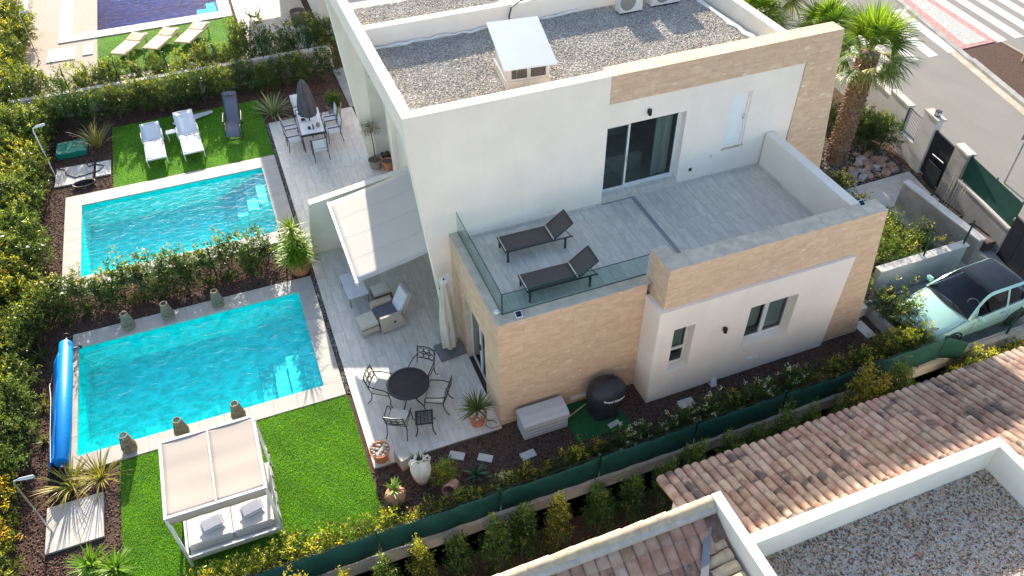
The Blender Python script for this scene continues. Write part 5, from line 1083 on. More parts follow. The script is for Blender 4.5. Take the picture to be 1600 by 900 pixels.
ol = pot('potted_olive', (3.84, 23.72, 0), .24, .34, 'small standard olive tree in a pale pot by the far slab wall', 'pot_stone', .75, 'soil', 'potted plant')
pot('empty_pot', (4.28, 24.02, 0), .15, .30, 'dark terracotta pot against the wall behind the olive tree', 'pot_dark', .7, 'soil'); pot('square_pot', (4.22, 23.45, 0), .20, .36, 'tall terracotta pot in front of the porch pier', 'terracotta', .62, 'soil')
mbx = MB().box(4.02, 4.20, 24.17, 24.195, .52, .62).build('wall_socket_box', 'black_metal'); tag(mbx, 'small black box low on the slab wall behind the olive tree', 'box')

# ------------------------------------------------------------------ third garden (far left)
for i, (x, y, rz) in enumerate(((-4.55, 36.0, 58), (-3.20, 36.0, 58), (-1.85, 36.1, 58))):
    sling_lounger('sun_lounger', (x, y, -.02), rad(rz), ('tan wooden lounger farthest left beside the deep blue pool', 'tan wooden lounger in the middle of the three by the deep blue pool', 'tan wooden lounger farthest right of the three by the deep blue pool')[i], ('tan_wood', 'tan_wood'), L=1.95, W=.78, seat=.28, back=.7, rise=.09)
slab(-6.95, 37.55, 1.15, 1.3, rad(-2), 'white slab beside the deep blue pool behind the leafy hedge', z=-.055, h=.05); slab(-5.85, 37.65, .42, 1.15, rad(-2), 'narrow white slab left of the third lawn', z=-.055, h=.05)
shower(-7.85, 37.4, 0, 'thin steel outdoor shower beside the far white slab', h=2.1, rz=rad(20))
t = thing('rattan_chair', (1.45, 37.3, 0), 'brown rattan butterfly chair on the white patio at the top edge', 'chair', local=True)
f = MB()
for k in range(7): f.tube([(-.35+.05*k, -.30+.04*k, .75-.05*k), (-.1+.03*k, .02*k, .35), (.15+.02*k, -.05, .35), (.40-.02*k, -.15+.04*k, .85-.05*k)], .014, 5)
f.build('seat_weave', 'rattan', t, smooth=True)
for (a, b) in ((-.3, -.25), (.35, -.25), (-.25, .3), (.3, .3)): MB().tube([(a, b, 0), (a*.4, b*.4, .36), (a*1.1, b*1.1, .78)], .018, 5).build('leg', 'rattan', t)
t = thing('wicker_basket_chair', (3.4, 36.6, 0), 'dark round wicker chair in the shade at the top edge', 'chair', local=True)
MB().lathe((0, 0, 0), [(.30, .05), (.36, .30), (.38, .62), (.34, .64), (.31, .40), (0, .38)], 18).build('seat_shell', 'wicker_dark', t, smooth=True); MB().lathe((0, 0, 0), [(.28, .39), (.26, .46), (0, .48)], 16).build('seat_cushion', 'cushion', t, smooth=True)
nh = thing('neighbouring_villa', (9, 40, 0), 'cream villa wall beyond the far hedge at the top edge', 'house'); MB().box(4.2, 14, 35, 50, 0, 6.5).build('wall', 'cream_render', nh); MB().box(4.1, 14.1, 34.9, 50.1, 6.5, 6.9).build('roof_edge', 'white_render', nh); MB().box(2.3, 4.19, 36.4, 46.5, 3.3, 6.85).build('shade_block', 'white_render', nh)  # overhanging block out of view, added to shade the second patio
# boundary walls between the gardens
bw = MB().box(-8.3, 4.0, 31.75, 31.98, -.06, .92).build('boundary_wall', 'wall_cream_old'); tag(bw, 'low rendered wall between the second and third garden', 'wall')
lw_ = MB().box(-8.62, -8.42, 8.5, 45, -.06, .35).build('boundary_wall', 'wall_cream_old'); tag(lw_, 'low wall hidden in the hedge along the left side of the gardens', 'wall')
def wire_fence(pts, z0, h, label, name='wire_fence', post_r=.024, mesh=True, cell=.12):
    t = thing(name, (*pts[0], z0), label, 'fence')
    for p in pts: MB().tube([(*p, z0), (*p, z0+h)], post_r, 6).build('post', 'fence_green', t)
    if mesh:
        mb = MB()
        for a, b in zip(pts, pts[1:]):
            for k in range(int(h/.2)): mb.tube([(*a, z0+.08+.2*k), (*b, z0+.08+.2*k)], .0025, 3)
        mb.build('wires', 'fence_green', t)
    return t
wire_fence([(-6.3+2.1*i, 19.95) for i in range(4)], -.06, 1.15, 'dark wire fence with posts inside the hedge between the two pools')
wire_fence([(-8.0+1.85*i, 31.86) for i in range(7)], .92, .95, 'dark wire fence with posts on the wall between second and third garden')
wire_fence([(-8.5, 9.5+2.6*i) for i in range(11)], .35, 1.1, 'dark wire fence running inside the left hedge')
# ------------------------------------------------------------------ street side: walls and gates
def swall(y0, y1, z0, z1, th=.22, off=0.0, name='wall', mat='white_render', parent=None, bevel=0):
    a, b = Vector((wx(y0)+off, y0, z0)), Vector((wx(y1)+off, y1, z0)); n = SNRM*th
    return MB().prism([a, a+n, b+n, b], (0, 0, z1-z0)).build(name, mat, parent, bevel=bevel)
sw = thing('street_wall', (wx(18), 18, 0), 'grey-white rendered street wall with pale coping and a small barred opening', 'wall')
M('wall_grey', (.50, .49, .475), .85, .06, 1.5, bump=.1, bscale=60)  # even grey render of the street wall and a garden wall
swall(17.88, 19.0, -.06, 1.62, name='wall_section', mat='wall_grey', parent=sw); swall(19.0, 22.6, -.06, 1.40, off=.03, name='wall_section', mat='wall_grey', parent=sw); swall(16.32, 17.05, -.06, 1.98, name='wall_section', mat='wall_grey', parent=sw); swall(17.05, 17.88, -.06, .70, name='wall_section', mat='wall_grey', parent=sw)
swall(17.86, 19.02, 1.622, 1.70, .28, -.03, 'wall_coping', 'coping_stone', sw); swall(19.02, 22.6, 1.402, 1.48, .28, 0, 'wall_coping', 'coping_stone', sw); swall(16.30, 17.07, 1.982, 2.05, .34, -.03, 'wall_coping', 'coping_stone', sw)
bars = thing('barred_panel', (wx(17.45), 17.45, .72), 'thin dark vertical bars in the opening of the street wall', 'railing')
for i in range(11): y = 17.1+.073*i; MB().tube([(wx(y)+.1, y, .72), (wx(y)+.1, y, 1.62)], .007, 4).build('bar', 'dark_metal', bars)
for z in (.74, 1.6): MB().tube([(wx(17.06)+.1, 17.06, z), (wx(17.87)+.1, 17.87, z)], .012, 4).build('rail', 'dark_metal', bars)
MB().tube([(wx(17.86)+.06, 17.86, .70), (wx(17.86)+.06, 17.86, 1.64)], .03, 5).build('frame_post', 'black_metal', bars)
lp = thing('street_lantern', (wx(16.55)+.12, 16.55, 2.05), 'small dark square lantern on top of the street wall', 'lamp')
x, y = wx(16.55)+.12, 16.55; MB().box(x-.07, x+.07, y-.07, y+.07, 2.05, 2.075).build('base', 'dark_metal', lp); MB().box(x-.05, x+.05, y-.05, y+.05, 2.078, 2.20).build('lamp_glass', 'lamp_clear', lp)
for a in (-.06, .06):
    for b in (-.06, .06): MB().box(x+a-.008, x+a+.008, y+b-.008, y+b+.008, 2.075, 2.22).build('corner_bar', 'dark_metal', lp)
MB().box(x-.08, x+.08, y-.08, y+.08, 2.22, 2.25).build('lamp_roof', 'dark_metal', lp)
pg = thing('pedestrian_gate', (wx(15.7), 15.7, 0), 'dark solid pedestrian gate with a long pale handle by the concrete pillar', 'gate')
swall(15.22, 16.30, .05, 1.62, .05, .08, 'gate_leaf', 'gate_dark', pg); swall(15.2, 16.31, 1.625, 1.66, .07, .07, 'gate_cap', 'black_metal', pg); MB().tube([(wx(15.35)-.02, 15.35, 1.02), (wx(15.95)-.02, 15.95, .98)], .022, 6).build('handle', 'steel', pg)
swall(15.25, 15.95, .02, .78, .04, -.1, 'lower_panel', 'gate_dark', pg)
pl = thing('gate_pillar', (wx(14.85), 14.85, 0), 'grey concrete gate pillar with a pale top between gate and green screen', 'pillar'); swall(14.52, 15.18, -.06, 1.80, .26, 0, 'pillar_body', 'concrete', pl, .01); swall(14.50, 15.20, 1.802, 1.88, .32, -.03, 'pillar_cap', 'slab', pl, .01)
gs = thing('green_screen_fence', (wx(13.2), 13.2, 0), 'concrete street wall topped by a dark green mesh screen', 'fence'); swall(11.95, 14.50, -.06, .90, .20, .02, 'wall', 'concrete', gs); swall(11.95, 14.50, .902, .97, .26, -.01, 'wall_coping', 'slab', gs); swall(11.95, 14.48, .975, 1.85, .012, .10, 'screen', 'green_screen', gs)
for y in (14.45, 13.2, 12.0): MB().tube([(wx(y)+.13, y, .97), (wx(y)+.13, y, 1.9)], .025, 6).build('post', 'fence_green', gs)
bgt = thing('driveway_gate', (wx(10.6), 10.6, 0), 'tall dark sliding driveway gate behind the mint car', 'gate'); 
for i in range(7):
    y0 = 8.4+i*.5; swall(y0+.008, y0+.492, .06, 1.42, .05, .0, 'gate_board', 'gate_dark', bgt)
swall(8.4, 11.92, 1.422, 1.47, .07, -.01, 'gate_rail', 'black_metal', bgt); swall(8.4, 11.9, -.02, .055, .08, -.02, 'gate_rail', 'black_metal', bgt); MB().lathe((wx(12.02)+.1, 11.95, 1.25), [(0, -.05), (.05, -.03), (.06, .03), (.05, .08), (0, .10)], 12).build('gate_lamp', 'grey_metal', bgt)
# garden retaining walls on the right
gw = MB(); gw.box(19.30, 19.52, 11.85, 15.05, -.06, .92); g1 = gw.build('garden_wall', 'concrete'); tag(g1, 'grey concrete garden wall with pale top running from the path to the driveway', 'wall'); MB().box(19.27, 19.55, 11.82, 15.07, .922, .975).build('wall_coping', 'slab', g1)
gw = MB(); gw.box(15.6, 18.75, 11.75, 11.95, -.06, .98); g2 = gw.build('garden_wall', 'wall_grey'); tag(g2, 'bluish grey garden wall beside the mint car, below the green bushes', 'wall'); MB().box(15.6, 18.78, 11.72, 11.98, .982, 1.03).build('wall_coping', 'slab', g2)
gw = MB(); gw.box(15.02, 15.16, 9.6, 12.2, -.06, .26); g3 = gw.build('low_kerb_wall', 'concrete'); tag(g3, 'low concrete kerb wall between the mulch bed and the driveway', 'wall')
gw = MB(); gw.box(14.75, 15.0, 11.25, 11.62, -.06, .30); g4 = gw.build('corner_block', 'white_render'); tag(g4, 'low white block at the corner behind the stone pillar', 'wall')
wire_fence([(18.68, 11.86), (17.2, 11.86)], 1.03, .85, 'short dark green fence with a tall post on the bluish garden wall', post_r=.03)
for i, (y0, y1, lab) in enumerate(((13.55, 14.45, 'dark planter trough holding bare bamboo stakes by the street wall'), (12.15, 13.15, 'dark planter trough of bare soil by the driveway gate'))):
    t = thing('planter_trough', (20.45, (y0+y1)/2, -.03), lab, 'planter'); x = 20.45
    for a, b, c, d in ((x-.22, x+.22, y0, y0+.03), (x-.22, x+.22, y1-.03, y1), (x-.22, x-.19, y0+.03, y1-.03), (x+.19, x+.22, y0+.03, y1-.03)): MB().box(a, b, c, d, -.03, .30).build('side_board', 'planter_box', t)
    MB().box(x-.19, x+.19, y0+.03, y1-.03, -.03, .24).build('planter_soil', 'soil', t)
    if i == 0:
        for k in range(6): yy = 13.7+.12*k; MB().tube([(x-.08+.03*(k % 3), yy, .2), (x+.15+.04*(k % 2), yy+.1, 1.15+.1*(k % 3))], .010, 5).build('stake', 'stake', t)
sg = thing('road_sign', (23.7, 14.7, -.03), 'back of a grey road sign on a steel pole at the right edge', 'sign', rz=rad(-10), local=True); MB().tube([(0, 0, 0), (0, 0, 2.55)], .035, 8).build('pole', 'steel', sg, smooth=True); MB().obox((0, -.05, 2.15), (1, .2, 0), (0, 0, 1), (0, 1, 0), .32, .34, .012).build('sign_plate', 'sign_grey', sg, bevel=.01); MB().box(-.2, .2, -.04, -.02, 2.1, 2.16).build('bracket', 'steel', sg)
# rocks under the palm
g = random.Random(12); rk = [];
for i in range(64):
    x, y = g.uniform(18.75, 21.1), g.uniform(16.55, 17.95)
    if (x-19.25)**2+(y-18.0)**2 < .5: continue
    s = g.uniform(.10, .24); bm = bmesh.new(); bmesh.ops.create_icosphere(bm, subdivisions=1, radius=s)
    for v in bm.verts: v.co = Vector((v.co.x*g.uniform(.7, 1.3), v.co.y*g.uniform(.6, 1.1), v.co.z*g.uniform(.35, .6)))
    me = bpy.data.meshes.new('garden_rock'); bm.to_mesh(me); bm.free(); o = link('garden_rock', me, 'rock_red' if g.random() < .72 else 'rock_grey', None, (x, y, -.03+s*.25)); o.rotation_euler = (g.uniform(-.3, .3), g.uniform(-.3, .3), g.random()*6)
    red = me.materials[0].name == 'rock_red'; tag(o, ('reddish' if red else 'pale grey')+' rock in the rockery at the foot of the palm', 'rock', ('reddish' if red else 'grey')+' rocks under the palm')
scatter('rockery_gravel', [(18.4, 21.3, 16.5, 19.2)], 420, .035, [(.30, .24, .2), (.22, .2, .19), (.38, .33, .29), (.14, .12, .11)], 'pebble', -.04, 33, .6, 'grey and brown gravel around the rocks by the palm', 'gravel')

# ------------------------------------------------------------------ parked car (small mint hatchback, nose to -X)
car = thing('parked_car', (17.25, 10.18, -.01), 'small mint-green hatchback with dark glass roof parked in the driveway', 'car', rz=rad(2), local=True)
# local: x from -1.78 (nose) to 1.78 (tail); half width .81
def sec(x):
    """half width, sill z, shoulder z, centre z of the lower body at x"""
    t = (x+1.78)/3.56
    hw = .815*(1-.30*max(0, (.16-t)/.16)**1.7-.16*max(0, (t-.86)/.14)**2)
    zb = .20+.10*max(0, (.10-t)/.10)+.12*max(0, (t-.9)/.1)
    if t < .08: zs = .46+.20*math.sin(t/.08*1.57)
    elif t < .30: zs = .66+.20*(t-.08)/.22
    else: zs = .86+.10*min(1, (t-.30)/.5)
    if t > .95: zs -= .25*((t-.95)/.05)**2
    zc = zs+.04+.075*math.sin(min(1, max(0, (t-.02)/.27))*1.57) if t < .33 else zs+.02
    return hw, zb, zs, zc
NX = 44; prof = []; mb = MB(); rows = []
for i in range(NX+1):
    x = -1.78+3.56*i/NX; hw, zb, zs, zc = sec(x); e = 1
    pts = [(hw*.86, zb), (hw*.97, zb+.06), (hw*1.0, zb+.22), (hw*.995, zb+(zs-zb)*.62), (hw*.965, zs-.045), (hw*.90, zs), (hw*.70, zs+(zc-zs)*.55), (hw*.38, zs+(zc-zs)*.9), (0, zc)]
    full = [(-a, b) for a, b in pts]+[(a, b) for a, b in pts[-2::-1]]
    rows.append([(x+(-.10*(1-(abs(a)/.82)**2)*max(0, 1-i/3) if i < 3 else (.06*(1-(abs(a)/.82)**2)*max(0, 1-(NX-i)/3) if i > NX-3 else 0)), a, b) for a, b in full])
k = len(rows[0]); mb.add([p for r in rows for p in r], [(i*k+j, i*k+j+1, (i+1)*k+j+1, (i+1)*k+j) for i in range(NX) for j in range(k-1)]+[tuple(range(k)), tuple((NX)*k+j for j in range(k-1, -1, -1))])
mb.mi = [1 if (5 <= j <= 10 and 14 <= i <= 39) else 0 for i in range(NX) for j in range(k-1)]+[0, 0]; body = mb.build('body', ('car_paint', 'car_black'), car, smooth=True, angle=50)
# greenhouse: pillars and roof rails in paint, glass set in
def cab(x):
    """half width at belt, half width at roof edge, roof z"""
    t = (x+.72)/2.36; zr = .93+.55*math.sin(min(1, t/.36)*1.57) if t < .36 else 1.48-.03*((t-.36)/.64)-.50*max(0, (t-.80)/.20)**1.8
    return .765-.05*max(0, (t-.8)/.2), .765-.19*(zr-.93)/.55-.02, zr
g_ = MB(); n2 = 30; rows = []
for i in range(n2+1):
    x = -.72+2.36*i/n2; hb, hr, zr = cab(x); zb = sec(x)[2]-.02
    side = [(hb, zb), (hb-.02, zb+.05*(zr-zb)/.5), (hb+(hr-hb)*.5+.012, zb+(zr-zb)*.5), (hr+.035, zb+(zr-zb)*.88), (hr-.03, zr-.012), (hr*.6, zr+.012), (0, zr+.022)]
    rows.append([(x, -a, b) for a, b in side]+[(x, a, b) for a, b in side[-2::-1]])
k = len(rows[0]); VV = [p for r in rows for p in r]
def band(name, mat, i0, i1, j0, j1, off=.0, par=None):
    b = MB(); 
    for i in range(i0, i1):
        for j in range(j0, j1):
            q = [Vector(VV[i*k+j]), Vector(VV[i*k+j+1]), Vector(VV[(i+1)*k+j+1]), Vector(VV[(i+1)*k+j])]
            nrm = (q[1]-q[0]).cross(q[3]-q[0]);
            if nrm.length > 1e-9: nrm.normalize()
            b.add([p-nrm*off for p in q], [(0, 1, 2, 3)])
    bm = b; o = bm.build(name, mat, par or car, smooth=False); me = o.data; bb_ = bmesh.new(); bb_.from_mesh(me); bmesh.ops.remove_doubles(bb_, verts=bb_.verts, dist=.004); bmesh.ops.recalc_face_normals(bb_, faces=bb_.faces); bb_.to_mesh(me); bb_.free(); me.polygons.foreach_set('use_smooth', [True]*len(me.polygons)); return o
# j: 0..12; sides 0-3 / 9-12, roof 4-8
band('cabin_side', 'car_paint', 0, n2, 3, 4); band('cabin_side', 'car_paint', 0, n2, 8, 9)
band('cabin_pillar', 'car_paint', 0, 4, 0, 3); band('cabin_pillar', 'car_paint', 0, 4, 9, 12); band('cabin_pillar', 'car_paint', 17, 18, 0, 3); band('cabin_pillar', 'car_paint', 17, 18, 9, 12); band('cabin_pillar', 'car_paint', 25, n2, 0, 3); band('cabin_pillar', 'car_paint', 25, n2, 9, 12)
band('side_window', 'car_glass', 4, 17, 0, 3); band('side_window', 'car_glass', 4, 17, 9, 12); band('side_window', 'car_glass', 18, 25, 0, 3); band('side_window', 'car_glass', 18, 25, 9, 12)
band('windscreen', 'car_glass', 0, 9, 4, 8); band('roof_panel', 'car_black', 9, 25, 4, 8); band('rear_window', 'car_glass', 25, n2, 4, 8)
# interior seen through the glass
it = MB(); it.box(-.55, 1.3, -.68, .68, .50, .56); it.build('cabin_floor', 'car_black', car); MB().box(-.66, -.28, -.70, .70, .80, .93).build('dashboard', 'car_black', car, bevel=.03)
for s in (-1, 1):
    MB().box(.1, .6, s*.35-.24, s*.35+.24, .56, .72).build('seat', 'seat_fabric', car, bevel=.04); MB().prism([(.50, s*.35-.23, .68), (.64, s*.35-.23, .68), (.82, s*.35-.23, 1.28), (.70, s*.35-.23, 1.30)], (0, .46, 0)).build('seat_back', 'seat_fabric', car, bevel=.04)
sw_ = MB(); c0 = Vector((-.17, -.36, .93)); e1, e2 = Vector((0, 1, 0)), Vector((.35, 0, .94)); sw_.tube([c0+(e1*math.cos(a*.3927)+e2*math.sin(a*.3927))*.18 for a in range(17)], .016, 6, cap=False); sw_.build('steering_wheel', 'ac_white', car, smooth=True)
# wheels, lamps, mirrors and trim
for (x, s) in ((-1.12, -1), (-1.12, 1), (1.18, -1), (1.18, 1)):
    w_ = MB().lathe((0, 0, 0), [(.20, -.085), (.275, -.09), (.295, -.06), (.295, .06), (.275, .09), (.20, .085)], 28).build('wheel', 'tyre', car, smooth=True); w_.matrix_local = Matrix.Translation((x, s*.735, .295)) @ Matrix.Rotation(rad(90*s), 4, 'X')
    r2 = MB().lathe((0, 0, 0), [(.20, .07), (.205, .075), (.17, .05), (.06, .06), (.05, .07), (0, .07)], 24).build('rim', 'steel', w_, smooth=True)
    for q in range(6): a = q*1.047; MB().obox((.11*math.cos(a), .11*math.sin(a), .066), (math.cos(a), math.sin(a), 0), (-math.sin(a), math.cos(a), 0), (0, 0, 1), .085, .016, .010).build('spoke', 'chrome', w_)
    ar = MB(); ar.tube([(x+.345*math.cos(a*math.pi/12), s*.808, .295+.345*math.sin(a*math.pi/12)) for a in range(-1, 14)], .03, 5); ar.build('wheel_arch', 'car_black', car)
for s in (-1, 1):
    MB().lathe((0, 0, 0), [(0, 0), (.10, .02), (.115, .05), (0, .075)], 18).build('headlight', 'lamp_clear', car, smooth=True).matrix_local = Matrix.Translation((-1.60, s*.52, .66)) @ Matrix.Rotation(rad(-60), 4, 'Y') @ Matrix.Rotation(rad(-14*s), 4, 'X')
    MB().lathe((0, 0, 0), [(0, 0), (.06, .015), (.065, .03), (0, .045)], 14).build('fog_light', 'lamp_clear', car, smooth=True).matrix_local = Matrix.Translation((-1.72, s*.50, .44)) @ Matrix.Rotation(rad(-85), 4, 'Y')
    MB().obox((1.70, s*.60, .80), (1, 0, -.15), (0, 1, 0), (.15, 0, 1), .035, .07, .13).build('tail_light', 'lamp_red', car, bevel=.02)
    m_ = MB().obox((-.48, s*.90, .99), (1, 0, 0), (0, 1, 0), (0, 0, 1), .07, .10, .07).build('door_mirror', 'car_paint', car, bevel=.04, smooth=True); MB().obox((-.44, s*.81, .95), (1, 0, 0), (0, 1, 0), (0, 0, 1), .03, .05, .02).build('mirror_arm', 'car_black', m_)
    MB().obox((.50, s*.818, .80), (1, 0, .02), (0, 1, 0), (0, 0, 1), .085, .014, .016).build('door_handle', 'chrome', car, bevel=.006)
    d = MB(); d.tube([(.72, s*.822, .86), (.74, s*.824, .60), (.70, s*.806, .30)], .004, 3); d.tube([(-.52, s*.822, .84), (-.58, s*.824, .60), (-.54, s*.806, .30)], .004, 3); d.build('door_seam', 'car_black', car)
cowl = MB(); cowl.grid(lambda i, j: (-.82+.13*j-.12*(1-(2*i/14-1)**2)*1.0+.10, -.70+1.4*i/14, .925+.028*j+.05*(1-(2*i/14-1)**2)), 14, 1); cowl.build('wiper_cowl', 'car_black', car, smooth=True)
for s in (-.45, .15): MB().tube([(-.80, s, 1.0), (-.66, s+.45, 1.03)], .010, 4).build('wiper', 'car_black', car)
MB().tube([(-1.86, -.3, .62), (-1.89, 0, .635), (-1.86, .3, .62)], .014, 5).build('front_trim', 'chrome', car); MB().box(-1.885, -1.83, -.26, .26, .36, .47).build('number_plate', 'print_white', car); MB().lathe((0, 0, 0), [(.045, 0), (.045, .012), (0, .016)], 14).build('bonnet_emblem', 'lamp_red', car).matrix_local = Matrix.Translation((-1.86, 0, .66)) @ Matrix.Rotation(rad(-80), 4, 'Y')
MB().box(-1.885, -1.80, -.55, .55, .25, .33).build('grille', 'car_black', car)
bs = MB(); bs.tube([(-1.62+.86*i/10, -.70-.02*math.sin(i*.3), sec(-1.62+.86*i/10)[2]+.016) for i in range(11)], .006, 4); bs.tube([(-1.62+.86*i/10, .70+.02*math.sin(i*.3), sec(-1.62+.86*i/10)[2]+.016) for i in range(11)], .006, 4); bs.build('bonnet_seam', 'car_black', car)
# ------------------------------------------------------------------ green fence along the front boundary
fn = thing('boundary_fence', (5, 9.0, .3), 'low rendered boundary wall carrying a dark green mesh fence along the front bed', 'fence')
fw = MB(); fw.box(-12, 20.3, 8.90, 9.08, -.98, .30); fw.build('wall', 'wall_cream_old', fn); MB().box(-12, 20.3, 8.885, 9.10, .302, .335).build('wall_coping', 'mortar', fn)
PX = [-7.6, -5.0, -2.3, .3, 3.03, 5.45, 7.95, 10.4, 12.85, 15.3]
for i, x in enumerate(PX):
    MB().tube([(x, 9.0, .30), (x, 9.0, 1.20)], .026, 7).build('post', 'fence_green', fn); MB().lathe((x, 9.0, 1.20), [(.03, 0), (.032, .015), (0, .03)], 8).build('post_cap', 'fence_green', fn)
for i, (a, b) in enumerate(zip(PX, PX[1:])):
    rr = random.Random(i); c1, c2 = rr.uniform(.02, .06), rr.uniform(-.03, .03)
    p = MB(); p.grid(lambda u, v: (a+.03+(b-a-.06)*u/24, 8.965-c1*math.sin(math.pi*u/24)*math.sin(math.pi*v/5)+.01*math.sin(u*.9+v), .345+(.80+c2*math.sin(math.pi*u/24)-.03*math.sin(math.pi*u/24))*v/5), 24, 5); p.build('mesh_screen', 'green_screen', fn, smooth=True, solid=.006)
for a, b in zip(PX, PX[1:]):
    m_ = MB(); m_.tube([(a, 9.0, 1.15), (b, 9.0, 1.15)], .005, 4); m_.build('wire', 'dark_metal', fn)
m_ = MB(); m_.grid(lambda u, v: (15.32+.55*u/10, 8.98-.25*(u/10)**1.5, .35+(.78-.15*u/10)*v/5), 10, 5); m_.build('loose_screen', 'green_screen', fn, smooth=True, solid=.006)
MB().tube([(17.75, 9.0, .30), (17.75, 9.0, 1.30)], .03, 7).build('post', 'fence_green', fn); MB().lathe((17.75, 9.0, 1.30), [(.035, 0), (.04, .03), (0, .05)], 8).build('post_cap', 'fence_green', fn)
wr = MB()
for k in range(8): wr.tube([(15.3, 9.0, .40+.11*k), (20.2, 9.0, .40+.11*k)], .003, 3)
for k in range(60): wr.tube([(15.4+.08*k, 9.0, .35), (15.4+.08*k, 9.0, 1.2)], .002, 3)
wr.build('wire_mesh', 'fence_green', fn)

# ------------------------------------------------------------------ neighbouring house in the lower right corner
NB = thing('tiled_house', (9, 5, -.95), 'house in the lower right with weathered clay barrel tiles and a walled gravel roof', 'house')
def barrel(L, r0, r1, n=7, th=.012, flat=1.0):
    """half pipe; y=0 lower end, -L upper end"""
    mb = MB(); vs = []
    for (y, r) in ((0, r0), (-L, r1)):
        for q in (r, r-th): vs += [(q*math.cos(math.pi*i/n), y, q*flat*math.sin(math.pi*i/n)) for i in range(n+1)]
    m = n+1; fs = []
    for i in range(n): fs += [(i, i+1, 2*m+i+1, 2*m+i), (m+i+1, m+i, 3*m+i, 3*m+i+1), (i+1, i, m+i, m+i+1), (2*m+i, 2*m+i+1, 3*m+i+1, 3*m+i)]
    me = bpy.data.meshes.new('roof_tile'); me.from_pydata(vs, [], fs); me.polygons.foreach_set('use_smooth', [True]*len(fs)); me.set_sharp_from_angle(angle=rad(50)); return me
SL = .29; EZ, EY = 2.80, 7.06; th_ = -math.atan(SL); exp_ = .325; cs, sn = math.cos(th_), -math.sin(th_)
bedr = MB().prism([(5.63, EY-.04, EZ-.05), (18.5, EY-.04, EZ-.05), (18.5, 2.2, EZ-.05+SL*(EY-.04-2.2)), (5.63, 2.2, EZ-.05+SL*(EY-.04-2.2))], (0, 0, .03)).build('lower_roof', 'roof_bed', NB)
tiles = []; tm = barrel(.42, .101, .088); tm.materials.append(MATS['roof_tile'])
ncol = int((17.2-5.63)/.19)
for i in range(ncol):
    for j in range(9):
        s = j*exp_; x = 5.72+i*.19; y = EY+.04-s*cs; z = EZ-.015+s*sn
        if y < 4.2: continue
        tiles.append((math.dist((x, y, z), (0, 0, 16)), x, y, z, i, j))
def vis(t): return not (t[1] > 15.6 or t[1] > 14.9+.5*(7-t[2]) - 0)
tiles.sort(); near = [t for t in tiles if vis(t)][:300]; ns = set((t[4], t[5]) for t in near)
for (_, x, y, z, i, j) in near:
    o = link('roof_tile', tm, None, bedr, Vector((x+R.uniform(-.006, .006), y+R.uniform(-.015, .015), z+R.uniform(-.003, .004)))-OFF[NB]); o.rotation_euler = (th_+.03, R.uniform(-.03, .03), R.uniform(-.015, .015))
rest = MB(); vsrc = [v.co.copy() for v in tm.vertices]; fsrc = [tuple(p.vertices) for p in tm.polygons]; rm_ = Matrix.Rotation(th_+.03, 3, 'X')
for (_, x, y, z, i, j) in tiles:
    if (i, j) in ns: continue
    rest.add([rm_ @ v + Vector((x, y, z)) for v in vsrc], fsrc)
if rest.v: ro = rest.build('roof_tiles_far', 'roof_tile', bedr, smooth=True); ro['kind'] = 'stuff'
MB().box(5.86, 17, 5.6, 6.75, -.95, 2.75).build('eave_wall', 'white_render', NB)
# walled gravel roof
gr = MB(); gr.box(5.20, 10.10, 4.21, 4.37, 2.0, 5.40); gr.box(9.95, 10.10, .2, 4.208, 2.0, 5.40); gr.box(5.17, 5.33, .2, 5.16, 2.0, 5.402)
gr.build('roof_parapet', 'parapet_cream', NB); MB().box(5.332, 9.948, .2, 4.208, 4.6, 4.80).build('flat_roof', 'gravel', NB)
pg_ = scatter('roof_gravel', [(5.34, 9.94, 1.6, 4.2)], 1500, .021, [(.62, .44, .29), (.29, .18, .115), (.72, .53, .37), (.17, .10, .065), (.50, .34, .22)], 'pebble', 4.80, 44, .7); pg_.parent = NB; pg_.location = -OFF[NB]; OFF[pg_] = OFF[NB]
g = random.Random(4)
for i in range(5):
    x, y = g.uniform(5.6, 8.5), g.uniform(3.2, 4.0); o = MB().obox((x, y, 4.83), (1, g.random(), 0), (-g.random(), 1, 0), (0, 0, 1), .035, .03, .012).build('tile_fragment', 'terracotta'); tag(o, 'broken bit of red tile on the walled gravel roof', 'tile fragment', 'tile fragments on the gravel roof')
# upper mono-pitch roof with ridge caps
S2 = .42; UY, UZ = 5.02, 5.28; t2 = math.atan(S2)
up = MB().prism([(.6, UY, UZ-.05), (5.16, UY, UZ-.05), (5.16, 2.6, UZ-.05-S2*(UY-2.6)), (.6, 2.6, UZ-.05-S2*(UY-2.6))], (0, 0, .03)).build('upper_roof', 'roof_bed', NB)
ft = barrel(.44, .104, .094, 7, .012, .42); ft.materials.append(MATS['roof_tile_red'])
for i in range(17):
    for j in range(5):
        x = 1.55+i*.205; s = .30+j*.34; y = UY+.02-s*math.cos(t2); z = UZ-.02-s*math.sin(t2)
        if x > 5.02 - max(0, 4.75-y)*.55 + .05: continue
        o = link('roof_tile', ft, None, up, Vector((x+R.uniform(-.004, .004), y, z))-OFF[NB]); o.rotation_euler = (-t2+.02, 0, math.pi+R.uniform(-.012, .012))
MB().prism([(.6, UY-.10, UZ-.035), (5.165, UY-.10, UZ-.035), (5.165, UY+.10, UZ+.03), (.6, UY+.10, UZ+.03)], (0, 0, .06)).build('ridge_mortar', 'mortar', up)
cm = barrel(.44, .105, .092, 8, .014, .85); cm.materials.append(MATS['ridge_tile'])
for i in range(12):
    x = 5.16-.385*i; o = link('ridge_tile', cm, None, up, Vector((x, UY+.07, UZ+.02+R.uniform(0, .008)))-OFF[NB]); o.rotation_euler = (0, .02, rad(-90)+R.uniform(-.02, .02))
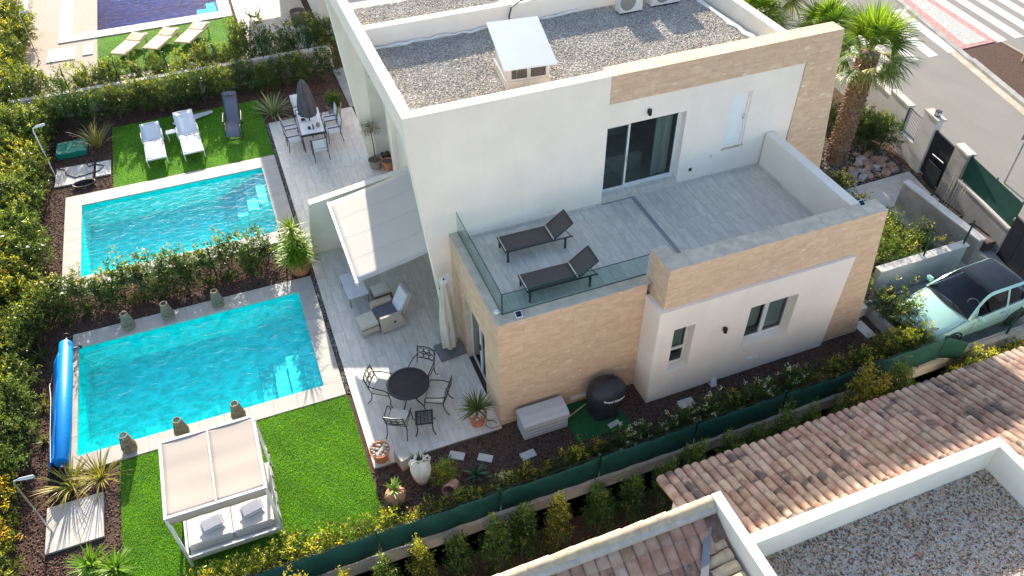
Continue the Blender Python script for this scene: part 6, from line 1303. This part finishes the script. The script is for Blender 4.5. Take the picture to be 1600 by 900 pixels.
fl = MB().obox((4.72, 4.48, 5.10), (.42, .62, .08), (-.62, .42, 0), (0, 0, 1), .46, .055, .02).build('valley_flashing', 'sign_grey', up)
for k in range(5):
    o = link('roof_tile', cm, None, up, Vector((5.10, 4.56-.19*k, 4.99-.012*k))-OFF[NB]); o.rotation_euler = (rad(2), -.20, rad(-90)+.03)
MB().box(.6, 5.15, 4.4, 4.95, -.95, 4.8).build('house_wall', 'white_render', NB); MB().box(5.34, 9.94, .3, 4.0, -.95, 4.58).build('house_wall', 'white_render', NB)
# ------------------------------------------------------------------ vegetation
YT = (.62, .40, .03); GN = (.060, .125, .022)
bush_kind('hedge', 5, rx=.66, ry=.66, h=1.50, ntw=370, nl=14, leaf=.080, green=(.098, .158, .040), tip=(.34, .36, .06), tipfrac=.05)
bush_kind('hedgey', 5, rx=.64, ry=.64, h=1.42, ntw=370, nl=14, leaf=.076, green=(.108, .160, .034), tip=(.50, .46, .05), tipfrac=.11)
bush_kind('orange', 4, rx=.62, ry=.62, h=1.40, ntw=280, nl=13, leaf=.072, green=(.10, .14, .025), tip=(.74, .46, .05), tipfrac=.34)
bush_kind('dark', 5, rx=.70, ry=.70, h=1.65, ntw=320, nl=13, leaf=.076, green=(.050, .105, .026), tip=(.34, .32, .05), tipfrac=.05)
bush_kind('loose', 5, rx=.60, ry=.50, h=1.40, ntw=125, nl=13, leaf=.098, green=(.085, .155, .050), tip=(.42, .38, .09), tipfrac=.08, lump=.45, spread=.14)
bush_kind('low', 5, rx=.50, ry=.42, h=.85, ntw=180, nl=12, leaf=.066, green=(.095, .140, .028), tip=(.56, .50, .06), tipfrac=.13, lump=.35)
bush_kind('lowgreen', 5, rx=.50, ry=.42, h=.80, ntw=180, nl=12, leaf=.064, green=(.075, .135, .025), tip=(.46, .34, .06), tipfrac=.10, lump=.35)
bush_kind('flower', 4, rx=.45, ry=.40, h=.75, ntw=160, nl=12, leaf=.064, green=(.075, .135, .032), tip=(.3, .3, .06), tipfrac=.05, flower=.045)
bush_kind('column', 5, rx=.46, ry=.42, h=1.95, ntw=330, nl=13, leaf=.052, green=(.12, .155, .026), tip=(.52, .46, .06), tipfrac=.22, cone=.45, lump=.18)
bush_kind('columngreen', 4, rx=.46, ry=.42, h=1.85, ntw=330, nl=13, leaf=.052, green=(.060, .12, .026), tip=(.20, .24, .04), tipfrac=.15, cone=.45, lump=.18)
bush_kind('limeball', 3, rx=.42, ry=.42, h=.62, ntw=220, nl=13, leaf=.040, green=(.20, .27, .03), tip=(.40, .42, .05), tipfrac=.3, lump=.2)
bush_kind('feathery', 3, rx=.70, ry=.60, h=1.25, ntw=300, nl=14, leaf=.048, green=(.085, .17, .022), tip=(.34, .38, .04), tipfrac=.3, lump=.3, ratio=.25)
ORD = ['first', 'second', 'third', 'fourth', 'fifth', 'sixth', 'seventh', 'eighth', 'ninth', 'tenth', 'eleventh', 'twelfth', 'thirteenth', 'fourteenth']
def row(kind, pts, label, group, z=-.06, sc=(.85, 1.12), jit=.08, name='hedge_shrub', sz=(.9, 1.1), end=None):
    for i, (x, y) in enumerate(pts): bush(kind if isinstance(kind, str) else R.choice(kind), x+R.uniform(-jit, jit), y+R.uniform(-jit, jit), z, label if end is None else label+', '+ORD[i]+' from '+end, R.uniform(*sc), group, name, R.uniform(*sz))
# hedge along the left side: yellow-tipped near the top, orange near the bottom
row(['hedge', 'hedge', 'hedgey'], [(-7.55, 20.3+.80*i) for i in range(13)], 'leafy shrub in the tall hedge left of the second pool', 'left hedge beside the second pool', sc=(.92, 1.08), end='the near end')
row(['hedgey', 'hedge', 'hedge'], [(-8.35, 19.2+.9*i) for i in range(14)], 'yellow-tipped shrub at the outer left edge beside the second pool', 'outer left hedge', sc=(.95, 1.1))
row(['hedge', 'dark'], [(-7.40, 14.2+.74*i) for i in range(7)], 'green shrub beside the blue cover roller', 'left hedge beside the first pool', sc=(.78, .92), end='the near end')
row(['hedge', 'dark'], [(-8.2, 14.0+.85*i) for i in range(7)], 'dense green shrub at the outer left edge beside the first pool', 'outer left hedge beside the first pool')
row(['orange', 'hedgey'], [(-7.5, 10.0+.72*i) for i in range(6)], 'orange and yellow tipped shrub at the lower left edge', 'lower left hedge', sc=(.85, 1.05))
row(['orange', 'hedge'], [(-8.3, 10.0+.9*i) for i in range(5)], 'orange-leaved shrub in the lower left corner', 'lower left outer hedge')
# middle hedge between the pools
row(['loose'], [(-6.5+.60*i, 20.1+.12*math.sin(i*1.7)) for i in range(11)], 'loose green shrub in the hedge between the two pools', 'hedge between the two pools', sc=(.80, 1.0), sz=(.8, 1.08), end='the left')
row(['dark', 'lowgreen', 'hedge'], [(-6.3+.66*i, 19.6) for i in range(9)], 'short green shrub at the foot of the hedge behind the first pool', 'short shrubs behind the first pool', sc=(.52, .68), sz=(.65, .8))
row(['hedge'], [(-7.1, 19.0), (-6.75, 19.75)], 'green shrub in the corner of the hedge above the blue cover roller', 'corner shrubs above the cover roller', sc=(.78, .9))
# far hedge, shaded side and sunlit side of the boundary wall
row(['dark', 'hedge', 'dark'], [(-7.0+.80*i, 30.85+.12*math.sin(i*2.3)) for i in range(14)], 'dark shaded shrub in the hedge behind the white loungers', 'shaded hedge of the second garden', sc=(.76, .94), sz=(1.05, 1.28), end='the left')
row(['loose', 'hedgey', 'hedge'], [(-7.5+.92*i, 32.75+.15*math.sin(i*1.9)) for i in range(9)], 'sunlit shrub in the hedge before the tan loungers', 'sunlit hedge of the third garden', sc=(.78, 1.0), sz=(1.0, 1.25), end='the left')
row(['hedge', 'loose', 'dark'], [(.6+.8*i, 32.8) for i in range(5)], 'tall green shrub beside the white patio at the top edge', 'tall shrubs at the top edge', sc=(.95, 1.15), sz=(1.1, 1.4))
row(['hedgey', 'hedge'], [(-8.7, 32.5+.95*i) for i in range(9)]+[(-9.5, 33+1.1*i) for i in range(8)], 'yellow-green shrub in the upper left corner', 'upper left hedge', sc=(.95, 1.2))
row(['dark', 'hedge'], [(-7.6, 30.2), (-8.1, 29.8)], 'green shrub beside the white shower at the corner of the far hedge', 'corner shrubs by the white shower', sc=(.8, .9))
# low planting along the green fence
row(['low', 'low', 'lowgreen'], [(-3.9+.55*i, 9.48) for i in range(7)], 'yellow-tipped shrub by the lawn and fence', 'yellow shrubs along the lawn', sc=(.9, 1.15), end='the left')
row(['lowgreen', 'low'], [(.05+.55*i, 9.5) for i in range(6)], 'mixed low shrub between amphora and fence', 'low shrubs by the amphora', sc=(.7, .95), end='the left')
row(['lowgreen', 'low'], [(3.35+.55*i, 9.55) for i in range(4)], 'low green shrub between storage box and fence', 'low shrubs by the storage box', sc=(.8, 1.0), end='the left')
row(['flower', 'lowgreen', 'flower'], [(5.75+.62*i, 9.62) for i in range(11)], 'low flowering shrub along the green fence', 'white-flowered shrubs along the fence', sc=(.85, 1.1), end='the covered barbecue')
row(['low', 'lowgreen'], [(12.6+.55*i, 9.65) for i in range(3)], 'low brown and green shrub along the fence by the stone pillar', 'low shrubs by the stone pillar', sc=(.8, 1.0))
row(['hedgey'], [(14.35, 9.75), (14.85, 9.65), (15.3, 9.7)], 'bright yellow shrub at the corner of the fence by the mint car', 'bright yellow shrubs by the car', sc=(.55, .7), jit=.03, z=-.06)
bush('limeball', 2.15, 10.45, -.05, 'rounded lime-green bush beside the white amphora', .95, name='round_bush')
bush('lowgreen', .75, 9.95, -.06, 'straggly grey-pink shrub in front of the terracotta jug', .6, name='small_shrub')
# neighbour's conifer-like hedge below the fence
row(['column', 'column', 'columngreen'], [(-1.3+.78*i, 8.30) for i in range(8)], 'yellow-green columnar shrub below the cream wall', 'columnar shrubs of the lower plot', z=-.95, sc=(1.08, 1.25), name='columnar_shrub', end='the left')
row(['columngreen'], [(5.25+.8*i, 8.30) for i in range(9)], 'dark green columnar shrub below the fence', 'shaded columnar shrubs of the lower plot', z=-.95, sc=(1.0, 1.26), name='columnar_shrub', end='the ridge tiles')
row(['columngreen', 'column'], [(12.2+.6*i, 8.35) for i in range(3)], 'green columnar shrub under the fence near the lit roof tiles', 'columnar shrubs near the lit tiles', z=-.95, sc=(1.15, 1.3), name='columnar_shrub', end='the left')
row(['hedgey'], [(15.6+.55*i, 8.3) for i in range(5)], 'bright yellow-green shrub above the sunlit roof tiles', 'yellow shrubs above the tiles', z=-.5, sc=(.75, .9))
row(['lowgreen', 'dark'], [(-1.2+.72*i, 7.72) for i in range(9)], 'low green undergrowth before the columnar shrubs', 'undergrowth of the lower plot', z=-.95, sc=(.7, .9), sz=(.8, 1.0), name='undergrowth_shrub', end='the left')
# front garden on the street side
row(['feathery'], [(16.6, 12.6), (17.3, 13.0), (16.2, 13.4)], 'feathery bright green bush right of the stone terrace band', 'feathery bushes in the front garden', sc=(.95, 1.15), name='feathery_bush')
row(['hedge', 'loose'], [(15.4, 12.4), (17.9, 12.5), (18.4, 13.0), (17.5, 13.9), (15.0, 12.0), (16.9, 12.25)], 'leafy bush behind the bluish garden wall', 'bushes behind the garden wall', sc=(.75, .95))
row(['loose', 'flower'], [(16.5, 15.0), (17.2, 15.1), (17.9, 15.25), (15.8, 14.6)], 'pale leafy shrub beside the entrance path', 'shrubs beside the entrance path', sc=(.75, .95))
row(['loose', 'lowgreen'], [(15.45, 10.55), (15.55, 11.1), (15.75, 10.2), (15.4, 9.95)], 'leafy shrub hanging over the bonnet of the mint car', 'shrubs by the bonnet of the car', sc=(.75, .95))
row(['dark', 'hedge'], [(20.4, 18.5), (21.0, 17.9), (20.8, 19.2), (19.9, 19.4), (18.3, 18.7), (17.6, 17.9), (21.3, 18.6)], 'dark green bush behind the rockery by the street wall', 'bushes by the street wall', sc=(.75, .95))
row(['lowgreen'], [(17.9, 16.9), (18.4, 16.6), (17.2, 16.6)], 'low green plant at the foot of the palm', 'low plants at the foot of the palm', sc=(.7, .85))
row(['hedge', 'dark'], [(16, 19.5+1.2*i) for i in range(5)], 'green bush in the strip beside the house under the palms', 'bushes under the palms', sc=(.9, 1.1))
yb = bush('low', 21.95, 13.6, .2, 'yellow-flowered plant growing through the green street screen', .55, name='yellow_plant', sz=1.6)
# leaves in pots
me = bush_mesh(501, .34, .34, .62, 170, 12, .06, (.075, .17, .022), (.2, .25, .03), .12); me.materials.append(MATS['leaf']); link('crown', me, None, bpy.data.objects['potted_citrus'], (0, 0, .42)); MB().tube([(0, 0, .4), (0, 0, .7)], .025, 6).build('trunk', 'trunk', bpy.data.objects['potted_citrus'])
me = bush_mesh(502, .36, .36, .72, 190, 13, .045, (.13, .135, .075), (.26, .25, .15), .3, ratio=.22, floor=.02); me.materials.append(MATS['leaf']); link('crown', me, None, bpy.data.objects['potted_olive'], (0, 0, 1.25)); MB().tube([(0, 0, .3), (.02, 0, .8), (-.01, .02, 1.5)], .025, 7, r2=.015).build('trunk', 'trunk', bpy.data.objects['potted_olive'])
# small yellow-green tufts by the cover roller
spiky(-6.78, 16.35, 'small yellow-green grass tuft beside the blue cover roller', 21, 45, .32, .012, ((.20, .26, .02), (.42, .42, .05)), (.05, 1.3), .6, name='grass_tuft'); spiky(-6.72, 15.2, 'small green grass tuft beside the blue roll, nearer the shower', 22, 35, .25, .012, ((.12, .2, .02), (.3, .34, .05)), (.05, 1.3), .6, name='grass_tuft'); spiky(-6.95, 18.3, 'green strappy tuft at the far end of the cover roller', 23, 45, .4, .013, ((.09, .17, .03), (.2, .26, .05)), (.05, 1.2), .6, name='grass_tuft')

# ------------------------------------------------------------------ fan palms
def fan_frond(seed, petiole=.75, blade=.95, n=34, green=((.08, .145, .022), (.18, .235, .055)), droop=.5):
    """petiole along +Y rising, fan of narrow leaflets"""
    g = np.random.default_rng(seed); V = []; F = []; C = []; k = 0
    def strip(p, d, L, w, c, dr, seg=5, side0=None):
        nonlocal k
        up = np.array([0, 0, 1.0]); side = np.cross(d, up); side /= np.linalg.norm(side)+1e-9
        for s in range(seg+1):
            f = s/seg; ww = w*(.35+.65*math.sin(min(1, f*2.6+.15)*1.57))*(1-f**2.5)+.0012; V.extend([p-side*ww, p+side*ww]); C.extend([c*(1-.25*f), c*(1-.25*f)])
            if s < seg: F.append((k, k+1, k+3, k+2)); k += 2
            d = d+np.array([0, 0, -dr/seg*(1+2*f)]); d = d/np.linalg.norm(d); p = p+d*L/seg
        k += 2
        return p
    hub = strip(np.array([0, 0, 0.]), np.array([0, 1, .0]), petiole, .022, np.array((.20, .24, .05)), .12, 4)
    hub = np.array([0, petiole*.97, -.08*petiole])
    for i in range(n):
        a = (i/(n-1)-.5)*rad(215); c = np.array(green[0])*(1-.8*g.random())+np.array(green[1])*.8*g.random()+np.array(green[0])*.3
        d = np.array([math.sin(a), math.cos(a)*.95, .18*math.cos(a)+.10*abs(math.sin(a))]); d /= np.linalg.norm(d)
        strip(hub, d, blade*(.78+.22*math.cos(a))*(.9+.2*g.random()), .021, c, droop*(.6+.8*g.random()))
    return attr_mesh('frond', np.array(V), np.array(F), np.array(C))
FR = [fan_frond(i) for i in range(4)]+[fan_frond(10, droop=1.1, green=((.20, .22, .05), (.34, .31, .12))), fan_frond(11, droop=.2, green=((.13, .225, .02), (.25, .34, .04)))]
for me in FR: me.materials.append(MATS['blade'])
def palm(x, y, h, r, label, nf=34, seed=1, size=1.0, boots=True, z=-.05):
    t = thing('fan_palm', (x, y, z), label, 'palm tree', local=True); g = random.Random(seed)
    MB().lathe((0, 0, 0), [(r*1.25, 0), (r*1.08, .3), (r, h*.4), (r*.92, h*.8), (r*.8, h), (0, h+.1)], 18).build('trunk', 'trunk', t, smooth=True)
    if boots:
        n = 0; zz = .08
        while zz < h-.05:
            k = 13; rr = r*(1.06-.18*zz/h)
            for i in range(k):
                a = 2*math.pi*(i+.5*(n % 2))/k+g.uniform(-.08, .08); ca, sa = math.cos(a), math.sin(a)
                if 'boot' not in CACHE:
                    b = MB(); b.add([(-.05, -.085, -.06), (-.05, .085, -.06), (.035, .055, .07), (.035, -.055, .07), (-.03, -.03, .16), (-.03, .03, .16), (.075, .03, .15), (.075, -.03, .15)], [(0, 1, 2, 3), (3, 2, 6, 7), (7, 6, 5, 4), (0, 3, 7, 4), (1, 5, 6, 2)])
                    me = bpy.data.meshes.new('leaf_base'); me.from_pydata(b.v, [], b.f); me.materials.append(MATS['palm_boot']); CACHE['boot'] = me
                o = link('leaf_base', CACHE['boot'], None, t, (ca*rr, sa*rr, zz+g.uniform(-.02, .02)), (0, g.uniform(-.15, .15), a)); s = g.uniform(.8, 1.15)*r/.3; o.scale = (s, s, s)
            zz += .145; n += 1
    for i in range(nf):
        f = i/nf; a = i*2.39996+g.uniform(-.2, .2); el = rad(80-102*f**1.05)+g.uniform(-.14, .14)
        me = FR[5] if f < .22 else (FR[4] if f > .72 and g.random() < .6 else FR[g.randrange(4)])
        o = link('frond', me, None, t, (0, 0, h+.06-.28*f), None); o.rotation_euler = (Matrix.Rotation(a, 3, 'Z') @ Matrix.Rotation(el, 3, 'X') @ Matrix.Rotation(g.uniform(-.4, .4), 3, 'Y')).to_euler(); s = size*g.uniform(.85, 1.1); o.scale = (s, s, s)
    return t
palm(19.22, 18.0, 4.15, .31, 'stout fan palm with shaggy brown trunk rising beside the stone pillar', 30, 3, 1.12)
palm(20.6, 21.6, 3.0, .26, 'fan palm just behind the stout palm, closer to the road', 26, 5, .95, boots=False); palm(18.6, 23.2, 3.2, .26, 'fan palm behind the stone beam, left of the other palms', 26, 7, 1.0, boots=False); palm(20.9, 25.2, 3.4, .26, 'fan palm farthest back at the top edge', 26, 9, 1.0, boots=False)
pt_ = MB(); pt_.tube([(31.35, 20.9, 0), (31.3, 20.95, 1.0), (31.25, 21.0, 2.2)], [.30, .24, .22], 12); o = pt_.build('palm_stump_trunk', 'trunk', smooth=True); tag(o, 'brown trunk in the mulch island at the right edge', 'tree trunk')
bpy.context.view_layer.update()
